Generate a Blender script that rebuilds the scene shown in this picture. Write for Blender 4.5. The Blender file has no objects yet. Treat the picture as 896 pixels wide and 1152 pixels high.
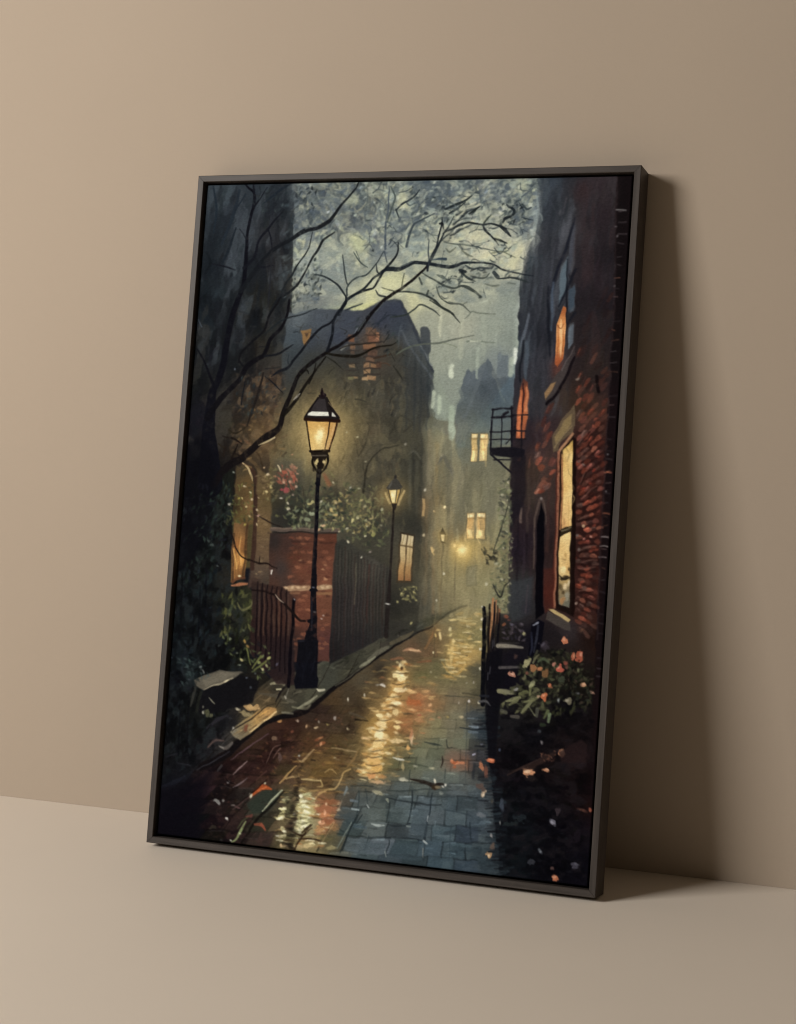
import math
import numpy as np

# ---------------------------------------------------------------- the oil painting
# The picture on the canvas is painted stroke by stroke into a colour grid PW x PH (one
# colour per canvas vertex).  The drawing coordinates are those of a sketch of the picture
# seen at an angle; to_canvas() straightens the sketch onto the flat canvas.
PW, PH = 660, 983
SKETCH = [(233.98, 208.79), (712.2, 198.22), (661.6, 997.84), (176.94, 938.4)]
FLAT = [(0, 0), (PW - 1, 0), (PW - 1, PH - 1), (0, PH - 1)]


def homography(src, dst):
    rows, rhs = [], []
    for (x, y), (u, v) in zip(src, dst):
        rows.append([x, y, 1, 0, 0, 0, -u * x, -u * y]); rhs.append(u)
        rows.append([0, 0, 0, x, y, 1, -v * x, -v * y]); rhs.append(v)
    return np.append(np.linalg.solve(np.array(rows, float), np.array(rhs, float)), 1).reshape(3, 3)


HM = homography(SKETCH, FLAT)
SC = 1.33                                   # canvas cells per sketch unit
img = np.zeros((PH, PW, 3), np.float32)
height = np.zeros((PH, PW), np.float32)     # paint thickness
rng = np.random.default_rng(7)


def to_canvas(pts):
    p = np.asarray(pts, float).reshape(-1, 2)
    q = np.c_[p, np.ones(len(p))] @ HM.T
    return q[:, :2] / q[:, 2:]


def rgb(h):
    if isinstance(h, str):
        return np.array([int(h[i:i + 2], 16) / 255 for i in (0, 2, 4)], np.float32)
    return np.asarray(h, np.float32)


def win(x0, y0, x1, y1):
    x0, y0 = max(0, int(x0)), max(0, int(y0))
    x1, y1 = min(PW, int(x1) + 2), min(PH, int(y1) + 2)
    if x1 <= x0 or y1 <= y0:
        return None
    X, Y = np.meshgrid(np.arange(x0, x1, dtype=np.float32), np.arange(y0, y1, dtype=np.float32))
    return slice(y0, y1), slice(x0, x1), X, Y


def noise(cell, seed, octaves=3, stretch=1.0):
    """smooth random field over the canvas, about -1..1; cell is the blob size in canvas cells"""
    g = np.random.default_rng(seed)
    out = np.zeros((PH, PW), np.float32)
    amp = 1.0
    for _ in range(octaves):
        cx, cy = max(1.5, cell), max(1.5, cell * stretch)
        nx, ny = int(PW / cx) + 4, int(PH / cy) + 4
        v = g.normal(0, 1, (ny, nx)).astype(np.float32)
        X = np.arange(PW, dtype=np.float32) / cx + .5
        Y = np.arange(PH, dtype=np.float32) / cy + .5
        i, j = X.astype(int), Y.astype(int)
        fx, fy = X - i, Y - j
        fx, fy = fx * fx * (3 - 2 * fx), fy * fy * (3 - 2 * fy)
        r0 = v[j][:, i] * (1 - fx) + v[j][:, i + 1] * fx
        r1 = v[j + 1][:, i] * (1 - fx) + v[j + 1][:, i + 1] * fx
        out += amp * (r0 * (1 - fy[:, None]) + r1 * fy[:, None])
        amp *= .55
        cell /= 2
    return out / 1.2


WOB = (noise(5, 31, 2), noise(5, 32, 2))
DRY = np.clip(1.0 + .22 * noise(6, 91, 3) + .02, .55, 1.0)      # how well the paint takes on the weave


def lay(w, a, col, body=0.0, dry=False):
    ys, xs = w[0], w[1]
    a = a.astype(np.float32)
    if dry:
        a = a * DRY[ys, xs]
    img[ys, xs] += (rgb(col) - img[ys, xs]) * a[..., None]
    if body:
        height[ys, xs] += (body - height[ys, xs]) * a * .6


def poly_alpha(pts, soft):
    q = to_canvas(pts)
    s = max(.6, soft * SC)
    w = win(*(q.min(0) - s - 1), *(q.max(0) + s + 1))
    if w is None:
        return None, None
    X, Y = w[2], w[3]
    inside = np.zeros(X.shape, bool)
    d2 = np.full(X.shape, 1e9, np.float32)
    for (ax, ay), (bx, by) in zip(q, np.roll(q, -1, 0)):
        ex, ey = bx - ax, by - ay
        t = np.clip(((X - ax) * ex + (Y - ay) * ey) / (ex * ex + ey * ey + 1e-9), 0, 1)
        d2 = np.minimum(d2, (X - ax - t * ex) ** 2 + (Y - ay - t * ey) ** 2)
        if ay != by:
            c = ((ay > Y) != (by > Y)) & (X < ex * (Y - ay) / (by - ay) + ax)
            inside ^= c
    d = np.sqrt(d2) * np.where(inside, 1, -1)
    a = np.clip(d / (2 * s) + .5, 0, 1)
    return w, a * a * (3 - 2 * a)


def poly(pts, col, soft=.6, alpha=1.0, body=0.0):
    w, a = poly_alpha(pts, soft)
    if w:
        lay(w, a * alpha, col, body)


def wash(pts, cols, soft=1.5, alpha=1.0, power=2.6):
    """a region blended from colours (x, y, hex) dropped into it"""
    w, a = poly_alpha(pts, soft)
    q = to_canvas([(c[0], c[1]) for c in cols])
    num = np.zeros(w[2].shape + (3,), np.float32)
    den = np.zeros(w[2].shape, np.float32)
    for (cx, cy), c in zip(q, cols):
        k = 1 / (((w[2] - cx) ** 2 + (w[3] - cy) ** 2) + 60) ** (power / 2)
        num += k[..., None] * rgb(c[2])
        den += k
    ys, xs = w[0], w[1]
    img[ys, xs] += (num / den[..., None] - img[ys, xs]) * (a * alpha)[..., None]


def smooth(pts, wid, n=5):
    p = np.asarray(pts, float)
    if len(p) < 3:
        return p, np.asarray(wid, float)
    P = np.vstack([2 * p[0] - p[1], p, 2 * p[-1] - p[-2]])
    out, ow = [], []
    for i in range(len(p) - 1):
        a, b, c, d = P[i:i + 4]
        for k in range(n):
            t = k / n
            out.append(.5 * (2 * b + (c - a) * t + (2 * a - 5 * b + 4 * c - d) * t * t + (3 * b - a - 3 * c + d) * t ** 3))
            ow.append(wid[i] * (1 - t) + wid[i + 1] * t)
    out.append(p[-1]); ow.append(wid[-1])
    return np.array(out), np.array(ow)


def line(pts, w, col, alpha=1.0, soft=.5, curve=True, body=0.0, dry=True):
    """a brush line through pts; w is one width or (start, end) or one per point"""
    p = np.asarray(pts, float).reshape(-1, 2)
    if np.isscalar(w):
        wid = np.full(len(p), w, float)
    elif len(w) == len(p):
        wid = np.array(w, float)
    else:
        wid = np.linspace(w[0], w[-1], len(p))
    if curve:
        p, wid = smooth(p, wid)
    q = to_canvas(p)
    r = wid * SC / 2
    s = max(.55, soft * SC)
    m = r.max() + s + 1
    ww = win(*(q.min(0) - m), *(q.max(0) + m))
    if ww is None:
        return
    X, Y = ww[2], ww[3]
    A = np.zeros(X.shape, np.float32)
    for i in range(len(q) - 1):
        (ax, ay), (bx, by) = q[i], q[i + 1]
        mm = max(r[i], r[i + 1]) + s + 1
        ix0 = int(max(0, min(ax, bx) - mm - X[0, 0])); ix1 = int(max(ax, bx) + mm - X[0, 0]) + 2
        iy0 = int(max(0, min(ay, by) - mm - Y[0, 0])); iy1 = int(max(ay, by) + mm - Y[0, 0]) + 2
        if ix1 <= 0 or iy1 <= 0:
            continue
        Xs, Ys = X[iy0:iy1, ix0:ix1], Y[iy0:iy1, ix0:ix1]
        if Xs.size == 0:
            continue
        ex, ey = bx - ax, by - ay
        t = np.clip(((Xs - ax) * ex + (Ys - ay) * ey) / (ex * ex + ey * ey + 1e-9), 0, 1)
        d = np.sqrt((Xs - ax - t * ex) ** 2 + (Ys - ay - t * ey) ** 2)
        a = np.clip((r[i] + (r[i + 1] - r[i]) * t - d) / (2 * s) + .5, 0, 1)
        A[iy0:iy1, ix0:ix1] = np.maximum(A[iy0:iy1, ix0:ix1], a)
    lay(ww, A * alpha, col, body, dry)


def dot(x, y, rx, ry, col, ang=0.0, soft=.6, alpha=1.0, body=.6):
    (cx, cy), = to_canvas([(x, y)])
    if max(rx, ry) < 3.2:
        rx, ry, soft, alpha = rx * .82, ry * .82, max(soft, .75), alpha * .94
    rx, ry, s = rx * SC, ry * SC, max(.5, soft * SC)
    m = max(rx, ry) + s + 1
    w = win(cx - m, cy - m, cx + m, cy + m)
    if w is None:
        return
    c, n = math.cos(math.radians(ang)), math.sin(math.radians(ang))
    dx, dy = w[2] - cx, w[3] - cy
    dx = dx + WOB[0][w[0], w[1]] * min(rx, ry) * .35
    dy = dy + WOB[1][w[0], w[1]] * min(rx, ry) * .35
    e = np.sqrt(((dx * c + dy * n) / rx) ** 2 + ((dy * c - dx * n) / ry) ** 2)
    a = np.clip((1 - e) * min(rx, ry) / (2 * s) + .5, 0, 1)
    lay(w, a * alpha, col, body)


def glow(x, y, r, col, alpha=.5, ry=None):
    """soft halo of paint scumbled over what lies below"""
    (cx, cy), = to_canvas([(x, y)])
    r *= SC
    ry = (ry * SC) if ry else r
    w = win(cx - 2.4 * r, cy - 2.4 * ry, cx + 2.4 * r, cy + 2.4 * ry)
    if w is None:
        return
    a = np.exp(-((w[2] - cx) / r) ** 2 - ((w[3] - cy) / ry) ** 2)
    lay(w, a * alpha, col)


def inside(poly_pts, n, pad=0):
    q = np.asarray(poly_pts, float)
    lo, hi = q.min(0), q.max(0)
    out = []
    while len(out) < n:
        c = rng.uniform(lo, hi, (n * 2, 2))
        ok = np.zeros(len(c), bool)
        for (ax, ay), (bx, by) in zip(q, np.roll(q, -1, 0)):
            if ay != by:
                ok ^= ((ay > c[:, 1]) != (by > c[:, 1])) & (c[:, 0] < (bx - ax) * (c[:, 1] - ay) / (by - ay) + ax)
        out += list(c[ok])
    return out[:n]


def under(x, y):
    (cx, cy), = to_canvas([(x, y)])
    return img[min(PH - 1, max(0, int(cy))), min(PW - 1, max(0, int(cx)))].copy()


def brush(area, n, ang, length, width, jitter=.12, alpha=.5, spread=14, tint=None, tmix=0.0, soft=.7, shift=2.0):
    """n short strokes over an area, each picking up the colour lying near it"""
    for x, y in inside(area, n):
        a = math.radians(ang + rng.normal(0, spread))
        L = length * rng.uniform(.5, 1.4) / 2
        c = under(x + rng.normal(0, shift), y + rng.normal(0, shift))
        c = np.clip(c * (1 + rng.normal(0, jitter)) + rng.normal(0, jitter * .03, 3), 0, 1)
        if tint:
            t = rgb(tint[rng.integers(len(tint))])
            c = c + (t - c) * tmix * rng.uniform(.3, 1)
        b = rng.normal(0, L * .18)
        dx, dy = math.cos(a) * L, math.sin(a) * L
        line([(x - dx, y - dy), (x - dy / L * b, y + dx / L * b), (x + dx, y + dy)], np.array([.5, 1, .35]) * width * rng.uniform(.6, 1.3),
             c, alpha * rng.uniform(.5, 1), soft, body=rng.uniform(0, .5))


def specks(area, n, cols, r=(.5, 1.4), alpha=(.5, 1), flat=1.0, soft=.5):
    for x, y in inside(area, n):
        rr = rng.uniform(*r)
        dot(x, y, rr, rr * rng.uniform(.5, 1) * flat, cols[rng.integers(len(cols))], rng.uniform(-40, 40), soft, rng.uniform(*alpha))


def leaves(area, n, cols, size=(1, 3), ang=None, alpha=(.5, 1), soft=.75):
    for x, y in inside(area, n):
        a = rng.uniform(0, 360) if ang is None else ang + rng.normal(0, 25)
        L = rng.uniform(*size)
        a = math.radians(a)
        dx, dy = math.cos(a) * L, math.sin(a) * L
        line([(x - dx, y - dy), (x + dy * .2, y - dx * .2), (x + dx, y + dy)], (.7, L * .95, .5),
             cols[rng.integers(len(cols))], rng.uniform(*alpha), soft, body=.5)


def kuwahara(r, mix):
    """settle neighbouring dabs into flat touches with clean borders"""
    p = np.pad(img, ((r, r), (r, r), (0, 0)), mode='edge')
    lum = p.mean(2)
    n = r + 1

    def box(a):
        c = np.cumsum(np.cumsum(np.pad(a, [(1, 0), (1, 0)] + [(0, 0)] * (a.ndim - 2)), 0, dtype=np.float64), 1)
        return ((c[n:, n:] - c[:-n, n:] - c[n:, :-n] + c[:-n, :-n]) / (n * n)).astype(np.float32)
    m, l1, l2 = box(p), box(lum), box(lum * lum)
    var = l2 - l1 * l1
    best = np.full((PH, PW), 1e9, np.float32)
    out = np.zeros_like(img)
    for oy in (0, r):
        for ox in (0, r):
            v = var[oy:oy + PH, ox:ox + PW]
            k = v < best
            best = np.where(k, v, best)
            out[k] = m[oy:oy + PH, ox:ox + PW][k]
    img[:] = img * (1 - mix) + out * mix


def waver(amp, cell, seed, stretch=1.0):
    """let every edge wander a little, as a hand does"""
    X, Y = np.meshgrid(np.arange(PW, dtype=np.float32), np.arange(PH, dtype=np.float32))
    X = np.clip(X + amp * noise(cell, seed, 2, stretch), 0, PW - 1.01)
    Y = np.clip(Y + amp * noise(cell, seed + 1, 2, stretch), 0, PH - 1.01)
    i, j = X.astype(int), Y.astype(int)
    fx, fy = (X - i)[..., None], (Y - j)[..., None]
    img[:] = (img[j, i] * (1 - fx) + img[j, i + 1] * fx) * (1 - fy) + (img[j + 1, i] * (1 - fx) + img[j + 1, i + 1] * fx) * fy


def mottle(area, cell, seed, lo, hi, amount, soft=8, stretch=1.0, slant=0.0):
    """blotches of two colours scumbled over an area"""
    w, a = poly_alpha(area, soft)
    n = noise(cell, seed, 4, stretch)
    if slant:
        sh = (np.arange(PH) * slant).astype(int)
        n = np.stack([np.roll(n[k], sh[k]) for k in range(PH)])
    n = n[w[0], w[1]]
    lay(w, a * amount * np.clip(n * 1.6 - .25, 0, 1), hi)
    lay(w, a * amount * np.clip(-n * 1.6 - .25, 0, 1), lo)


def tone(area, soft, gain=1.0, sat=1.0, shift=(0, 0, 0)):
    w, a = poly_alpha(area, soft)
    ys, xs = w[0], w[1]
    c = img[ys, xs]
    g = c.mean(2, keepdims=True)
    t = np.clip((g + (c - g) * sat) * gain + np.array(shift, np.float32), 0, 1)
    img[ys, xs] += (t - c) * a[..., None]


def paint_ground_colours():
    # everything first as broad washes
    poly([(150, 180), (740, 180), (740, 1020), (150, 1020)], '16161a', 1)
    # pale misty sky seen through the branches
    wash([(322, 195), (612, 190), (600, 520), (470, 520), (320, 360)], [
        (330, 205, '58636b'), (345, 215, '56606a'), (365, 215, '4d5761'), (355, 240, '6b757b'), (345, 262, '8d9a98'), (340, 285, 'a3ad9d'),
        (335, 320, 'a0a48c'), (345, 345, '6e7470'), (375, 285, 'a0a890'), (380, 305, '8d968a'), (395, 250, '646d72'), (400, 215, '5f6a70'),
        (425, 212, '86907f'), (430, 240, '66706e'), (420, 262, '5f676c'), (432, 285, '838c86'), (405, 275, 'a9ac83'), (450, 222, 'a9b093'), (448, 255, '5d676c'),
        (470, 275, '95a396'), (465, 250, '76806f'), (480, 215, '5d6a70'), (500, 235, '66706e'), (495, 215, '53606b'), (520, 215, '7b8277'),
        (545, 213, '5a6675'), (560, 222, '6f7a80'), (590, 210, '8a927c'), (598, 235, '68747a'), (530, 240, 'c4c19a'), (550, 245, '98a08a'), (575, 240, '9a9f86'),
        (530, 275, 'cdc79f'), (515, 265, 'b9b68f'), (505, 290, 'a6ab8d'), (548, 290, 'd2cca2'), (575, 285, 'cfc99f'), (585, 285, 'd6d0a2'), (588, 262, '7f8a86'),
        (575, 302, 'c5c29b'), (545, 312, 'a8ad91'), (500, 318, '9fa890'), (470, 318, 'b5b890'), (435, 322, 'cdcb95'), (447, 318, 'cfcb98'), (420, 335, 'c8c690'),
        (465, 345, 'c0bd8d'), (500, 340, 'b7b68f'), (540, 335, 'a9ae92'), (575, 335, '98a28e'), (590, 320, '8d978c'), (480, 365, 'a9ac8d'), (520, 370, 'b2b394'),
        (555, 372, '9fa890'), (575, 380, '8f9a88'), (500, 400, 'a0a68b'), (530, 410, '929c87'), (560, 410, '87928a'), (500, 440, '939c86'), (515, 465, '8f9984'),
        (490, 455, '949e8a'), (505, 490, '8c9682'), (570, 420, '76827e'), (580, 350, '97a290')], 1, power=3.2)
    # dark trees and wall, upper left
    wash([(225, 195), (331, 195), (330, 280), (328, 350), (322, 420), (318, 520), (270, 560), (180, 560)], [
        (238, 212, '3f4a52'), (250, 225, '465259'), (243, 250, '2f3840'), (258, 215, '46535a'), (270, 220, '2d343b'), (285, 212, '333c44'), (300, 210, '343d45'),
        (322, 215, '4b555c'), (328, 240, '3a4148'), (310, 235, '2b3037'), (262, 250, '333b42'), (246, 275, '232b31'), (238, 300, '1b2228'), (255, 290, '343a41'),
        (275, 262, '3b4148'), (270, 280, '2b3239'), (265, 310, '22282e'), (300, 262, '343539'), (312, 270, '2a2b2f'), (322, 262, '3c3d3f'), (316, 300, '353534'),
        (322, 320, '32322f'), (300, 300, '28282c'), (290, 325, '262623'), (245, 335, '2b363c'), (232, 340, '171d22'), (300, 345, '26261f'), (258, 345, '222629'),
        (230, 360, '1e262c'), (250, 362, '1e2327'), (225, 385, '12171a'), (240, 400, '1e2024'), (270, 380, '202224'), (295, 390, '2b271f'), (285, 365, '1c1e1e'),
        (315, 360, '2f3030'), (318, 385, '313434'), (265, 410, '1d2022'), (280, 430, '2a2724'), (300, 430, '3a2f28'), (310, 450, '4a3b31'), (295, 470, '3d3327'),
        (275, 460, '2a2824'), (260, 475, '2a261e'), (250, 500, '1e1a17'), (285, 485, '4d3f2b'), (305, 470, '4a3a2c'), (218, 430, '191b1b'), (210, 480, '121216'),
        (222, 470, '16151a'), (205, 530, '0d0d11'), (230, 530, '0c0b0d'), (250, 540, '1a1613')], 1, power=3)
    # house with the gable, centre left, warm mist on its wall
    wash([(321, 352), (372, 348), (405, 350), (432, 338), (451, 338), (466, 366), (488, 418), (487, 470), (520, 500), (520, 700), (300, 700), (306, 480), (318, 430)], [
        (335, 358, '5d6467'), (330, 380, '454d52'), (360, 365, '4b5157'), (395, 362, '40454e'), (350, 385, '3c4147'), (380, 380, '3e434d'), (430, 360, '3b3f4a'), (445, 350, '3a3f4a'),
        (448, 370, '3a4048'), (330, 400, '3f474b'), (325, 430, '3b3f40'), (350, 405, '414441'), (390, 405, '403f3a'), (395, 425, '4b473c'), (420, 385, '5b4a3c'), (445, 395, '4c4739'),
        (430, 410, '564b3d'), (450, 420, '504b3e'), (370, 420, '4d4a3b'), (350, 435, '4a4436'), (335, 450, '58503d'), (325, 470, '5f553f'), (310, 490, '5f5234'), (325, 490, '7a6d4a'),
        (400, 450, '57523f'), (430, 455, '5a5545'), (400, 480, '706444'), (385, 490, '8d7c50'), (420, 480, '685c44'), (445, 480, '57523f'), (455, 450, '4d4c42'),
        (462, 385, '4a4f52'), (462, 410, '474b4a'), (475, 420, '454a4a'), (482, 440, '3c4244'), (465, 445, '484a46'), (475, 470, '4b4a40'), (460, 490, '58533f'), (485, 480, '64604b'),
        (330, 515, '5c5a45'), (345, 530, '525446'), (380, 520, '887852'), (390, 545, '74694c'), (375, 560, '50493a'), (410, 510, '655d48'), (430, 520, '56503f'), (415, 550, '565240'),
        (430, 560, '6a5b3e'), (400, 580, '5a5640'), (420, 600, '494636'), (410, 640, '3f3b31'), (440, 600, '4c483a'), (455, 540, '56523f'), (470, 560, '454439'), (465, 590, '3c3b31'),
        (475, 640, '3f3d31'), (460, 680, '35332b'), (440, 690, '2d2b25'), (465, 520, '4d4a3b'), (480, 540, '5f5840'), (310, 560, '3c3626'), (300, 530, '5a4c34'), (320, 580, '33302a')], 2, power=3)
    # the far end of the street, in lit mist
    wash([(478, 470), (520, 476), (560, 455), (578, 470), (582, 690), (470, 715), (476, 560)], [
        (490, 480, '72715a'), (485, 500, '736b4c'), (500, 500, '75715a'), (495, 530, '736a4e'), (488, 560, '6d6044'), (510, 530, '6a6652'), (520, 510, '636557'), (535, 480, '5d645e'),
        (555, 500, '646658'), (530, 540, '6c6750'), (555, 540, '6e6b54'), (515, 570, '6c6750'), (540, 565, '68654f'), (560, 570, '75705a'), (555, 600, '787153'), (500, 580, '75694a'),
        (505, 610, '705f40'), (480, 600, '5d543c'), (490, 630, '6a5738'), (478, 640, '4a4534'), (515, 640, '74643f'), (540, 620, '927f52'), (560, 630, '7d7350'), (525, 655, '736a4e'),
        (545, 660, '75704f'), (485, 670, '4f4838'), (500, 680, '5b5340'), (530, 680, '726b52'), (555, 675, '6d6a50'), (478, 690, '48453a'), (570, 560, '625d4c'), (570, 640, '5c5a45')], 2.5, power=3)
    # far roofs against the sky
    poly([(522, 424), (528, 414), (531, 420), (536, 417), (540, 421), (547, 408), (550, 402), (554, 412), (562, 426), (574, 420), (581, 424), (579, 470), (560, 480), (515, 480), (516, 460), (521, 450)], '5a666b', 1.6)
    wash([(518, 440), (526, 420), (545, 410), (562, 430), (582, 425), (580, 500), (512, 505)], [
        (530, 425, '636f75'), (545, 420, '5d6a72'), (555, 435, '4c5860'), (575, 430, '536068'), (545, 440, '434f57'), (560, 450, '4c565c'), (530, 450, '5f6b6b'), (530, 470, '5f685f'),
        (550, 465, '525b5b'), (520, 480, '6d7262'), (540, 490, '60665c'), (570, 480, '545c5a')], 3, .9)
    line([(553, 410), (561, 432), (569, 452)], 1.6, '7e857c', .6)
    line([(548, 405), (540, 428), (530, 455), (521, 470)], 3, '6d787a', .5, 1.5)
    poly([(560, 402), (562, 396), (565, 400), (572, 400), (572, 425), (561, 424)], '68757a', 1.3, .85)
    # chimney and gable edge
    poly([(472.5, 371), (475, 368), (482, 368), (485, 372), (485, 396), (480, 404), (473, 396)], '4a5052', 1.1)
    # the tall dark house on the right
    wash([(606, 195), (700, 190), (692, 350), (684, 480), (676, 700), (670, 1010), (540, 1010), (545, 690), (572, 690), (574, 600), (576, 470), (578, 430), (582, 400), (585, 330), (590, 290), (606, 255)], [
        (612, 215, '333d44'), (625, 205, '2e373e'), (612, 245, '2a3138'), (640, 205, '29292f'), (655, 215, '38292c'), (670, 205, '392c2f'), (690, 215, '3a3033'), (630, 235, '24282d'),
        (645, 245, '2c2f34'), (665, 250, '30262a'), (685, 245, '302529'), (600, 290, '363d44'), (615, 280, '25272d'), (628, 270, '2a2c31'), (640, 260, '45474b'), (655, 290, '2c262a'),
        (680, 290, '241d21'), (665, 310, '30252a'), (595, 330, '30353b'), (610, 320, '2e3036'), (622, 330, '26282e'), (655, 340, '261f23'), (685, 340, '241c20'), (600, 360, '24272e'),
        (590, 390, '2c333b'), (612, 380, '1f2027'), (605, 430, '28282f'), (618, 410, '2e2d33'), (600, 460, '2b2a2f'), (655, 380, '2e2525'), (675, 370, '2a2122'), (665, 410, '33251f'),
        (680, 430, '2c1f1e'), (645, 430, '32241f'), (635, 450, '38281e'), (615, 470, '33272a'), (655, 460, '3c291d'), (670, 480, '4a2c24'), (660, 500, '43251f'), (607, 490, '38282a'),
        (590, 490, '252024'), (580, 520, '1f1c1f'), (600, 530, '3d2f27'), (612, 520, '4a332c'), (615, 560, '3a2c27'), (595, 560, '3a3029'), (580, 570, '1f1a20'), (665, 540, '52281f'),
        (675, 520, '3f221f'), (655, 570, '3a1f1a'), (670, 590, '452420'), (580, 620, '211b22'), (595, 610, '251d22'), (615, 620, '2c1d1b'), (660, 630, '3c1f1b'), (665, 660, '54281f'),
        (590, 660, '2a2c2c'), (582, 680, '2f3233'), (600, 680, '242426'), (615, 670, '44211b'), (655, 690, '3b1f18'), (665, 720, '24140f'), (640, 710, '33292a'), (620, 715, '201a1c'),
        (600, 720, '15131a'), (570, 720, '1d1a18'), (580, 740, '16131a'), (620, 750, '211f17'), (650, 770, '17140f'), (575, 770, '120f16'), (560, 760, '0f0e12'), (600, 790, '211e1a'),
        (640, 800, '0b0a0d'), (570, 815, '1b1a1b'), (600, 830, '100f13'), (650, 830, '130e0f'), (645, 850, '2a1c1c'), (620, 860, '191213'), (580, 860, '0f0c0f'), (660, 880, '120b0b'),
        (600, 900, '0c0b0f'), (570, 920, '13171b'), (590, 930, '14171b'), (620, 930, '0c0b10'), (650, 930, '141015'), (660, 910, '1d1010'), (580, 970, '12161a'), (620, 975, '0b0a0f'), (655, 975, '0f0d13')], 1.0, power=3)
    # narrow near edge of the wall at the right border
    poly([(694, 195), (720, 195), (716, 300), (706, 480), (690, 700), (672, 1010), (664, 1010), (669, 760), (673, 660), (678, 560), (682, 480), (687, 400), (691, 330)], '170f10', 1.0, .92)
    # the wet street
    wash([(526, 682), (548, 684), (546, 760), (550, 860), (566, 1010), (150, 960), (216, 870), (290, 820), (355, 793), (420, 743), (467, 714), (500, 693)], [
        (525, 690, '857a58'), (540, 695, '827a58'), (505, 700, '6e664e'), (535, 715, '75704f'), (500, 712, '7a6a4c'), (520, 718, '8b7d50'), (512, 730, '8f7a4c'), (530, 735, 'b2945a'),
        (520, 745, 'ab8a50'), (490, 715, '6b5438'), (475, 720, '4f4636'), (465, 730, '5a4534'), (485, 735, '69513a'), (445, 740, '433c31'), (430, 755, '2e2923'), (460, 735, '60503c'),
        (490, 750, '635e42'), (475, 760, '67603f'), (500, 765, '6d6546'), (520, 765, '6b6347'), (535, 755, '4d4b3d'), (540, 775, '4a4637'), (530, 770, '625a42'), (450, 760, '8f7445'), (445, 775, 'a98a55'),
        (430, 770, '46392a'), (410, 765, '4b4334'), (395, 780, '413729'), (375, 785, '433423'), (405, 795, '33291f'), (370, 805, '352920'), (350, 800, '2c211b'), (390, 820, '352a1f'),
        (420, 785, '5d4d33'), (435, 800, '9b8555'), (450, 795, 'b0905c'), (470, 790, '8d5c3c'), (490, 790, '745a3c'), (510, 785, '5d5340'), (530, 790, '5a503c'), (425, 820, '97793f'),
        (440, 820, '9b7140'), (455, 815, '92603f'), (470, 815, '73613f'), (490, 815, '646046'), (515, 810, '645f4b'), (535, 805, '3d4346'), (540, 825, '333b42'), (425, 840, 'b99a5d'),
        (450, 840, '7c6e48'), (470, 840, '5a5b45'), (495, 838, '595b48'), (520, 835, '5f5f4c'), (535, 850, '33353a'), (420, 860, 'b08f55'), (440, 865, '50543f'), (465, 862, '545845'),
        (490, 860, '585c4c'), (510, 858, '6a5040'), (525, 860, '6b4a38'), (410, 880, '53503d'), (430, 885, '525648'), (450, 885, '50574e'), (480, 880, '535b52'), (505, 875, '555c54'),
        (520, 878, '576057'), (540, 870, '282a2c'), (400, 900, '3d4745'), (425, 905, '4d554f'), (450, 905, '4a555a'), (480, 905, '465459'), (510, 905, '43525a'), (535, 900, '3d464c'),
        (395, 925, '354246'), (420, 925, '4e5853'), (440, 920, '45504f'), (465, 925, '414f55'), (500, 935, '3c4c55'), (530, 930, '3a4750'), (390, 945, '35413d'), (410, 955, '39484c'),
        (430, 960, '3d4b51'), (460, 960, '394951'), (490, 965, '37474f'), (520, 965, '32424b'), (545, 960, '2a353b'), (380, 900, '4c4433'), (370, 890, '5a4a30'), (370, 865, '594529'),
        (350, 860, '5c4a2e'), (380, 845, '4f3e29'), (400, 850, '574a33'), (350, 840, '4b3423'), (330, 850, '3a2620'), (320, 830, '38221b'), (330, 815, '2f1e18'), (310, 840, '2b1a16'),
        (300, 860, '2c1a17'), (320, 870, '4f3a26'), (340, 880, '5a4a30'), (330, 890, '4d4733'), (300, 880, '3d2b22'), (280, 870, '2a1815'), (265, 860, '1f1210'), (275, 890, '26211d'),
        (295, 905, '323a2e'), (310, 900, '37402f'), (325, 910, '5c5a3e'), (345, 905, 'c4bd86'), (342, 925, 'bdb683'), (330, 930, '26211d'), (320, 925, '7d744e'), (318, 945, '6a6042'), (340, 948, '9b8c60'),
        (360, 905, '8a5c40'), (372, 915, '8e5b3f'), (365, 930, '9d6b48'), (355, 945, '94845c'), (375, 940, '4a4a35'), (260, 900, '1a1413'), (285, 930, '181814'), (300, 925, '2e2c22'), (300, 945, '28211f'),
        (265, 935, '161112'), (240, 890, '120e10'), (230, 920, '0d0b0f'), (250, 950, '0f0c0e'), (200, 920, '0c0b10'), (190, 940, '0b0a0f'), (220, 890, '100e12'), (250, 870, '130d0e')], 1.2, power=3.2)
    # pavement on the left
    wash([(440, 714), (470, 700), (526, 680), (467, 714), (420, 743), (371, 777), (352, 794), (313, 806), (271, 833), (216, 868), (178, 888), (168, 870), (180, 800), (230, 770), (300, 765), (345, 755), (372, 740)], [
        (440, 725, '4d4a3d'), (465, 710, '4a4a40'), (490, 698, '56533f'), (425, 735, '5a5645'), (405, 745, '4b493b'), (390, 745, '413f33'), (375, 750, '4a4a3e'), (370, 765, '4d4d41'), (390, 758, '504d3c'),
        (350, 785, '5c5946'), (330, 785, '4c4739'), (312, 772, '403a2f'), (340, 795, '444235'), (300, 790, '5a4a33'), (280, 800, '423a2c'), (300, 802, '9b7c4c'), (285, 812, '85724d'),
        (270, 825, '605847'), (262, 815, '1e1d20'), (250, 815, '19191c'), (270, 790, '141315'), (250, 838, '33302f'), (262, 835, '47423c'), (240, 830, '2b2729'), (235, 850, '201f22'),
        (215, 850, '18181b'), (200, 865, '17171b'), (190, 880, '15161c'), (225, 800, '14140f'), (195, 810, '0d0e10'), (205, 840, '0f0f12'), (225, 785, '201f19')], 1.2, power=3)
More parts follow.
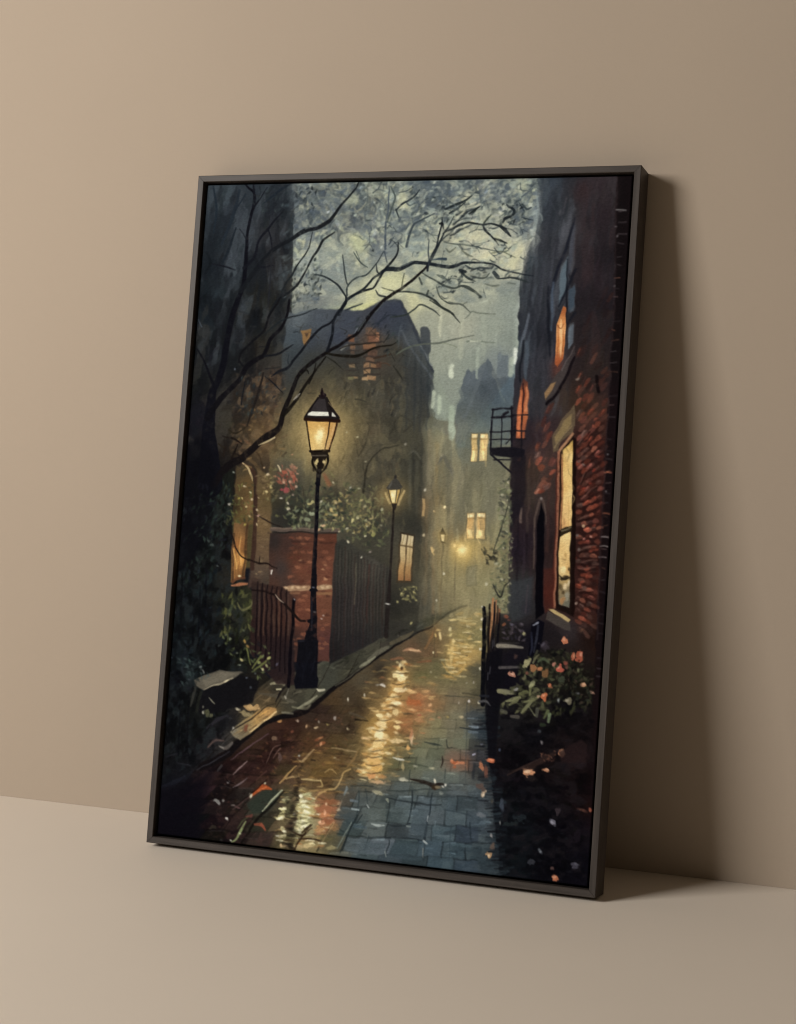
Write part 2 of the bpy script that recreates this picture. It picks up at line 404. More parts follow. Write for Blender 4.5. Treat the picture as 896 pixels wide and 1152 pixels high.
    # the dark garden, left
    wash([(195, 540), (262, 530), (262, 640), (285, 665), (285, 740), (305, 765), (262, 790), (225, 830), (178, 850), (172, 800), (185, 640)], [
        (205, 560, '0c0c10'), (240, 560, '141712'), (255, 570, '22241a'), (235, 595, '171b18'), (215, 600, '0e0f12'), (250, 610, '191716'), (235, 615, '161b1a'), (205, 640, '111416'),
        (235, 650, '121615'), (255, 650, '28251d'), (215, 670, '0f1215'), (230, 690, '121417'), (200, 710, '0f1518'), (262, 680, '23261b'), (270, 700, '2c2c1e'), (278, 690, '35341f'),
        (280, 720, '1e1c18'), (250, 720, '0f0f10'), (240, 735, '0b0b0d'), (200, 740, '121a1e'), (215, 755, '161f20'), (195, 765, '12161c'), (240, 750, '0e0e0f'), (270, 740, '17170f'),
        (290, 760, '1f1c18'), (200, 790, '0d0f11'), (185, 820, '0c0d0f'), (220, 790, '191a16'), (245, 775, '131212'), (270, 775, '121112')], 2, power=3)


def paint_texture():
    # broken brushwork over the washes, before the details go on top
    mottle([(232, 205), (330, 203), (326, 360), (222, 420)], 18, 71, '1d2329', '4d575e', .6, 8, 3.0, -.12)
    mottle([(215, 330), (325, 350), (315, 500), (205, 520)], 14, 72, '15161a', '3d3a34', .5, 8, 2.2, -.2)
    mottle([(262, 420), (322, 420), (316, 510), (262, 520)], 7, 73, '2a2119', '66523c', .55, 5)
    mottle([(322, 430), (455, 420), (462, 600), (312, 560)], 12, 74, '413d30', '84774f', .4, 8, 2.0)
    mottle([(195, 560), (262, 560), (280, 740), (240, 850), (175, 880)], 9, 75, '08090b', '20282a', .6, 8, 1.4)
    mottle([(560, 800), (665, 790), (660, 990), (560, 985)], 12, 76, '08070a', '221d20', .5, 8, .6)
    mottle([(607, 200), (647, 200), (640, 470), (578, 470)], 12, 77, '22242a', '3c4046', .35, 5, 9.0, -.08)
    mottle([(220, 870), (330, 820), (350, 890), (320, 955), (230, 945)], 9, 78, '150e0d', '46302a', .5, 8, .6, -.8)
    mottle([(380, 880), (545, 880), (560, 985), (385, 965)], 14, 79, '2d3a40', '5f6c6c', .4, 8, .7)
    sky = [(330, 205), (605, 200), (585, 340), (575, 400), (520, 410), (490, 400), (450, 338), (330, 345)]
    brush([(332, 205), (605, 203), (590, 300), (335, 330)], 500, -35, 9, 3.2, .10, .5, 45)
    brush([(455, 340), (585, 320), (578, 410), (522, 415), (518, 490), (490, 490), (488, 410)], 220, 90, 16, 3, .05, .45, 6)
    brush([(232, 205), (330, 205), (325, 350), (305, 420), (215, 430)], 420, 98, 20, 3, .18, .5, 12)
    brush([(215, 420), (318, 420), (312, 500), (250, 540), (198, 560)], 220, 110, 12, 2.6, .2, .5, 30)
    brush([(325, 360), (440, 345), (460, 380), (450, 420), (325, 430)], 160, 150, 14, 3, .08, .4, 30)
    brush([(320, 440), (455, 420), (460, 600), (390, 600), (310, 530)], 480, 95, 11, 2.6, .14, .5, 28)
    brush([(455, 390), (488, 425), (488, 560), (455, 560)], 160, 91, 22, 2.4, .12, .5, 4)
    brush([(478, 480), (575, 480), (575, 670), (470, 690)], 380, 90, 16, 2.6, .09, .45, 6)
    brush([(518, 430), (580, 430), (575, 490), (515, 490)], 80, 85, 14, 3, .08, .4, 12)
    brush([(606, 205), (647, 205), (640, 470), (580, 470), (588, 300)], 380, 96, 24, 2.6, .16, .5, 6)
    brush([(648, 205), (693, 205), (688, 400), (640, 430)], 300, 100, 14, 2.4, .18, .45, 16)
    brush([(578, 470), (622, 470), (620, 690), (575, 690)], 280, 91, 20, 2.4, .18, .5, 5)
    # the street: flat, mostly level strokes
    brush([(440, 735), (520, 690), (545, 690), (545, 780), (400, 800)], 300, 4, 12, 2.2, .12, .5, 14)
    brush([(370, 790), (545, 780), (552, 900), (330, 900), (330, 830)], 500, 3, 12, 2.4, .12, .5, 12)
    brush([(380, 890), (550, 890), (562, 985), (385, 960)], 360, 5, 14, 3.4, .08, .5, 18)
    brush([(215, 880), (330, 820), (350, 900), (330, 955), (180, 935)], 300, -38, 12, 2.4, .25, .5, 14)
    brush([(180, 860), (300, 790), (420, 735), (500, 690), (440, 715), (300, 770), (220, 800)], 200, -25, 12, 2.6, .14, .5, 12)
    brush([(200, 560), (260, 560), (280, 740), (240, 830), (180, 850)], 420, 100, 9, 2.6, .35, .5, 35)
    brush([(560, 800), (668, 790), (660, 985), (565, 980)], 320, -15, 12, 3, .3, .45, 30)


def paint_sky_foliage():
    # clumps of wet leaves between the branches: cool dark dabs and pale gaps
    # drifting masses of leaf and mist
    sky = [(331, 200), (606, 198), (604, 250), (588, 285), (582, 330), (520, 345), (450, 335), (330, 345)]
    tone([(331, 200), (606, 198), (580, 400), (570, 430), (520, 500), (488, 480), (488, 420), (450, 338), (330, 350)], 2, .95, .78)
    mottle([(331, 200), (606, 198), (600, 255), (480, 262), (340, 262)], 24, 5, '4b5557', 'a6af9b', .7, 8, 1.0, .35)
    mottle([(331, 200), (606, 198), (600, 245), (480, 250), (340, 255)], 11, 6, '454f52', 'b8bfa6', .45, 8, 1.0, .5)
    mottle(sky, 16, 8, '76817c', 'c4c5a4', .45, 8, .7, .3)
    brush(sky, 420, -35, 9, 3.4, .10, .55, 40)
    for x, y in inside([(335, 203), (606, 201), (602, 258), (480, 262), (338, 270)], 150):
        a, L = math.radians(rng.normal(-45, 50)), rng.uniform(4, 10)
        bend = rng.normal(0, 3.5)
        dx, dy = math.cos(a) * L / 2, math.sin(a) * L / 2
        c = under(x, y)
        c = np.clip(c * rng.choice([.62, .76, 1.3, 1.5, 1.65]) + .01, 0, .82)
        line([(x - dx, y - dy), (x - dy / L * bend, y + dx / L * bend), (x + dx, y + dy)], (.6, rng.uniform(1.4, 4), .6), c, rng.uniform(.3, .7), 1.0, body=.5)
    for k in range(170):
        x, y = inside([(336, 203), (606, 201), (604, 262), (560, 300), (480, 268), (345, 275)], 1)[0]
        a = math.radians(rng.choice([-40, -65, 10, -120, 40]) + rng.normal(0, 22))
        L, bend = rng.uniform(5, 15), rng.normal(0, 5)
        dx, dy = math.cos(a), math.sin(a)
        pts = [(x - dx * L / 2, y - dy * L / 2), (x - dx * L / 5 - dy * bend, y - dy * L / 5 + dx * bend), (x + dx * L / 5 - dy * bend, y + dy * L / 5 + dx * bend), (x + dx * L / 2 + dy * bend * .4, y + dy * L / 2 - dx * bend * .4)]
        bright = (y > 235 and x > 500)
        line(pts, np.array([.6, 1, 1, .5]) * rng.uniform(1.6, 3.4), ['3f494b', '4a5456', '353f43', '566061'][k % 4], rng.uniform(.25, .5 if bright else .75), .9, body=.3)
        o = rng.uniform(2, 3.4)
        line([(px - dy * o, py + dx * o) for px, py in pts], np.array([.5, 1, 1, .5]) * rng.uniform(1.2, 3), ['c4c9ae', 'aab4a2', 'd2d0a8', '98a599'][k % 4], rng.uniform(.3, .75), .9, body=.6)
    tone([(325, 195), (440, 195), (435, 240), (380, 268), (325, 290)], 14, .84, .95)
    tone([(225, 195), (330, 195), (326, 350), (300, 420), (205, 460)], 10, .80, .75)
    glow(555, 268, 34, 'd2cfb0', .35, 26)
    glow(438, 322, 16, 'cfceac', .4, 10)
    pale = ['c3c79b', 'b4bd9e', 'd3d0a0', 'a9b5a3', 'cfceA8'.lower(), '9dab9f']
    cool = ['4c5863', '56626b', '606b70', '6d7778', '47525d', '59646a']
    for x, y, w, h, n, m in [(360, 225, 34, 22, 60, 'c'), (400, 235, 30, 28, 40, 'c'), (430, 265, 30, 22, 34, 'c'), (485, 220, 40, 20, 70, 'c'), (455, 245, 22, 22, 26, 'c'),
                             (545, 215, 34, 14, 46, 'c'), (590, 235, 20, 28, 50, 'c'), (500, 235, 24, 20, 30, 'c'), (350, 320, 18, 26, 26, 'c'), (345, 250, 16, 14, 16, 'c'),
                             (395, 300, 26, 18, 14, 'p'), (450, 225, 20, 18, 34, 'p'), (405, 275, 20, 14, 24, 'p'), (530, 245, 28, 26, 46, 'p'), (550, 280, 40, 22, 60, 'p'), (590, 215, 18, 14, 26, 'p'),
                             (470, 280, 20, 20, 22, 'p'), (345, 290, 16, 24, 24, 'p'), (575, 290, 14, 20, 22, 'p'), (490, 250, 20, 16, 20, 'p'), (420, 215, 16, 10, 12, 'p'), (372, 262, 20, 14, 14, 'p')]:
        ring = [(x + w * math.cos(t * .5236), y + h * math.sin(t * .5236)) for t in range(12)]
        leaves(ring, int(n * 1.25), cool if m == 'c' else pale, (1.5, 5), -38 if x > 440 else None, (.2, .62), .8)
    leaves([(440, 205), (605, 203), (592, 262), (480, 270), (440, 260)], 150, ['3d4853', '333d47', '4a565c'], (1.2, 3.6), -38, (.25, .7), .8)
    leaves([(335, 205), (440, 205), (440, 260), (340, 270)], 40, ['3d4853', '4a565c'], (1.2, 3), -40, (.2, .5), .9)
    leaves([(440, 205), (605, 203), (592, 270), (480, 270)], 90, ['d0d0b0', 'c4cab6', 'b4beae'], (1, 3), -34, (.25, .75), .7)
    leaves([(330, 290), (362, 300), (358, 350), (328, 350)], 46, ['3c423c', '4b5048', '2f342f'], (1, 3.4), -55, (.4, .85), .5)
    # strong light patches
    for p, c, a in [([(447, 222), (452, 215), (461, 222), (456, 232), (449, 238), (446, 230)], 'cdcba0', .8), ([(386, 228), (400, 217), (404, 230), (392, 231)], 'bfc39c', .7),
                    ([(392, 265), (402, 262), (411, 272), (407, 283), (398, 279)], 'bdbf8e', .8), ([(428, 312), (452, 305), (456, 316), (446, 328), (430, 330)], 'd0cd97', .85),
                    ([(412, 328), (424, 326), (424, 342), (412, 341)], 'd2ce96', .9), ([(546, 284), (558, 281), (556, 294), (541, 292)], 'd9d3a6', .8),
                    ([(576, 290), (587, 275), (586, 292), (578, 306), (570, 303)], 'd8d2a6', .85), ([(520, 257), (540, 255), (552, 270), (540, 273), (522, 268)], 'd6cfa4', .7),
                    ([(519, 225), (526, 214), (530, 220), (524, 230), (518, 235)], 'cbc79e', .8), ([(552, 203), (560, 202), (556, 208)], 'd0cc9c', .8),
                    ([(456, 330), (470, 328), (476, 345), (464, 352)], 'd0cc98', .7), ([(470, 335), (490, 340), (485, 350), (470, 350)], 'cfcca0', .5)]:
        poly(p, c, 3.6, a * .8, .7)
    for x, y, r, c in [(351, 215, 1.6, 'cfd8d8'), (370, 239, 2.2, 'cfd8d4'), (399.5, 243, 2.4, 'bcc6b0'), (419, 261, 2.6, 'b9c3a8'), (430, 278, 2, 'c6d0c4'), (421.6, 228, 2, 'b9c3b4'), (430, 236, 2.2, 'b8c1a8'), (411, 224, 2, 'c2cac0'), (406, 212, 2, '9fb0bb'),
                       (452, 275, 2.4, 'c9cdb0'), (547, 215.5, 2.4, '90a2b0'), (597, 232, 2, 'cfd4c4')]:
        dot(x, y, r, r * .55, c, rng.uniform(-50, 10), .5, .9)
    for x, y in [(332, 314.6), (352, 314), (355.5, 292), (420.6, 281), (511, 330), (541, 335)]:
        dot(x, y, 1.9, 1.9, '262c2c', 0, .7, .9)
    for a, b, c, d in [(506, 262, 532, 249), (500, 258, 520, 248), (512, 240, 535, 228), (520, 238, 540, 230), (508, 250, 524, 238), (490, 275, 510, 255)]:
        line([(a, b), (c, d)], (1, 2.2), 'd8d4ae', .8, .5)
        line([(a + 2, b + 3), (c + 2, d + 2.2)], (2.4, .8), '20262a', .85, .5)
    # pale streaks of falling light over the far roofs
    for x, y0, y1, c, w, a in [(497, 350, 378, 'd2d1ad', 3, .6), (538, 393, 425, 'b5bfa7', 3, .6), (508.5, 412, 423, 'd6dcbe', 5, .9), (488.5, 442, 458, 'c9d2b4', 4.5, .85), (495, 446, 465, 'bcc6aa', 4, .7),
                               (509, 460, 492, 'a4af98', 7, .8), (579, 394, 408, 'dfe2d0', 4, .8), (575, 405, 422, 'b9c2aa', 5, .7), (520, 345, 400, 'bfc0a0', 6, .3), (545, 350, 400, 'aab199', 6, .3)]:
        line([(x, y0), (x - .8, y1)], w, c, a, 1.3)


def paint_house_left():
    # gable roof edges and the shadow side
    line([(428, 342), (448, 339), (462, 362), (487, 418)], (1, 1.6, 3, 3), '2f343c', .7, 1)
    line([(453, 372), (463, 393), (486, 425)], (1.5, 3, 2), '5d6366', .75, .8)
    line([(474, 390), (486, 412)], 2, '808683', .7, .6)
    line([(452, 368), (448, 392)], 2, '5b6266', .5, 1)
    for x, a in [(458, .5), (467, .55), (474, .5), (482, .6)]:
        line([(x, 392), (x, 450), (x - 1, 485)], (1.5, 2.4, 1), '343a3c', a, 1.2)
    line([(478, 385), (477.5, 396)], 5, '3c4144', .6, 1)
    # lit attic windows
    for x, y, w, h, c in [(396, 381, 7, 8, '8a5a3e'), (397, 391, 6, 5, '8d6546'), (398, 397, 5, 5, '6c5240'), (397, 411.5, 6.5, 4.5, 'b08a5c'), (396, 426, 7, 3.5, '908a58'), (401, 425.5, 5, 3, 'c69a60'),
                          (418, 374, 12, 9, '6d5443'), (420, 382, 12, 8, '7b5440'), (416, 391, 14, 7, 'a06c48'), (420, 398, 11, 6, '7d5540'), (417, 404, 10, 5, '94684a'), (412.5, 411, 6.5, 7, 'c9905c'),
                          (421, 412, 8, 5.5, 'b98050'), (413, 419, 8, 5.5, 'd39c62'), (411, 427, 7, 4.6, 'eeb878'), (418, 426, 9, 4.6, 'e0a060'), (427, 410, 6, 8, '6e4a36'), (425, 379, 3, 10, '9c6e50')]:
        poly([(x - w / 2, y - h / 2), (x + w / 2, y - h / 2 + .4), (x + w / 2, y + h / 2), (x - w / 2, y + h / 2 - .4)], c, 1.0, .8, .6)
    brush([(392, 372), (430, 366), (432, 430), (392, 432)], 46, 10, 6, 1.8, .2, .6, 30)
    for y in (378, 386.5, 394.5, 402, 408, 416, 422.5):
        line([(391, y + 1), (404, y + .4)], 1.5, '3c332e', .75, .5)
        line([(410, y), (428, y - 1)], 1.5, '3b2e28', .8, .5)
    poly([(339, 372), (351, 371), (350, 377), (344, 391), (340, 383)], '8d6a42', .9, .9, .5)
    poly([(342, 375), (348, 374.5), (345, 381)], '4c3c30', .9, .85)
    line([(384, 394), (391, 389)], 2.2, '9fa296', .7, .6)
    line([(399, 376), (403, 369)], 1.6, '9aa3aa', .6, .6)
    for k in range(150):
        x, y = rng.uniform(322, 456), rng.uniform(425, 600)
        L = rng.uniform(3, 12)
        line([(x, y - L / 2), (x + rng.normal(0, 1.4), y), (x + rng.normal(0, 1.6), y + L / 2)], (.8, rng.uniform(1.6, 3.6), .6), ['3f3a2e', '6a6048', '857552', '4c4536', '5c4c38', '74684c'][k % 6], rng.uniform(.25, .6), 1.0, body=.4)
    for y in (452, 474, 498):
        line([(402, y + 4), (430, y + 2), (456, y)], 1.2, '3c382e', .35, 1)
    # bare creeper on the lit wall
    for k in range(30):
        x, y = rng.uniform(322, 455), rng.uniform(440, 560)
        line([(x, y), (x + rng.normal(0, 5), y - 9), (x + rng.normal(0, 8), y - 20)], (1.6, .6), ['3d382b', '4b4534', '2d2a22'][k % 3], rng.uniform(.35, .75), .6)
    for k in range(36):
        x, y = rng.uniform(322, 450), rng.uniform(450, 560)
        line([(x, y), (x + rng.normal(0, 3), y - rng.uniform(6, 16))], (2.4, .8), ['8c7d55', 'a18d5c', '75694a'][k % 3], rng.uniform(.2, .5), .9)
    line([(409, 555), (412, 530), (420, 515), (432, 505), (449, 501)], (2.4, 2, 1.6, 1.4, 1), '2b2820', .85, .6)
    line([(404, 513), (411, 500), (416, 485), (413, 475)], (2, 1.4, 1, .8), '332f26', .75, .6)
    line([(403, 512), (400, 498), (398, 490)], (1.6, .8), '37332a', .7, .6)
    for x, y in [(382.6, 453), (388, 447), (415, 446), (420, 444), (441, 467), (388, 437)]:
        line([(x, y), (x + 2.5, y - 7)], (2.2, .8), '2a2a28', .75, .7)
        line([(x + 4, y + 1), (x + 6, y - 5)], (1.2, .6), '87806c', .6, .6)


def paint_lamps():
    # the old wall at the left loses itself in wet leaves
    for k in range(90):
        y = rng.uniform(204, 345)
        x = 329 + rng.normal(0, 6) + max(0, 230 - y) * .25
        a = math.radians(rng.normal(-65, 35))
        L = rng.uniform(3, 9)
        line([(x - math.cos(a) * L / 2, y - math.sin(a) * L / 2), (x + rng.normal(0, 1), y), (x + math.cos(a) * L / 2, y + math.sin(a) * L / 2)], (1, rng.uniform(2, 4), .8), ['3a4347', '2c3236', '4e585a', '5e6867', '353a3b'][k % 5], rng.uniform(.25, .6), 1.2)
    glow(512, 650, 40, '8f8256', .35, 34)
    glow(524, 700, 26, 'a08c56', .3, 20)
    tone([(322, 395), (455, 385), (488, 430), (488, 690), (300, 690), (310, 470)], 12, .86, .76)
    tone([(478, 480), (578, 470), (574, 690), (478, 690)], 8, 1.10, .93)
    tone([(180, 520), (262, 520), (285, 760), (165, 900)], 14, .92, .6)
    tone([(600, 430), (690, 430), (670, 760), (600, 700)], 14, 1.0, .80)
    tone([(606, 200), (646, 200), (640, 470), (578, 470), (584, 330)], 6, 1.16, .72)
    tone([(640, 195), (712, 195), (700, 430), (640, 430)], 10, .95, .62)
    glow(361, 490, 40, 'c9a65e', .55, 44)
    glow(361, 488, 23, 'dcc286', .7, 28)
    brush([(318, 455), (410, 455), (405, 545), (318, 540)], 170, 92, 14, 2.2, .10, .5, 12)
    glow(443, 558, 17, 'b99a5c', .6, 15)
    glow(521, 620, 15, 'e2bd6c', .75, 13)
    glow(521, 619, 5, 'fbe6a6', .9)
    glow(512, 613, 5, 'e8c67e', .6)
    glow(498, 604, 7, 'b89a5c', .5)


def paint_far_street():
    # soft fronts of the far houses
    for x, y0, y1, c, a, w in [(484, 485, 560, '8b7c58', .5, 4), (492, 500, 600, '8a7449', .4, 5), (505, 520, 640, '5a5646', .5, 5), (512, 530, 620, '706a54', .4, 6), (480, 560, 680, '8b6c40', .5, 3),
                               (488, 600, 690, '8d6a42', .5, 3), (499, 560, 600, '8a7a54', .4, 4), (496, 620, 690, '6e5a3c', .5, 4), (478, 560, 640, '3c382c', .5, 2.4), (503, 600, 690, '4c4738', .45, 3),
                               (484, 620, 690, '4b4434', .5, 3), (520, 560, 600, '5e5b4a', .35, 6), (552, 520, 570, '7d7860', .35, 8), (560, 540, 660, '85805f', .35, 5)]:
        line([(x, y0), (x - 1, y1)], w, c, a, 1.4)
    line([(494, 522), (499, 513), (504, 522), (509, 535)], (2, 5, 3, 1.5), '57544a', .8, 1)
    line([(497, 513), (499, 511)], 2, 'a49a78', .7, .6)
    for x0, y0, x1, y1, tone in [(531.2, 488.6, 537.6, 519, 'e6bd74'), (540.6, 488.6, 549, 519, 'e8c07a'), (526.6, 577.6, 534.4, 607, 'c99c5c'), (537, 577.6, 546.6, 607, 'cda262')]:
        poly([(x0 - 1.4, y0 - 1.5), (x1 + 1.2, y0 - 1.5), (x1 + .6, y1 + 1), (x0 - 2, y1 + 1)], '57503c', 1, .7)
        poly([(x0, y0), (x1, y0), (x1 - .8, y1), (x0 - 1, y1)], tone, .8, 1, .7)
        poly([(x0 + .6, y0 + 1), (x1 - .8, y0 + 1), (x1 - 1, y0 + 5), (x0 + .2, y0 + 5)], 'f6dfa4', .8, .9, .8)
        poly([(x0, y1 - 12), (x1 - 2, y1 - 10), (x1 - 2.4, y1 - 1), (x0, y1 - 1)], 'f4d894', 1.4, .8, .8)
        line([(x0, y0 + 6.4), (x1, y0 + 6.2)], 1.3, '8a6a3c', .85, .5)
        line([(x0, y0 + 18), (x1, y0 + 17)], 1, 'a98450', .6, .5)
    line([(529, 494), (551, 494)], 1.1, '6f5a38', .5, .6)
    poly([(526, 637), (537, 636), (536.6, 660), (525.6, 660)], '5a5745', .8, .85)
    poly([(528, 639), (535, 638.4), (534.8, 658), (527.6, 658)], '77715a', .9, .8)
    for x, y0, y1, c, a, w in [(466, 508, 570, '2f302c', .6, 3), (462, 515, 575, '6a695a', .45, 2.4), (470, 520, 580, '6c6a58', .35, 2), (475, 495, 600, '34352f', .45, 4), (472, 580, 690, '37362d', .45, 5), (468, 660, 705, '2e2d27', .5, 6),
                               (482, 500, 560, '8a8062', .4, 4), (479, 600, 700, '5d5440', .4, 4), (489, 500, 640, '7f7250', .35, 5), (500, 540, 660, '7c7050', .35, 5), (508, 620, 690, '6b6248', .4, 5), (518, 520, 570, '716d57', .35, 6), (566, 540, 600, '6d6b58', .35, 6)]:
        line([(x, y0), (x - .6, (y0 + y1) / 2), (x - 1, y1)], (w * .6, w, w * .5), c, a, 1.6)
    line([(461, 511), (467, 508), (474, 516)], (1.6, 2.6, 1.4), '77745f', .6, .8)
    wash([(436, 700), (470, 690), (470, 712), (436, 722)], [(445, 708, '312f28'), (462, 700, '3a382f'), (450, 716, '45413a')], 2.5, .85)
    mottle([(478, 490), (575, 490), (570, 690), (470, 700)], 12, 61, '565443', '8f8562', .35, 8, 4)
    brush([(455, 490), (570, 490), (565, 690), (455, 700)], 260, 90, 15, 2.4, .12, .5, 5)
    glow(520, 665, 42, '837b5c', .30, 26)
    # near left window under the second lamp
    poly([(450.5, 598.5), (467.5, 601), (464, 655), (446, 656)], '3a2f22', .9, .9)
    wash([(452, 601), (466, 603), (462, 653), (448, 653.5)], [(455, 604, 'f6e0a6'), (463, 606, 'f4dca0'), (452, 625, 'f3d48c'), (462, 628, 'eecb80'), (451, 640, 'dd9f52'), (461, 642, 'd08c46'), (452, 653, 'b06f38'), (461, 653, '9a5a30')], .7)
    line([(458.8, 601), (455, 654)], 1.7, '4f3a22', .9, .45, False)
    line([(450.6, 614), (465, 616.5)], 1.6, '5f4a2c', .9, .45, False)
    line([(454.6, 602), (452.4, 615)], .9, '9b7c48', .7, .4)
    line([(462.8, 603), (459.6, 650)], .9, 'a37f48', .6, .4)
    glow(456, 632, 15, 'b98c4c', .22, 24)
    poly([(475.6, 561), (479, 562), (478, 581), (475, 581)], 'dcae68', .8, .95, .7)
    glow(477, 571, 6, 'b98c50', .4, 12)
    for x, y, r, c in [(478.4, 551.4, 1.7, 'f0e2bc'), (501, 571, 1.6, 'f0d8a0'), (477, 602.6, 1.7, 'f2d79c'), (499, 645, 1.4, 'e8e4d0'), (490.5, 676, 1.2, 'cfc8ae'), (488.6, 576, 1.2, 'd0ac70'),
                       (487.6, 620, 2, 'e2bd78'), (456.4, 500, 1.3, 'b5ad90')]:
        dot(x, y, r, r * 1.1, c, 0, .5, .95, .9)
    line([(486, 617), (488.5, 625)], (2.4, 1.4), 'ddb46c', .9, .6)
    # far lamps
    line([(498, 611), (497, 650), (495.5, 690)], (1.6, 1.2, 1), '4f4836', .8, .6)
    poly([(498.3, 593.5), (501.4, 601), (500.4, 611), (496.2, 611), (494.8, 601)], '2c2820', .7, .92, .5)
    poly([(496.2, 602), (500.2, 602), (499.4, 609), (497, 609)], 'f3e2ae', .6, .95, .9)
    line([(513, 622), (512.4, 650), (511.6, 676)], (2, 1.8, 1.6), '51493a', .85, .7)
    poly([(512, 606), (514, 611), (510, 611)], '3a3428', .7, .9)
    dot(512, 613.8, 2, 2.2, 'fbeebe', 0, .6, 1, .9)
    line([(514.5, 596), (516, 610)], (2.4, 3.6), '8c8568', .7, 1)
    dot(520.5, 620.5, 4.6, 4, 'fbe7a8', 0, 1.3, 1, .9)
    dot(518, 615, 3.4, 2.4, 'c6ab6e', 0, 1.2, .7)


def paint_second_lamp():
    line([(443.3, 572), (442, 605), (439.6, 640), (437.4, 675), (434.5, 716)], (2.2, 2.6, 2.8, 4.6, 5.4), '221d1b', .95, .6)
    poly([(437, 548.5), (451.4, 548.5), (447.6, 568), (441, 568)], 'c9a762', .8, .95)
    poly([(439.5, 552), (447, 551), (446, 566), (441.8, 566)], 'f3dfa0', 1.2, 1, .9)
    dot(442.8, 557, 2.2, 3, 'fdf2c6', 0, .8, .9)
    for a, b in [((436.6, 549), (441.4, 568)), ((451.6, 549), (447.4, 568)), ((447, 551), (445.6, 566))]:
        line([a, b], 1.1, '3a332a', .9, .4, False)
    line([(434, 555), (439, 567)], 2.4, 'e3c888', .6, .9)
    line([(455, 553), (449, 568)], 2.6, 'e3c384', .7, .9)
    poly([(444.8, 537), (448.6, 541), (453.6, 548.4), (450, 551), (438.5, 551), (434.4, 548.8), (440.6, 541)], '413e38', .7, .97, .5)
    line([(441, 542), (438, 548)], 1.4, '6a675c', .7, .6)
    dot(445, 536.4, 2, 2.4, '2b2826', 0, .6)
    poly([(441, 567), (447.4, 567), (446.6, 571), (445, 574.5), (442.4, 574.5)], '2a2420', .6, .95)
    dot(436.6, 679.8, 2.6, 1, 'e4e0d4', 0, .5)


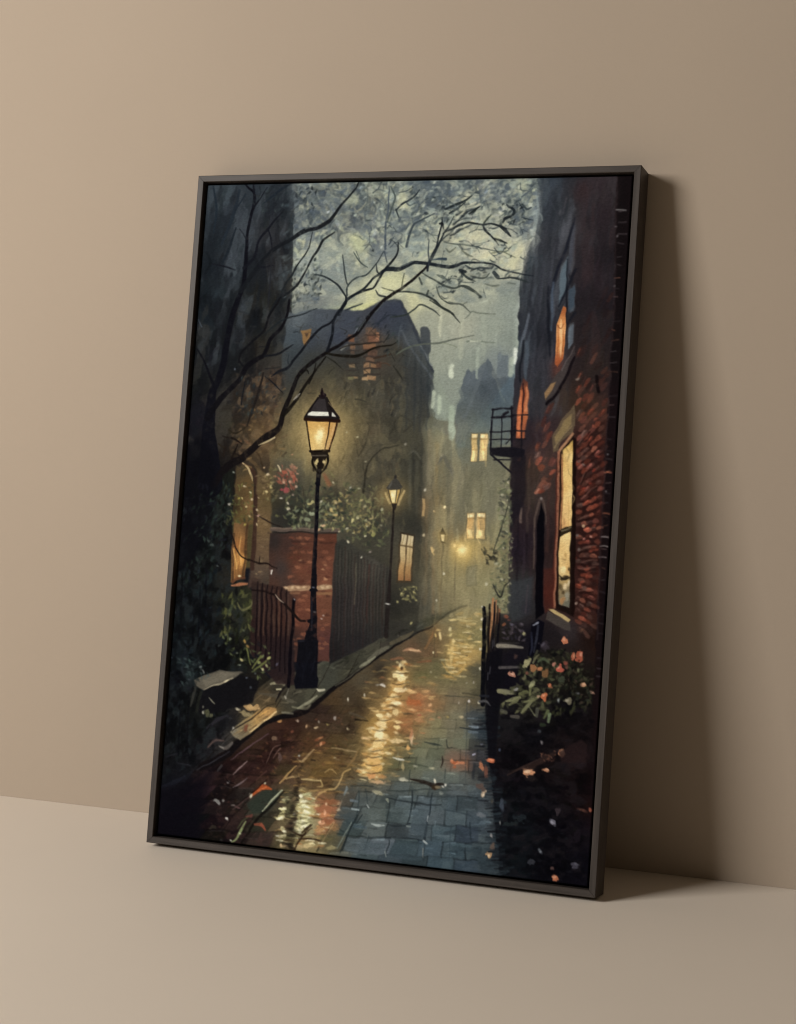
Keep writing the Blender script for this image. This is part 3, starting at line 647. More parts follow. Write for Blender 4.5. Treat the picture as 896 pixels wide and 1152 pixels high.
def paint_garden_wall():
    # arched doorway on the left, lit from within
    poly([(268, 540), (272, 522), (280, 524), (285, 540), (287, 590), (282, 640), (262, 640), (262, 590)], '4b4129', 1.5, .9)
    wash([(266, 525), (280, 527), (286, 545), (285, 590), (262, 590)], [(272, 530, '3e3628'), (278, 545, '5e4a2e'), (270, 555, '4d3e28'), (280, 570, '74593a'), (272, 580, '5a4a2c'), (265, 570, '261f16')], 1.5)
    wash([(263.6, 588), (279.6, 588), (276.6, 650), (260, 655), (261, 630)], [(266, 592, '6b5034'), (277, 592, '4c3a28'), (270, 600, '84603a'), (268, 615, 'a86c3c'), (276, 618, '5c4028'), (264, 630, 'a87a44'), (272, 630, 'e8a858'), (266, 645, '8a6038'), (274, 648, '5c3e26')], .9)
    line([(263.6, 600), (262, 655)], 2.6, '3a2a1e', .85, .9)
    line([(278, 590), (277, 620), (274, 652)], (2, 3, 2), '38281c', .8, 1)
    line([(272, 604), (270, 622), (272, 636)], (1, 2.4, 1.6), 'd8a862', .7, 1)
    line([(267, 596), (266, 650)], (1.4, 2), '6a4a2c', .5, .8)
    line([(270, 600), (269, 652)], 1, '6b4a2a', .7, .5)
    line([(264, 617), (267, 640)], 1.6, 'd9a860', .7, .6)
    line([(271, 521), (280, 525), (287, 535), (289, 556), (287.5, 590), (284, 634)], (2.5, 4, 5, 5, 5, 5), '38271f', .95, .7)
    line([(278, 516), (289, 524), (293.6, 540), (293, 580), (290, 632)], (2, 4, 5, 6, 6), '57452f', .8, 1)
    line([(284, 507), (291, 512), (296, 524), (296.5, 536)], (1, 2, 2, 1), '2a2118', .85, .6)
    line([(273, 521), (279, 526), (283.4, 536), (284.4, 541)], (1.5, 2.4, 2.4, 1.2), 'b9a276', .95, .5, body=.8)
    brush([(288, 520), (302, 520), (302, 640), (288, 640)], 90, 5, 5, 1.8, .25, .6, 25)
    glow(296, 492, 20, '6e573a', .5, 26)
    for k in range(110):
        x, y = rng.uniform(266, 322), rng.uniform(432, 530)
        if x < 290 - (y - 430) * .1 and y < 460:
            continue
        a = math.radians(rng.normal(-10, 35))
        L = rng.uniform(2, 6)
        line([(x - math.cos(a) * L / 2, y - math.sin(a) * L / 2), (x + math.cos(a) * L / 2, y + math.sin(a) * L / 2)], (1, rng.uniform(1.4, 3)), ['7a6040', '5c4830', '46372a', '8a7048', '33281e', '664a36'][k % 6], rng.uniform(.25, .65), .8, body=.5)
    # wall beside the arch
    wash([(290, 528), (305, 535), (306, 600), (303, 660), (280, 662), (286, 600)], [(295, 540, '5a4b34'), (300, 560, '57482f'), (296, 590, '665238'), (298, 620, '5f4c38'), (292, 645, '55473a'), (300, 655, '40372f'), (288, 655, '3a2c26')], 2)
    for k in range(60):
        dot(rng.uniform(288, 303), rng.uniform(535, 655), rng.uniform(1.2, 3), rng.uniform(.6, 1.3), ['7d6a4c', '8a7455', '4a3c2c', '6e5a44', '3a2e24'][k % 5], rng.uniform(-12, 12), .7, rng.uniform(.3, .8))
    line([(288, 560), (287, 600), (284, 640)], (5, 5, 5), '33231d', .85, .8)
    # pillar of brick with a stone cap
    wash([(304, 600), (379, 600), (375, 670), (371, 745), (330, 745), (318, 700), (302, 680)], [
        (308, 610, '2c2522'), (316, 640, '3a302c'), (325, 615, '3d2a24'), (332, 625, '56301f'), (345, 612, '5b3425'), (340, 640, '6d3c28'), (367, 610, '5c3222'), (372, 640, '6b3c2a'), (345, 680, '6e3b28'), (335, 695, '643526'),
        (368, 660, '7a4830'), (367, 690, '6b3e2a'), (368, 720, '54302a'), (330, 720, '352420'), (320, 665, '403028'), (312, 690, '35221d')], 1.0)
    for r in range(24):
        y = 606 + r * 5.4
        for k in range(6):
            x = 329 + k * 8.4 + (r % 2) * 4.2 - r * .18
            if x > 374 - r * .2 or (351 < x < 358):
                continue
            if rng.random() < .75:
                dot(x, y, 3.4, 1.7, ['7d4630', '8a4e34', '5a2f22', '6b3a29', '94583a', '4a2a20'][rng.integers(6)], rng.uniform(-6, 6), .7, rng.uniform(.4, .85))
    line([(329, 610), (375, 611)], 2, '2c1c18', .5, 1)
    for x, y, r in [(367, 635.5, 2), (364, 641, 2.5), (367, 652, 3.5), (339, 631, 2)]:
        dot(x, y, r, r * .5, 'b07a50', 8, .6, .8)
    line([(320, 662), (329, 661.6), (347, 662)], (4, 6.6, 6), 'a77f58', .95, .8, body=.8)
    line([(359, 661.4), (367, 660.6), (374, 661)], (5, 6.4, 4), 'a9855c', .95, .8, body=.8)
    for x in (323, 329.5, 336, 342.5, 363, 369.5):
        dot(x, 660.8, 2.5, 1.4, 'd2ae80', 0, .8, .8)
    line([(328, 667), (337, 667.5)], 3, '8a5c3c', .7, .9)
    line([(358, 668), (373, 668)], 3, '94683f', .7, .9)
    line([(306, 595.6), (330, 596), (352, 597), (381, 596.5)], 4.2, '5a4c42', .95, .7, body=.5)
    line([(306, 594), (350, 595), (381, 594.6)], 1.3, '7d6c5c', .7, .5)
    line([(307, 599), (380, 599.6)], 1.6, '1f1816', .8, .6)
    for x, y in [(363.5, 692.5), (361.6, 696), (305, 642.6)]:
        dot(x, y, 1.4, 1.2, 'c0a898', 0, .5, .85)
    # plank fence to the right of the pillar
    wash([(377, 612), (386, 606), (410, 622), (439, 640), (438, 714), (371, 748)], [(380, 620, '33322c'), (395, 625, '393730'), (420, 640, '46423a'), (436, 650, '383630'), (378, 680, '2a2726'), (400, 680, '322e2c'), (425, 685, '35322c'),
                                                                                       (375, 735, '1e1c1c'), (400, 725, '262424'), (430, 712, '2c2b28')], 1.3)
    for k in range(17):
        x = 378 + k * 3.6
        top, bot = 612 + k * 1.7 + rng.uniform(-3, 3), 742 - k * 1.7
        line([(x, top), (x - 1, (top + bot) / 2), (x - 2.2, bot)], (1, 1.5, 1), '1d1918' if k % 3 else '2e1e1b', .5, .9)
        if k % 2:
            line([(x + 1.6, top + 4), (x, bot - 20)], (1.4, 1), '4c443d', .35, .9)
    line([(416, 636), (413, 700)], 1.8, '3c2622', .6, .6)
    line([(401, 634), (399, 680)], 1.6, '6a6450', .45, .7)
    # railings before the pillar
    wash([(284, 655), (318, 660), (332, 672), (332, 770), (312, 770), (282, 735)], [(290, 670, '2e2420'), (305, 680, '2f201d'), (318, 690, '3a2620'), (328, 690, '4a2c22'), (290, 710, '281b19'), (310, 730, '241a1a'), (326, 740, '241c1d')], 1.3, .9)
    for k, x in enumerate((289, 294.4, 300, 305.4, 311, 316.4, 322)):
        line([(x + 1.6, 655 + k * 1.4), (x, 710), (x - 1.2, 740 + k * 3)], (1.3, 2, 1.4), '120d0f', .9, .5)
        line([(x + 4, 660 + k * 1.2), (x + 2.6, 715)], (1, 1.4), ['4c3a30', '5a4234', '3e2c26'][k % 3], .7, .5)
    line([(331.6, 676), (329, 715), (325, 772)], (3.6, 3.8, 4), '0d0a0e', .97, .5)
    dot(332, 674.6, 2.6, 2.6, '1a1418', 0, .5)
    dot(332.2, 674.4, 1.1, 1.2, 'a59c98', 0, .4)
    line([(284, 664), (300, 665.5), (312, 671), (325, 684), (337, 697), (344, 699)], (1.4, 2, 2.4, 2.6, 3, 2), '17100f', .95, .5)
    line([(311.5, 670), (316, 675), (320, 678)], (1, 1.8, .8), 'a5917c', .9, .4)
    line([(280, 630), (292, 634), (300, 634), (312, 640)], (1.4, 2, 2, 1), '17100e', .9, .5)
    line([(292, 634), (292.5, 626)], (1.6, .6), '17100e', .9, .5)
    line([(258, 593), (265, 612), (272, 626), (280, 631)], (1.6, 1.8, 1.6, 1.6), '15100f', .9, .5)
    line([(288, 579), (296, 584), (304, 588), (318, 593)], (1, 1.6, 1.6, 1), '1b1412', .85, .5)
    line([(305, 645), (306.4, 641.5)], (2, 1.2), 'd7cfc0', .9, .5)
    # sill and foot of the lit door
    line([(261, 659), (270, 658), (279, 657.4)], (2, 4, 2.4), '9c6647', .95, .7, body=.6)
    line([(262, 655), (268, 651.5), (276, 651)], 3, '5c3a28', .8, .9)
    dot(270.6, 648.6, 2.4, 1.4, 'e9d7a6', 0, .5)


def paint_lamp_post():
    D = '100f14'
    # standing block and post
    poly([(335.5, 720), (358.4, 720.6), (357, 760), (358.5, 764), (357.6, 774), (333, 775), (331, 766), (333.6, 758)], '0e0e13', 1.0, .98)
    poly([(338, 720), (355, 720), (358, 722.5), (335, 722.5)], '23222a', .6, .7)
    brush([(336, 724), (356, 724), (355, 768), (335, 768)], 50, 92, 9, 2, .1, .5, 14, ['1c1d26', '08080b', '17181f', '22242c'], .9)
    line([(357.8, 540), (356.4, 589), (354.3, 636), (353.8, 660)], (4.8, 4.6, 5.2, 6.2), D, 1, .45)
    line([(353.8, 648), (353, 672), (353, 700), (350, 722)], (6.4, 6.8, 8, 15), D, 1, .5)
    line([(360.6, 517), (358, 545)], (5, 5.4), D, 1, .5)
    for y, r in ((545, 3.4), (572, 2.7), (602, 2.9), (665, 4.8), (699, 5), (712, 6)):
        dot(357.8 - (y - 545) * .045 + (0 if y < 600 else .4), y, r, 2, D, 0, .5)
    dot(353, 661.5, 1.8, .9, '7d808a', 0, .4, .9)
    dot(354.5, 689, 1.8, 1, '6b6460', 0, .4, .8)
    line([(351.4, 672), (351, 710)], .9, '32323c', .7, .4)
    line([(355.8, 548), (354.6, 590), (352.8, 640)], .8, '3c342e', .55, .4)
    # collar with two scrolls
    poly([(349, 507), (370.5, 507), (369, 513), (366.5, 518), (363.5, 528), (358, 528), (353.4, 518), (350.6, 513)], '1e1813', .5, .97)
    line([(353, 515), (352, 521), (355, 528), (359, 533)], (3.4, 3, 2.4, 1.6), '17130f', .97, .4)
    line([(369, 513), (369.4, 520), (366, 527), (361, 533)], (3.4, 2.6, 2.2, 1.6), '17130f', .97, .4)
    dot(357, 519.6, 2, 3.2, 'c9b47c', 15, .5)
    dot(364.8, 520, 1.6, 2.8, 'd6bf86', -10, .5)
    line([(351, 513), (368, 513)], 1.4, '6e6454', .7, .5)
    dot(353.4, 529, 2, 2.4, '2a241c', 0, .4)
    dot(366, 527, 1.8, 2.2, '2a241c', 0, .4)
    # glass
    wash([(345, 474), (380, 475), (370.4, 509), (350, 508)], [(347, 478, 'cfa159'), (360, 480, 'd7ab60'), (370, 480, 'c39452'), (350, 492, 'dcb468'), (360, 490, 'f5d88e'), (366, 485, 'd9ab62'), (374, 485, 'c08f58'), (353, 504, 'e3bf78'), (362, 503, 'f0d690'), (368, 502, 'b98f5c')], .6)
    dot(360, 491, 4.5, 8, 'fbe6a4', 0, 2.6, .9, .8)
    dot(360.4, 489, 2.6, 4.4, 'fff2c0', 0, 2, .7)
    line([(371.4, 474), (369.6, 490), (366, 506)], (1.8, 1.6, 1.2), '2a1d14', .95, .4)
    line([(344.6, 474), (350, 508)], 1.8, '1d140e', .97, .4, False)
    line([(380, 475), (375.6, 492), (370.4, 508)], (2.2, 2, 1.8), '2b1810', .97, .4)
    line([(376.6, 478), (373.4, 490)], 1.4, 'd8b07a', .7, .5)
    line([(349, 508), (371, 508)], 2.6, '17110e', 1, .4, False)
    # hood
    poly([(357.6, 447), (368.6, 447), (374, 457), (382.6, 470), (382, 475), (342.6, 473.6), (342, 470), (350, 458)], '1f1a19', .6, 1, .4)
    poly([(357.8, 449), (366, 449), (369, 463.5), (350.4, 463), (353, 456)], '353030', .8, .95)
    poly([(351, 463.4), (369.6, 464), (370.4, 468.6), (346, 468), (347, 465.6)], 'e9e6d4', .5, 1, .9)
    poly([(373, 463.2), (376, 465.6), (378.8, 469.6), (374, 469)], 'dcd9c8', .5, .95, .9)
    line([(370, 452), (373.5, 464), (371.6, 470)], 1.4, '191413', .95, .4)
    line([(343, 472.4), (362, 473), (382, 474.4)], 3.6, '24150f', 1, .5)
    line([(370, 453), (376, 460), (382.4, 469)], .9, '8d7a58', .7, .4)
    line([(358, 449), (350, 459), (343, 470)], 1.6, '120e10', .9, .4)
    dot(363.3, 445.6, 4.6, 3, '1d1618', 0, .5)
    line([(363, 437.6), (363, 444)], (1.6, 5), '1a1214', 1, .5)
    dot(364.8, 443.6, 1, 1.6, '4a3c3a', 0, .5, .8)


def paint_creepers():
    # flowering creeper over the pillar
    glow(350, 572, 34, '33342a', .45, 16)
    area = [(318, 560), (350, 540), (395, 545), (430, 575), (440, 605), (420, 625), (396, 610), (380, 596), (320, 594)]
    leaves(area, 300, ['4b4d38', '5e6044', '3a3f34', '6f6f4a', '52563f', '2e322a'], (1.2, 3.4), None, (.5, .95))
    leaves([(325, 575), (355, 560), (380, 570), (378, 594), (322, 594)], 90, ['262a24', '7a7d5e', '565c48', '8c8c68', '1d1f1c'], (1.2, 3.6), None, (.5, .95))
    leaves([(365, 560), (395, 550), (425, 580), (420, 600), (385, 598), (365, 592)], 110, ['9c8a58', '7f7a50', 'b39a64', '64623f', 'c0ae78'], (1, 2.8), None, (.4, .9))
    leaves([(395, 550), (425, 545), (440, 580), (420, 598), (398, 590)], 70, ['6f6d4a', '807b54', '8f8a60', '5c5a40'], (1.4, 3.6), None, (.4, .8))
    for x, y, r, c in [(349.5, 566.6, 3.4, 'b3a874'), (351, 579, 3.6, '9ba081'), (346, 585, 3.2, '7f8468'), (335, 575, 3, '6d735c'), (373, 574, 3, 'd8bd7c'), (377, 579, 2.6, 'd5b474'), (362, 565, 2, 'd6cfae'),
                       (364, 591, 3, 'e0b98c'), (360, 596, 2.2, 'd8b080'), (397, 586, 3, 'd8cb8c'), (403, 583, 2, 'bdb588'), (391, 595.4, 2, 'c9c2a0'), (395, 549, 1.8, 'cfcab2'), (404.6, 550, 1.8, 'a9a888'),
                       (375.6, 543.4, 1.6, 'ded0aa'), (377.6, 566, 1.9, 'ccb88c'), (411, 569, 2.4, 'aaa078'), (392.5, 609.6, 1.9, 'e0d6b4'), (411.6, 603, 1.8, 'e0d8ae'), (412, 586, 2, 'a8a47c'), (406.6, 626.5, 1.9, 'dcd6bc'),
                       (430, 573.6, 1.8, 'c0bc98'), (382.6, 598.4, 1.5, 'd8cca0'), (421, 601, 2.8, '8b8754'), (384, 556, 2, '9c9468'), (324.6, 572, 1.9, 'ccc0a4'), (417, 621, 2, '9a8c80'), (402.6, 491.5, 1.6, 'd6cca0'),
                       (390.4, 487, 1.2, 'd0c79c'), (412.6, 519, 1.4, 'bdb694'), (429, 591, 1.4, 'a8a284'), (413, 593, 1.4, 'c9c498'), (398, 600, 1.3, 'c8c08e')]:
        dot(x, y, r, r * rng.uniform(.55, .85), c, rng.uniform(-50, 50), .55, .95, .9)
    # pink blossom
    leaves([(312, 532), (318, 524), (332, 526), (336, 545), (326, 556), (314, 552)], 46, ['a0523c', 'b4634a', '8a4434', 'c07a5c'], (1.4, 3.6), 80, (.6, .95))
    for x, y, r, c in [(320, 531, 3.2, 'a9583f'), (330.6, 536.6, 2.8, 'c07254'), (319.5, 544, 2, 'dba27c'), (326.4, 543, 2, 'dd9c78'), (321, 552, 4, 'a24c48'), (316.5, 551, 2.2, 'a84446'), (329.6, 557, 1.5, 'c8a68c'),
                       (334.4, 548, 1.6, 'dcb894'), (310, 536, 2.2, 'b36c50'), (335.6, 533.4, 2, 'cf9872'), (330, 512, 1.3, 'b58a66'), (329.5, 523, 1.3, 'c09068'), (334.6, 526.6, 1.6, 'c08c60'), (323, 537, 2, '8c3e30')]:
        dot(x, y, r, r * .8, c, rng.uniform(-30, 30), .6, .95, .9)
    line([(313, 524), (316, 530)], (1.4, 2.2), 'dcc494', .9, .5)
    line([(365, 535), (371, 545)], (3, 6), '8c5a40', .7, 1.4)
    line([(369, 529), (376, 537)], (1, 2.4), '77714c', .8, .6)
    # dark stems and leaves on the arch
    leaves([(255, 540), (285, 545), (286, 585), (255, 590)], 70, ['5a5c34', '4a4c30', '6a6a3c', '2a2c22', '3a3a28'], (1, 2.8), None, (.5, .9))
    leaves([(238, 545), (258, 540), (258, 600), (230, 610)], 60, ['1f2622', '2b352f', '252c26', '101312'], (1.4, 4), 110, (.5, .9))
    leaves([(296, 530), (312, 525), (314, 560), (296, 566)], 36, ['6c6440', '8a7a50', '4c4630', 'a08c60'], (1, 2.6), None, (.5, .9))
    for x, y, r, c in [(275.6, 547.6, 2.2, 'd4c8a4'), (282, 554.4, 1.9, 'd9caa0'), (273, 561, 1.9, 'cdbb78'), (268.6, 561.4, 1.7, 'bdb054'), (277, 569.6, 1.8, 'c9b884'), (284, 562.6, 2, 'd2c098'), (258, 567.4, 2.2, 'a9a294'), (280.6, 580.4, 1.6, 'd0ba88'),
                       (290, 574, 1.7, 'dcc8a0'), (289.4, 590.6, 1.8, 'dcc698'), (291, 581, 2, 'c29c88'), (275, 590, 2.2, 'a89c50'), (298.6, 526.6, 1.6, 'c2a27c'), (302, 534, 2.4, 'd2bc94'), (300.6, 554, 2.4, 'd2bc84'), (305.6, 549, 1.8, 'c0ac70'),
                       (291, 561, 1.2, 'c0a884'), (316.6, 561, 1.9, 'd8ccb4'), (324, 566.6, 1.7, 'd5c8a8'), (325.6, 572.6, 1.6, 'd5c8a8'), (305, 547, 1.5, 'd8c48c'), (263, 532, 1.7, '8a8f80'), (312, 579.6, 3, '5e5c3c'), (308, 562, 3, '4c4a38'),
                       (238.6, 612.6, 2.6, '545a56'), (235, 608.6, 2.2, '3d4440'), (210.6, 560.6, 1.4, '2c2f38'), (205.6, 583, 1, '4c5254'), (245.8, 636.6, 1.7, '5c605e'), (253, 587, 1.8, '3b3a36')]:
        dot(x, y, r, r * rng.uniform(.5, .8), c, rng.uniform(-60, 60), .5, .95, .9)
    # plants at the foot of the door and by the railings
    leaves([(250, 668), (284, 664), (286, 720), (248, 725)], 90, ['3a3d24', '4b4c2c', '2b2d20', '23261e', '5a5a36', '16180f'], (1.6, 4.6), 100, (.5, .9))
    line([(269, 678), (273, 686), (282, 682), (284, 675)], (1.4, 3, 2.4, 1), '6e6b46', .8, .6)
    line([(258, 690), (266, 676)], (4, 1.4), '4a5038', .7, 1)
    leaves([(252, 715), (300, 725), (310, 745), (300, 770), (255, 740)], 70, ['1c2018', '2c3022', '3c422c', '14161a', '5c6440'], (1.2, 3.4), None, (.5, .9))
    for x, y, r, c in [(303.4, 741, 2.8, 'a3a066'), (301, 748.6, 2.8, '989a68'), (296, 752.6, 2.2, 'c6c088'), (272, 742, 2.8, 'b5ab78'), (270, 748.6, 2.2, '747a68'), (276, 722, 3, '9a7a44'), (279, 728, 2.6, '8a6c40'), (275, 709, 2.2, '565c48'),
                       (260, 719, 2.4, '6a6f58'), (255, 714, 1.6, '54584c'), (267, 735, 1.6, '6a705c'), (247, 727, 1.7, '3f4440'), (278, 763, 1.8, '5e6670'), (282, 773, 1.5, '50565c'), (288, 758, 1.6, '545a58'), (312, 748, 2.6, '54505c'),
                       (296, 738, 2.6, '6c724a'), (287, 742, 2.4, '4b5432'), (292, 745, 3, '7f8550'), (303, 735, 1.8, '595c3a')]:
        dot(x, y, r, r * rng.uniform(.5, .8), c, rng.uniform(-60, 60), .5, .95, .9)
    for a, b in [((284, 752), (294, 738)), ((286, 754), (300, 744)), ((282, 748), (278, 730))]:
        line([a, b], (1.6, 2.6), '66693c', .85, .6)
    leaves([(200, 735), (232, 745), (236, 765), (205, 770)], 40, ['26302f', '3a4644', '171d1e', '4c5654'], (1.2, 3.4), 40, (.5, .9))
    for x, y, r, c in [(225, 751, 2.4, '5c625f'), (228.6, 756, 2.6, '5a5c58'), (213, 743, 3, '33403c'), (193.4, 740, 1.5, '454c55'), (213.6, 765, 1.5, '3c3f44'), (233, 655, 2.4, '2c3230'), (239, 628, 3.4, '232a28'), (198, 690, 1.2, '343a3c')]:
        dot(x, y, r, r * rng.uniform(.5, .8), c, rng.uniform(-60, 60), .6, .95)
    # the small lit bush by the second lamp
    leaves([(449, 662), (468, 658), (471, 672), (460, 678), (450, 672)], 40, ['6e6848', '8c8556', '4c4a34', 'a39a6a'], (.8, 2.2), None, (.5, .95))
    for x, y in [(452, 667.6), (456, 663), (465.6, 660), (466, 666.6), (459, 671), (468.6, 676), (463, 701), (447, 678)]:
        dot(x, y, 1.7, 1.2, 'b8ad74', rng.uniform(-40, 40), .5, .9)
    # climber on the fire-escape corner
    leaves([(562, 545), (576, 535), (576, 640), (570, 692), (553, 665), (556, 620), (562, 590)], 210, ['5c6048', '40443a', '6e7050', '2b2c2a', '7e7c58', '4a4c3c'], (1, 3), None, (.5, .95))
    for x, y, r in [(572.6, 544, 2), (566.4, 557, 2), (574, 553, 2.4), (572.6, 570, 2), (565, 585, 3.4), (570, 598, 1.8), (558, 634, 2.4), (567, 618, 1.6), (548, 658, 3), (566, 652.6, 2), (573, 657, 2), (568, 664, 2), (556, 668, 2), (565, 674, 1.6), (572, 563, 1.4)]:
        dot(x, y, r, r * .7, ['aaa488', '8d8c6c', 'b9b294'][int(x) % 3], rng.uniform(-50, 50), .5, .9, .9)
    leaves([(566, 545), (577, 535), (577, 640), (572, 690), (560, 680), (562, 610)], 60, ['9a9874', '84866a', 'b0aa86', '6c6e54'], (.8, 2), None, (.5, .95))
    line([(574, 560), (566, 590), (558, 612), (556, 622)], (1, 1.6, 1.4, 1), '33342c', .8, .5)
    line([(556, 660), (563, 672), (569, 660), (574, 655)], (1.4, 2, 1.8, 1), '22221f', .85, .5)
    leaves([(543, 618), (560, 612), (562, 632), (548, 636)], 22, ['26241e', '3a382c'], (1.4, 3.4), None, (.6, .95))


def paint_right_house_base():
    # tall panes catching the sky
    for p, c, a in [([(645, 232), (648, 236), (648, 300), (642, 311), (640, 290), (644, 262)], '4c4e54', .8), ([(644, 236), (640, 258), (630, 280), (633, 260)], '505358', .7),
                    ([(632, 300), (640, 288), (638, 328), (630, 347), (629, 325)], '4e595f', .95), ([(642, 325), (647.5, 320), (646, 350), (641, 352)], '4c5a66', .95),
                    ([(621, 320), (627, 316), (625, 355), (621, 358)], '3f4248', .8), ([(641.4, 366), (646.4, 364), (645, 386), (639.6, 391)], '5c666b', .95),
                    ([(590, 386), (595, 382), (594, 424), (590.6, 424)], '444c53', .9), ([(586, 388), (596, 352), (598, 356), (589, 386)], '4d545a', .8), ([(620, 392), (624, 384), (622, 416), (618, 430)], '3d3b42', .8)]:
        poly(p, c, 2.2, a * .85, .4)
    for a, b, w in [((647, 240), (638, 285), 2.4), ((640, 288), (640, 310), 3.4), ((641, 312), (630, 350), 3), ((628, 300), (620, 352), 2.4), ((648, 300), (640, 330), 2.6), ((647, 352), (640, 364), 2.4),
                    ((618, 345), (612, 430), 3), ((607, 360), (603, 420), 2.4), ((600, 300), (596, 345), 2.4), ((585, 400), (583, 430), 2.4)]:
        line([a, b], w, '1b1c22', .6, 1.2)
    for x0, y0, x1, y1, c, a in [(625, 275, 620, 310, '45464c', .4), (613, 300, 606, 360, '3a3c43', .5), (604, 330, 600, 420, '33353c', .5), (617, 260, 612, 300, '34363c', .5), (612, 420, 610, 480, '3a353a', .5), (604, 440, 603, 520, '3b3335', .5),
                                   (596, 520, 594, 600, '453a33', .5), (622, 440, 618, 500, '3c2c28', .5), (618, 520, 616, 620, '4a2c26', .5), (590, 600, 588, 690, '34292f', .6), (598, 610, 596, 690, '2f2428', .6), (583, 590, 581, 680, '171318', .7)]:
        line([(x0, y0), (x1, y1)], (1.4, 2.6), c, a, 1.2)
    dot(630.5, 239, 1.2, 3, '6c6266', 15, .7, .7)
    line([(638, 222), (633, 240)], 1.6, '524a50', .5, .9)


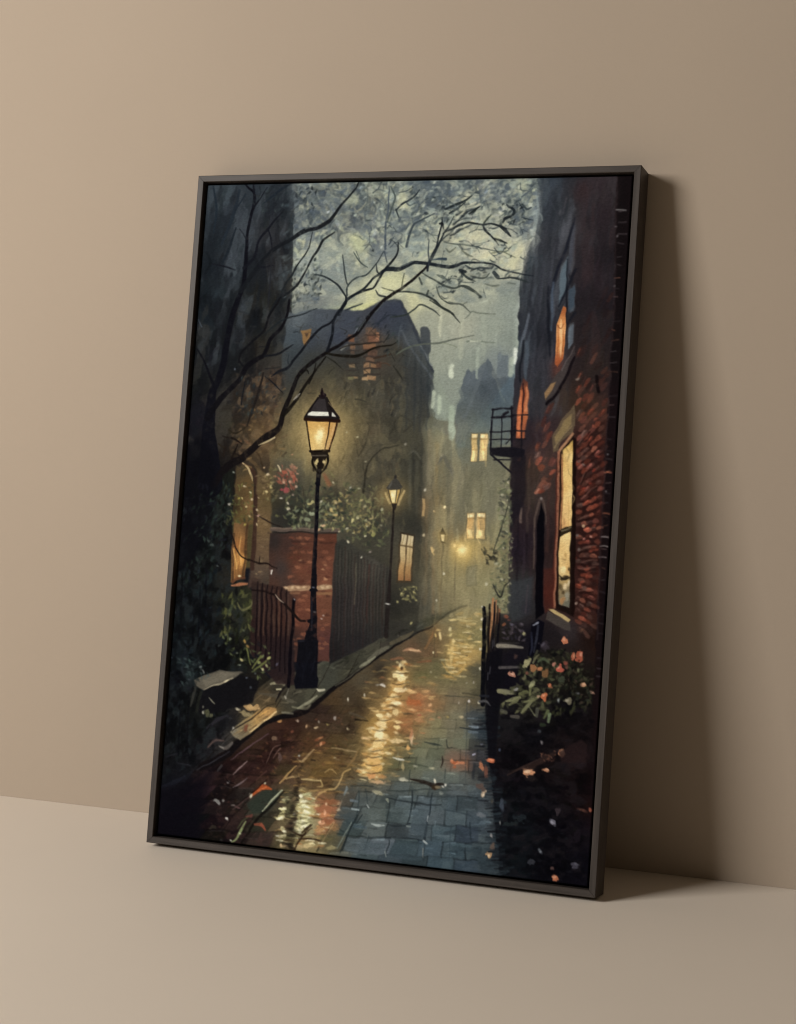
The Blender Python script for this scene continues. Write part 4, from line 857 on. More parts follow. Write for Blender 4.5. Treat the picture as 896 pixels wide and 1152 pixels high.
def paint_right_house():
    # upper window: tall panes of dull sky between dark bars
    brush([(606, 205), (646, 205), (640, 300), (622, 470), (580, 470), (588, 300)], 240, 97, 30, 3.4, .10, .45, 4)
    brush([(650, 205), (692, 205), (686, 420), (650, 400)], 160, 97, 22, 3.4, .10, .45, 8)
    line([(644, 226), (639, 250), (632, 276), (628, 290)], (3, 7, 6, 2), '4a4b50', .7, 2.2)
    line([(646, 254), (643.6, 282), (640.5, 308)], (3, 5, 2), '42454d', .8, 1.2)
    line([(647.4, 246), (637, 280), (626, 308), (621, 330)], (1.6, 3.2, 3, 2), '1a1c24', .85, .9)
    poly([(639.4, 289), (637.6, 326), (629.4, 344), (631, 308)], '57646b', 1.0, .92)
    poly([(640, 327), (647.4, 322), (646, 345), (639.4, 351)], '3d4852', .9, .92)
    poly([(640.4, 369), (646.4, 365), (645.2, 386), (639.4, 393)], '646e75', .9, .95)
    line([(648, 303), (638, 326), (629, 345)], (2.4, 3, 1.6), '171920', .9, .7)
    line([(638.6, 292), (637.8, 330), (638, 370)], (1.2, 1.8, 1.6), '15171d', .85, .6)
    line([(623.6, 318), (622, 345), (621, 372)], (2, 3.2, 1.6), '4b5663', .8, .9)
    line([(618.4, 322), (617.6, 360), (618.6, 400)], (2, 3.2, 2), '15171d', .75, 1)
    line([(648, 353), (640, 364)], 2.6, '191a20', .85, .7)
    line([(596, 355), (590, 374), (585, 391)], (2, 3.4, 1.6), '595f67', .8, .9)
    line([(593, 386), (592.6, 408), (592, 427)], (3, 4.4, 2), '495159', .8, 1)
    line([(589, 384), (586.6, 410), (585, 430)], (2, 2.8, 2), '16171c', .8, .8)
    line([(612, 405), (611, 436)], (3, 4), '3c3b41', .6, 1.2)
    # orange lit windows
    wash([(634.4, 344), (637.4, 346), (637, 371), (634, 404), (627.6, 414), (625, 410), (625.2, 387), (627, 364)], [(635, 350, '9a5530'), (634, 362, 'c8804a'), (630, 366, 'd99a5c'), (632, 373, 'f3be82'), (629, 385, 'd58a4c'), (634, 385, 'c77a42'), (631, 396, 'e8a868'), (628, 405, 'b05c34'), (633, 402, '8f4a2c')], .7)
    line([(631.6, 360), (631.2, 385), (631, 402)], (1.6, 2.2, 1.4), 'f6cf98', .75, .8, body=.8)
    line([(634, 372), (633.4, 396)], (.8, 1.2), '8b4a2a', .8, .5)
    line([(628.4, 366), (627.4, 402)], 1.2, '9a5a36', .7, .5)
    line([(627, 365), (631, 370), (635, 364)], 1, '7d4628', .7, .5)
    line([(625, 356), (623.6, 408)], 1.8, '2a2a33', .85, .7)
    glow(628, 415, 8, '6b3222', .5, 12)
    wash([(585.4, 436), (589, 426), (594.6, 430), (594, 470), (590, 494), (581, 494), (582, 470)], [(588, 430, '3e2a28'), (586, 445, '8e4a30'), (592, 440, '9d5838'), (585, 465, 'b5603a'), (592, 465, 'b06a44'), (584, 485, 'c4704a'), (590, 485, '70402e')], 1.1)
    line([(585.6, 440), (585, 465), (584, 490)], (1.6, 3, 2.6), 'd27c50', .8, .8)
    line([(592.6, 436), (592, 462)], (2, 3), 'd08a60', .75, .8)
    line([(588.6, 432), (588.2, 478)], 1.6, '211418', .9, .5)
    # sloping stone ledge
    poly([(647.5, 386), (647.5, 398), (632, 432), (618, 450), (614.4, 453), (612.6, 443), (620, 430), (632, 415)], '403937', .8, .95, .4)
    poly([(626, 430), (618, 444), (614.4, 450.5), (613, 443), (620, 432)], '94744f', .9, .85, .7)
    line([(615, 455), (632, 434), (647, 402)], 3, '0f0b0e', .9, .7)
    line([(647, 390), (632, 417)], 1.4, '625856', .7, .6)
    # brickwork, light catching the edges
    cols = ['5a3a30', '7a3c2c', '66342a', '46302a', '8a4a38', '34221f', '965c48', '5c463e', '74443a']
    mottle([(650, 205), (693, 203), (688, 400), (640, 430)], 18, 51, '241c1f', '3d2c2c', .3, 6, 4)
    poly([(648, 486), (682, 470), (676, 610), (672, 690), (649, 690)], '20100e', 6, .65)
    for row in range(-34, 16):
        t = row * .062
        for k in range(16):
            x = 604 + k * 6.4 + (row % 2) * 3.2 + rng.uniform(-1, 1)
            y = 618 + (x - 540) * t
            right = 694 - 25 * max(0, (y - 200)) / 480
            low = 440 if x > 648 else 470
            if y < 330 or y > 715 or x > right or (x < 648 and (y > 560 or 622 < x)) or x < 600:
                continue
            near = min(1, max(0, (y - low + 60) / 110))
            if rng.random() > .35 + .6 * near or (x < 648 and rng.random() < .6):
                continue
            c = np.clip(rgb(cols[rng.integers(9)]) * (.55 + .5 * near) * rng.uniform(.7, 1.2), 0, 1)
            L = rng.uniform(4, 6)
            line([(x, y + rng.normal(0, .6)), (x + L / 2, y + L / 2 * t - .4), (x + L, y + L * t)], (3.4, rng.uniform(4, 5.6), 3), c, rng.uniform(.35, .85) * (.4 + .6 * near), .8, True, rng.uniform(.2, .7))
            if rng.random() < .3 * near:
                line([(x + .6, y - 1.2), (x + L * .7, y - 1.4 + L * .7 * t)], (.8, 1.4), np.clip(c * 1.5 + .03, 0, 1), .5, .6)
    for x, y, c in [(668, 480, '8a4a3a'), (660, 492, '6c3a2c'), (671, 472, '784030'), (668, 530, '7c3226'), (656, 550, '8c3a2c'), (664, 545, '6a2e24'), (670, 560, '8a4030'), (657, 524, '6c5a52'), (666, 579, '9a5038'), (673, 515, '7a3a2e'), (652, 520, '5a4a46'),
                    (650, 602, '6e645e'), (657, 606, 'b87868'), (665, 603, 'c08a78'), (646, 628, '6a2e24'), (651, 619, '70625a'), (657, 591, 'c8a480'), (668, 590, '6a3428'), (655, 655, '8a4434'), (661, 650, '6a3024'), (648, 660, '50281e'), (650, 427, '7e7468'),
                    (672, 433, '5e4a40'), (661, 645, '7a3c2e'), (648, 679, 'a89080'), (655, 710, '6e4a34'), (664, 620, '7a3a2c'), (660, 637, '5a2a22')]:
        dot(x, y, rng.uniform(1.8, 3.2), rng.uniform(1.2, 2.2), c, rng.uniform(-50, 10), .7, .85, .8)
    for x0, y0, x1, y1 in [(652, 620, 672, 614), (655, 633, 672, 630), (652, 640, 670, 638), (651, 585, 668, 578), (655, 560, 672, 548), (650, 500, 664, 484), (651, 665, 668, 664), (652, 545, 660, 530)]:
        line([(x0, y0), ((x0 + x1) / 2, (y0 + y1) / 2 - 1), (x1, y1)], (1, 1.6, 1), '7b5a4e', .5, .5)
        line([(x0, y0 + 2.4), (x1, y1 + 2.4)], (1, 1.8), '170d0c', .6, .6)
    for x, y, a, b in [(605, 503, 2, 4), (609, 527, 3.4, 4), (612, 542, 3.4, 4.4), (615, 548, 3, 3), (604, 520, 2, 3), (596, 521, 1, 4), (584.6, 517, 2, 2.2)]:
        dot(x, y, a, b, ['6d4638', '74402e', '6a4034', '5a4640'][int(x) % 4], 10, 1, .75)
    line([(672, 424), (674, 441)], 3.6, '0c0809', .8, .9)
    # doorway with pointed arch, and a slit
    line([(601, 640), (601.6, 590), (604, 574), (609.4, 561), (613.4, 572), (614.6, 590)], (1.4, 2.4, 2.4, 3, 2, 1.2), '54463f', .9, .6)
    dot(609.5, 561, 1.5, 2, '8c807a', 0, .5, .9)
    poly([(609, 566), (612.6, 580), (612, 690), (602.6, 698), (604.4, 590)], '09080c', .8, .97)
    line([(586.6, 571), (586, 588)], (2, 3.4), '66564d', .85, .8)
    line([(605.6, 610), (605, 694)], 2.6, '0b090c', .8, .7)
    wash([(575, 655), (600, 650), (598, 690), (574, 702)], [(580, 662, '36383a'), (590, 665, '36383a'), (578, 690, '343637'), (595, 685, '2c2b30')], 3, .8)
    line([(594, 660), (592, 690)], 1.6, '4c4044', .5, .9)
    # great lit window
    poly([(647.5, 455), (647.5, 478), (644.8, 487), (632, 497), (628, 507), (622, 509), (622.4, 490), (634, 472)], '5d4e3c', .9, .97, .5)
    poly([(644, 466), (643, 478), (632, 492), (626, 499), (625, 492), (636, 474)], '86724d', 1.2, .85, .6)
    line([(624, 504), (634, 490), (644, 480)], 1.2, '9b8760', .6, .6)
    poly([(629, 509), (646, 488), (648, 600), (646, 694), (623, 684), (626, 590)], '1a110e', .8, .97)
    wash([(634, 507), (644.6, 495), (644, 545), (643.8, 591), (632, 596), (633, 550)], [(638, 505, 'd9b468'), (642, 500, 'b38f4c'), (641, 515, 'f2d898'), (635, 520, 'c79a56'), (640, 535, 'e3c27c'), (636, 550, 'd8ac68'), (642, 555, 'ecd190'), (637, 575, 'e0b878'), (642, 580, 'e8cb88'), (634, 590, 'c98f5c'), (641, 590, 'e0bc78')], .7)
    wash([(630.4, 604), (642, 599), (641.6, 640), (640, 648), (629, 640)], [(636, 606, 'eccf90'), (632, 615, 'd8b070'), (640, 615, 'e6c686'), (634, 632, 'e0c082'), (640, 636, 'caa468'), (631, 640, 'd9b878'), (639, 646, 'b88a50')], .7)
    wash([(629, 638), (641.4, 646), (641, 684), (629, 680)], [(632, 643, 'e8cc90'), (638, 648, 'd0ac6c'), (634, 655, 'a78a58'), (632, 668, '8d7650'), (638, 665, '6e6450'), (634, 678, '6b6858'), (639, 680, '5a5a50')], .8)
    line([(628.6, 509.4), (636, 500), (644.8, 488.4)], 2.8, 'a67a5a', .95, .5, False, .7)
    line([(628.8, 509), (627.6, 560), (626.4, 610), (625, 650), (624, 683)], (3, 3, 3, 3, 3.4), '935f48', .95, .5, body=.6)
    line([(626.6, 520), (624.6, 620), (622.4, 684)], 1.6, '45201a', .8, .6)
    line([(633, 512), (632, 560), (630.5, 596)], 1.8, 'c08556', .8, .6)
    line([(646.6, 495), (646.4, 600), (645, 690)], 3.4, '170d0b', .95, .7)
    poly([(631.4, 596), (643.6, 591), (643, 597.4), (630.6, 603)], '2c2418', .6, .97)
    line([(632, 598), (638, 596.5), (642.6, 593)], 1.4, '857a60', .8, .5)
    line([(640, 560), (640, 594)], .8, 'b88c50', .6, .5)
    brush([(634, 508), (644, 500), (643, 588), (633, 592)], 40, 88, 12, 1.6, .07, .5, 8)
    for x, y, a, b, c in [(634, 642, 2.2, 4, 'f0d89c'), (637, 650, 3.4, 1.6, '2a2118'), (632, 651, 2.6, 1.6, '241c16'), (640, 640.5, 2, 2.4, '3a2e1e'), (636.4, 660, 2.4, 3.4, 'd6bf94'), (631, 660, 1.6, 4, '54462f'), (634, 667, 2, 2.2, '4a3c28'), (633, 676, 2, 4, 'a57a50'),
                          (638, 672, 2, 5, '8d8672'), (635, 630, 2.6, 2, 'a98a58'), (637.4, 625, 1.4, 3, 'b59058'), (640, 656, 1, 3, 'e6d6b0')]:
        dot(x, y, a, b, c, rng.uniform(-20, 20), .7, .9, .5)
    line([(629, 647), (635, 651), (641, 649)], (1, 2, 1.2), '1d1812', .9, .5)
    line([(640.6, 690), (635, 684), (629, 681)], 2, '14100e', .9, .5)
    poly([(616.6, 686), (623.6, 685.4), (642.6, 697), (640, 700), (630, 694)], 'b59d6c', .6, .97, .8)
    poly([(616, 687.6), (630, 694.5), (641.8, 700.5), (642, 710), (628, 704), (614.6, 697)], '443d38', .7, .95)
    poly([(612, 640), (624, 640), (623, 684), (613, 690)], '4e2219', 1.6, .5)
    # narrow near edge: faint courses catching light
    for k in range(46):
        y = 214 + k * 12.2 + rng.uniform(-2, 2)
        t = (y - 200) / 800
        x = 697 - 36 * t + (0 if y > 300 else 2)
        L = rng.uniform(3, 9)
        if rng.random() < .8 and y < 790:
            line([(x, y), (x + L, y + rng.uniform(-1, 1.4))], 1.3, ['3c3536', '4a4142', '5a3c30', '2c2527', '6a5450'][rng.integers(5)], rng.uniform(.35, .85), .5, False)
    for x, y, w, c in [(694, 236.6, 11, '6c6866'), (680, 532, 8, '9a5a44'), (678, 578, 8, '6c4030'), (677, 604, 8, '6b6260'), (676, 614, 8, '6b625e'), (674, 627, 8, '5b504e')]:
        line([(x, y), (x + w / 2, y - .4), (x + w, y + .6)], 1.5, c, .95, .4)
    for x, y in [(695, 266), (694, 255), (691.6, 323), (684, 512), (682, 553)]:
        dot(x, y, 1.4, 1.2, '6e6868', 0, .5, .85)
    line([(694.5, 205), (691, 340), (686, 430), (681, 520), (676, 620), (672, 720)], 1.6, '352a2b', .5, .9)


def paint_fire_escape():
    K = '17151a'
    poly([(553, 504), (576, 503), (591, 506), (590, 514), (576, 515), (553.6, 512)], K, .6, .97)
    for a, b, w in [((554.6, 460.6), (578, 459.6), 2), ((553.8, 470), (578, 469), 2.2), ((551.6, 486), (592, 485), 1.6), ((551, 495), (591, 494), 1.4), ((555.4, 460), (552.6, 485), 2), ((552.6, 485), (552.4, 511), 2), ((565, 468), (564, 505), 1.3),
                    ((576.4, 458), (576, 512), 2.2), ((588, 467), (586.6, 506), 1.4), ((553, 512), (564, 521), 2), ((564, 521), (576, 532), 2), ((556, 517.6), (575, 517), 1.4), ((567, 467), (572, 464), 3), ((578, 467.6), (594, 467), 1.6), ((570, 500), (580, 487), 1.2)]:
        line([a, b], w, K, .95, .4, False)
    poly([(575, 515), (592, 513), (592, 560), (574, 600)], '1d191d', 2, .75)


def paint_front_right():
    for y in np.arange(795, 990, 3.2):
        x = 549 + max(0, y - 860) * .12
        for k in range(3):
            xx = x + rng.normal(0, 5)
            line([(xx - 5, y), (xx + 5, y + rng.uniform(-1.5, 1.5))], (1, rng.uniform(1.6, 3.4)), ['14151a', '1d2226', '2c353a', '0e0d11', '222a2f'][rng.integers(5)], rng.uniform(.35, .8), .9)
    # gate and railings at the kerb
    line([(545.4, 684), (544.6, 730), (543.6, 792)], (4, 4.4, 5), '0b0b0f', .98, .5)
    dot(543.6, 683, 1.3, 1.3, 'c9c4b0', 0, .4)
    for x, y in [(542.4, 697), (541.6, 708), (540.6, 730.5), (540.4, 752), (539, 790)]:
        dot(x, y, 1.4, 1.7, 'd6cdb0', 0, .5, .9)
    for pts, w, c in [([(555.4, 674), (553.4, 700), (550, 730)], (2.4, 3, 1.2), 'a57550'), ([(559, 676), (557, 698), (556, 712)], (2, 2.6, 1.2), '946446'), ([(562.8, 686), (561.6, 700)], (2.4, 1.6), '7d563e'),
                      ([(551.6, 680), (549.6, 735), (548, 775)], (2, 2.4, 2), '14100f'), ([(557.6, 678), (555, 725), (552, 778)], (1.8, 2.6, 3), '131013'), ([(563, 690), (561, 720), (559, 780)], (1.6, 3, 4), '100e12'), ([(561, 682), (560, 702)], (1.4, 1.4), '2a1a14')]:
        line(pts, w, c, .92, .5)
    poly([(547, 735), (566, 730), (562, 800), (556, 870), (550, 860), (546, 790)], '0f0e12', 1.5, .85)
    for x, y in [(555, 721), (549.6, 757), (552, 750), (557, 719)]:
        line([(x, y), (x - .6, y + 8)], 1.1, '48464a', .7, .5)
    # steps
    for pts, c, w in [([(561, 727), (572, 727.6), (588, 729)], '8b8372', (4.6, 4.4, 2.4)), ([(562, 724), (584, 724)], '3c3834', (1.2, 1)), ([(562, 751), (574, 750.6), (589, 751)], '57514f', (3.2, 3, 2)), ([(561, 778), (570, 778.4), (580, 780)], '85805f', (5, 5.4, 3)),
                      ([(540, 789), (547, 789), (552, 794)], '4b4a4a', (2.4, 2.6, 1)), ([(541, 783), (550, 784)], '23242a', (2, 2))]:
        line(pts, w, c, .92, .7, body=.6)
    leaves([(566, 705), (592, 698), (590, 720), (566, 722)], 40, ['322c34', '443a40', '26222a', '52484c', '5c5258'], (1, 2.8), None, (.5, .9))
    for x, y, r, c in [(570, 694, 3, '7b4a38'), (567, 703, 2.6, '80513a'), (573, 698, 2, '5a3a34'), (576, 703, 2, '54505a'), (587, 702, 2.2, '5a5258'), (589.6, 713.6, 2.6, 'bdb47c'), (587.5, 712, 1.2, '25201f'), (580, 739, 2.6, '4a3530'), (572, 689, 1.4, '5c5648')]:
        dot(x, y, r, r * .8, c, rng.uniform(-40, 40), .6, .9, .6)
    # dark urn
    poly([(598, 702), (606, 697), (613, 700), (611, 716), (607, 734), (600, 742), (594, 738), (597, 718)], '0c0b12', .9, .97)
    line([(598, 712), (599, 728), (596.5, 737)], (2, 2.6, 1.2), '2a2c3c', .8, .8)
    line([(605.6, 704), (604, 718), (601, 734)], (2, 3, 1.6), '32343f', .8, .8)
    line([(600, 703.6), (604.6, 701), (606, 700)], (1.4, 2.4, 1), '8c8e98', .9, .5)
    line([(602, 741), (605, 733)], (3.6, 2.4), '4c4a38', .8, .8)
    dot(613, 727, 4.4, 5, '3c343a', 0, 1.2, .9)
    dot(611, 725, 2, 3, '57505a', 30, .9, .8)
    # the flower bush
    bush = [(584, 745), (605, 735), (630, 730), (655, 738), (668, 765), (662, 800), (620, 806), (596, 800), (575, 790)]
    leaves(bush, 330, ['1c1d16', '2c2d1e', '14140f', '3a3a26', '25261c', '45452e', '0e0e0e'], (1.4, 4), None, (.5, .95))
    leaves([(585, 745), (625, 738), (640, 770), (610, 800), (580, 790)], 90, ['55553a', '4a4a34', '6a6846', '3c3e2c'], (1.2, 3.4), None, (.4, .85))
    leaves([(565, 775), (600, 768), (608, 780), (590, 805), (566, 808)], 34, ['6c6a48', '545438', '7d7a54', '3f3f2c'], (1.6, 4.4), -30, (.5, .9))
    for pts, w, c in [([(570, 789), (578, 787), (585, 785)], (2, 5, 3), '85835a'), ([(574, 793), (582, 788)], (2.4, 3.6), '6f6e4a'), ([(587, 802), (593, 795), (598, 790)], (2.4, 4, 3), '7d7c56'), ([(590, 790), (600, 788), (606, 785)], (2, 3.6, 2), '77764e'),
                      ([(585, 781), (592, 779)], (3, 4.4), '66663f'), ([(596, 783), (597, 774)], (2, 3.4), '707046'), ([(604, 806), (605, 798)], (3, 4), '4c4c40'), ([(612, 808), (616, 800)], (2, 3.6), '5a6040'), ([(617, 812), (618, 804)], (3, 4.2), '6e7a5a'),
                      ([(596, 796), (602, 805)], (1, 1.8), '6b6a50'), ([(565, 800), (570, 802)], (4, 4), '504e40'), ([(576, 806), (583, 807)], (3, 4), '4f4a42'), ([(609, 816), (613, 816)], (4, 3), '2c3424'), ([(607, 737), (603, 741), (600, 746)], (1, 2.6, 2), '6f6c4c'),
                      ([(606, 745), (612, 742), (618, 746)], (2, 3.4, 1.6), '4c563c'), ([(589, 750), (594, 745), (597, 742)], (3, 5.4, 2.4), '9a9468'), ([(596, 773), (600, 768)], (2.4, 4), '9c9a70')]:
        line(pts, w, c, .9, .6, body=.7)
    for x, y, rx, ry, c, a in [(635.6, 720.4, 3.6, 4.4, 'c8744e', 20), (634.8, 719, 1.6, 2, 'e09a74', 0), (652.4, 739, 4, 5.4, 'a85238', 15), (654, 737.4, 1.8, 2.6, 'd08a6c', 20), (644.8, 739, 2.2, 4, 'b05c3e', 10), (646, 738, 1, 2, 'd8946c', 10), (630, 752.6, 3.2, 3.6, 'c05a44', 0),
                              (629, 751.4, 1.4, 1.6, 'dc8a70', 0), (623.6, 748.4, 2.4, 2.6, 'c07a64', 0), (636.4, 746, 2.4, 2.8, '8a4638', 0), (638, 751, 3, 2.4, '6c4438', 0), (600.4, 751.6, 4, 3.6, 'a06c42', 0), (608, 753, 3.2, 2.6, 'b8764a', 0), (593, 757.6, 2.4, 2.2, '80503e', 20),
                              (576.6, 759, 3.8, 2.4, 'b87a60', 10), (577, 758.6, 2, 1.2, 'e6b090', 10), (618.6, 772.4, 2.8, 2.6, 'b8603c', 0), (618.4, 772, 1.2, 1.2, 'd88a60', 0), (657, 770.6, 3.2, 1.9, 'c08860', 20), (657.6, 770.4, 1.6, 1, 'e2b088', 20), (581, 775.6, 3, 1.9, '98948c', -10),
                              (598.6, 771, 3, 1.8, 'a8a674', -40), (592, 746.6, 3, 4, 'a19a6c', 30), (590, 764, 3, 2, '6c6548', 0), (614, 758, 2.6, 4.6, '7b5634', 20), (612.6, 784.4, 3.6, 3.2, 'c4683e', 0), (611.8, 783.4, 1.6, 1.4, 'e2956a', 0), (606, 784.6, 2, 2, 'b89270', 0),
                              (640, 789, 3.4, 3, '6e6650', 0), (639, 788.6, 1.6, 1.6, 'a39a80', 0), (628.8, 789, 1.6, 2.6, '8f938c', 0), (650.4, 780.4, 2, 1.2, '6a6a6c', 0), (666.4, 779.6, 3, 2.2, 'a8806a', 20), (632, 764.6, 4.4, 3.6, '3c4030', 0), (651, 755, 1.6, 3, '6a684a', 0),
                              (610, 835.6, 2, 2, '7c7474', 0), (607, 823, 2.4, 2, '3c4044', 30), (562.6, 844, 1.8, 2, '3c4250', 0), (594.8, 868.8, 5.8, 4, 'e39a6a', 5), (594, 868, 3.4, 2.2, 'fac898', 5), (614.8, 866.6, 4, 2.4, 'c8845c', 20), (616, 866, 2, 1.2, 'eab088', 20),
                              (633, 847, 3.4, 4, 'c07f58', 15), (633, 846, 1.8, 2, 'e0a880', 15), (552.4, 855.8, 4.8, 2, 'bf6a48', 3), (552, 855.2, 2.6, .9, 'e29a74', 3)]:
        dot(x, y, rx, ry, c, a, .6, .97, .9)
    leaves([(640, 750), (668, 765), (666, 800), (640, 800)], 26, ['3a3428', '4a3a30', '2c3028'], (1.2, 3), None, (.5, .9))
    # wet stones and fallen petals at the lower right
    poly([(629, 846), (655, 832), (661, 838), (660, 858), (632, 858)], '2b1d1d', 2, .8)
    poly([(573, 868), (590, 862), (606, 856), (612, 850), (625, 846), (624, 852), (604, 862), (600, 866), (586, 866)], '372621', 1.6, .8)
    leaves([(609, 848), (626, 844), (624, 856), (610, 856)], 14, ['7d4c38', '54342a', '9a6448'], (.8, 2), None, (.5, .9))
    line([(571, 872), (590, 862), (608, 854)], (1, 2, 1), '4a342c', .7, .8)
    dot(597, 876, 7, 3, '2c2422', 10, 1.6, .7)
    for x, y, rx, ry, c, a in [(624.4, 987.6, 3, 3.8, 'c0724e', 0), (624, 986.4, 1.5, 1.8, 'dc9a74', 0), (622, 976.4, 3, 2.6, '5e443e', 0), (549.8, 961.6, 3.6, 3.2, 'a4794e', 0), (550, 962.4, 1.8, 1.6, 'dcb888', 0), (554, 952, 1.8, 4, '5e4c40', 25), (553, 940.6, 1.8, 2.4, '8a8480', -20),
                              (563, 925.6, 1.3, 2, '7b7c78', 0), (565, 906, 1.8, 6, '3e444e', -6), (544.4, 893, 2, 4.4, 'b89874', 8), (544.6, 894.6, 1, 2, 'e6d0ac', 8), (541, 885, 5, 3, '57453c', 20), (542, 863, 2.2, 5, 'a56a4c', -15), (547, 868, 2, 6, '6e4638', -10), (541, 917, 4, 2.6, '60666a', 0),
                              (554, 902, 1.6, 3, '444039', 0), (622, 926, 4, 2, '77737e', 30), (621.4, 925.6, 2, 1, 'a5a1ac', 30), (628, 913, 2.4, 4, '3a3034', 20), (608.6, 958, 2.6, 1.8, '80848a', 40), (607, 955.6, 1.6, 1.4, '5c6064', 0), (598, 971, 3.4, 4, '35363c', 20), (648, 973.6, 4.6, 3.4, '46424c', 10),
                              (649, 972, 2.2, 1.4, '6c6874', 20), (663.6, 910, 2.6, 2.6, '9a5640', 0), (655, 911, 5, 1.2, '5a382e', 15), (585, 920, 8, 4, '20262a', -15), (575, 927, 8, 2.4, '222829', -10), (650, 940, 4, 8, '1c161c', 20)]:
        dot(x, y, rx, ry, c, a, .7, .95, .8)
    specks([(565, 880), (660, 880), (655, 985), (570, 980)], 60, ['1f2126', '26262c', '1a1d22', '2c2426'], (.8, 2.2), (.2, .6), .7)


def paint_street_base():
    # rows of setts running to the vanishing point
    vx, vy = 536, 612
    y = 716.0
    row = 0
    while y < 985:
        step = (y - 640) * .062
        f = (y - vy) / (950 - vy)
        for k in range(-15, 2):
            xa = vx + ((k + (row % 2) * .5) * 27 + 2) * f
            xb = xa + 27 * f
            skew = .05
            if xb > 556 or y > 985 or xb < vx - (y - 690) * 1.75:
                continue
            p = [(xa, y + (xa - 430) * skew), (xb, y + (xb - 430) * skew), (xb + (xb - vx) * step / (y - vy), y + step + (xb - 430) * skew), (xa + (xa - vx) * step / (y - vy), y + step + (xa - 430) * skew)]
            base = under((p[0][0] + p[2][0]) / 2, (p[0][1] + p[2][1]) / 2)
            q = min(1, max(.25, (y - 740) / 130))
            poly(p, np.clip(base * rng.uniform(.74, 1.26) + rng.normal(0, .008, 3), 0, 1), 1.4, rng.uniform(.2, .7) * q)
            if rng.random() < .72:
                line([p[0], ((p[0][0] + p[1][0]) / 2, (p[0][1] + p[1][1]) / 2 + rng.normal(0, .5)), p[1]], np.array([.6, 1.3, .7]) * (.5 + f), base * .42, rng.uniform(.3, .85) * q, .7)
            if rng.random() < .62:
                line([p[0], p[3]], np.array([.7, 1.2]) * (.5 + f), base * .42, rng.uniform(.3, .85) * q, .7)
            if rng.random() < .3:
                line([(p[0][0] + 1.5, p[0][1] + 1.6), (p[0][0] + (xb - xa) * rng.uniform(.3, .8), p[0][1] + 1.8)], np.array([.7, 1.4]) * (.4 + f), np.clip(base * 1.6 + .06, 0, 1), rng.uniform(.3, .75) * q, .6)
        y += step
        row += 1


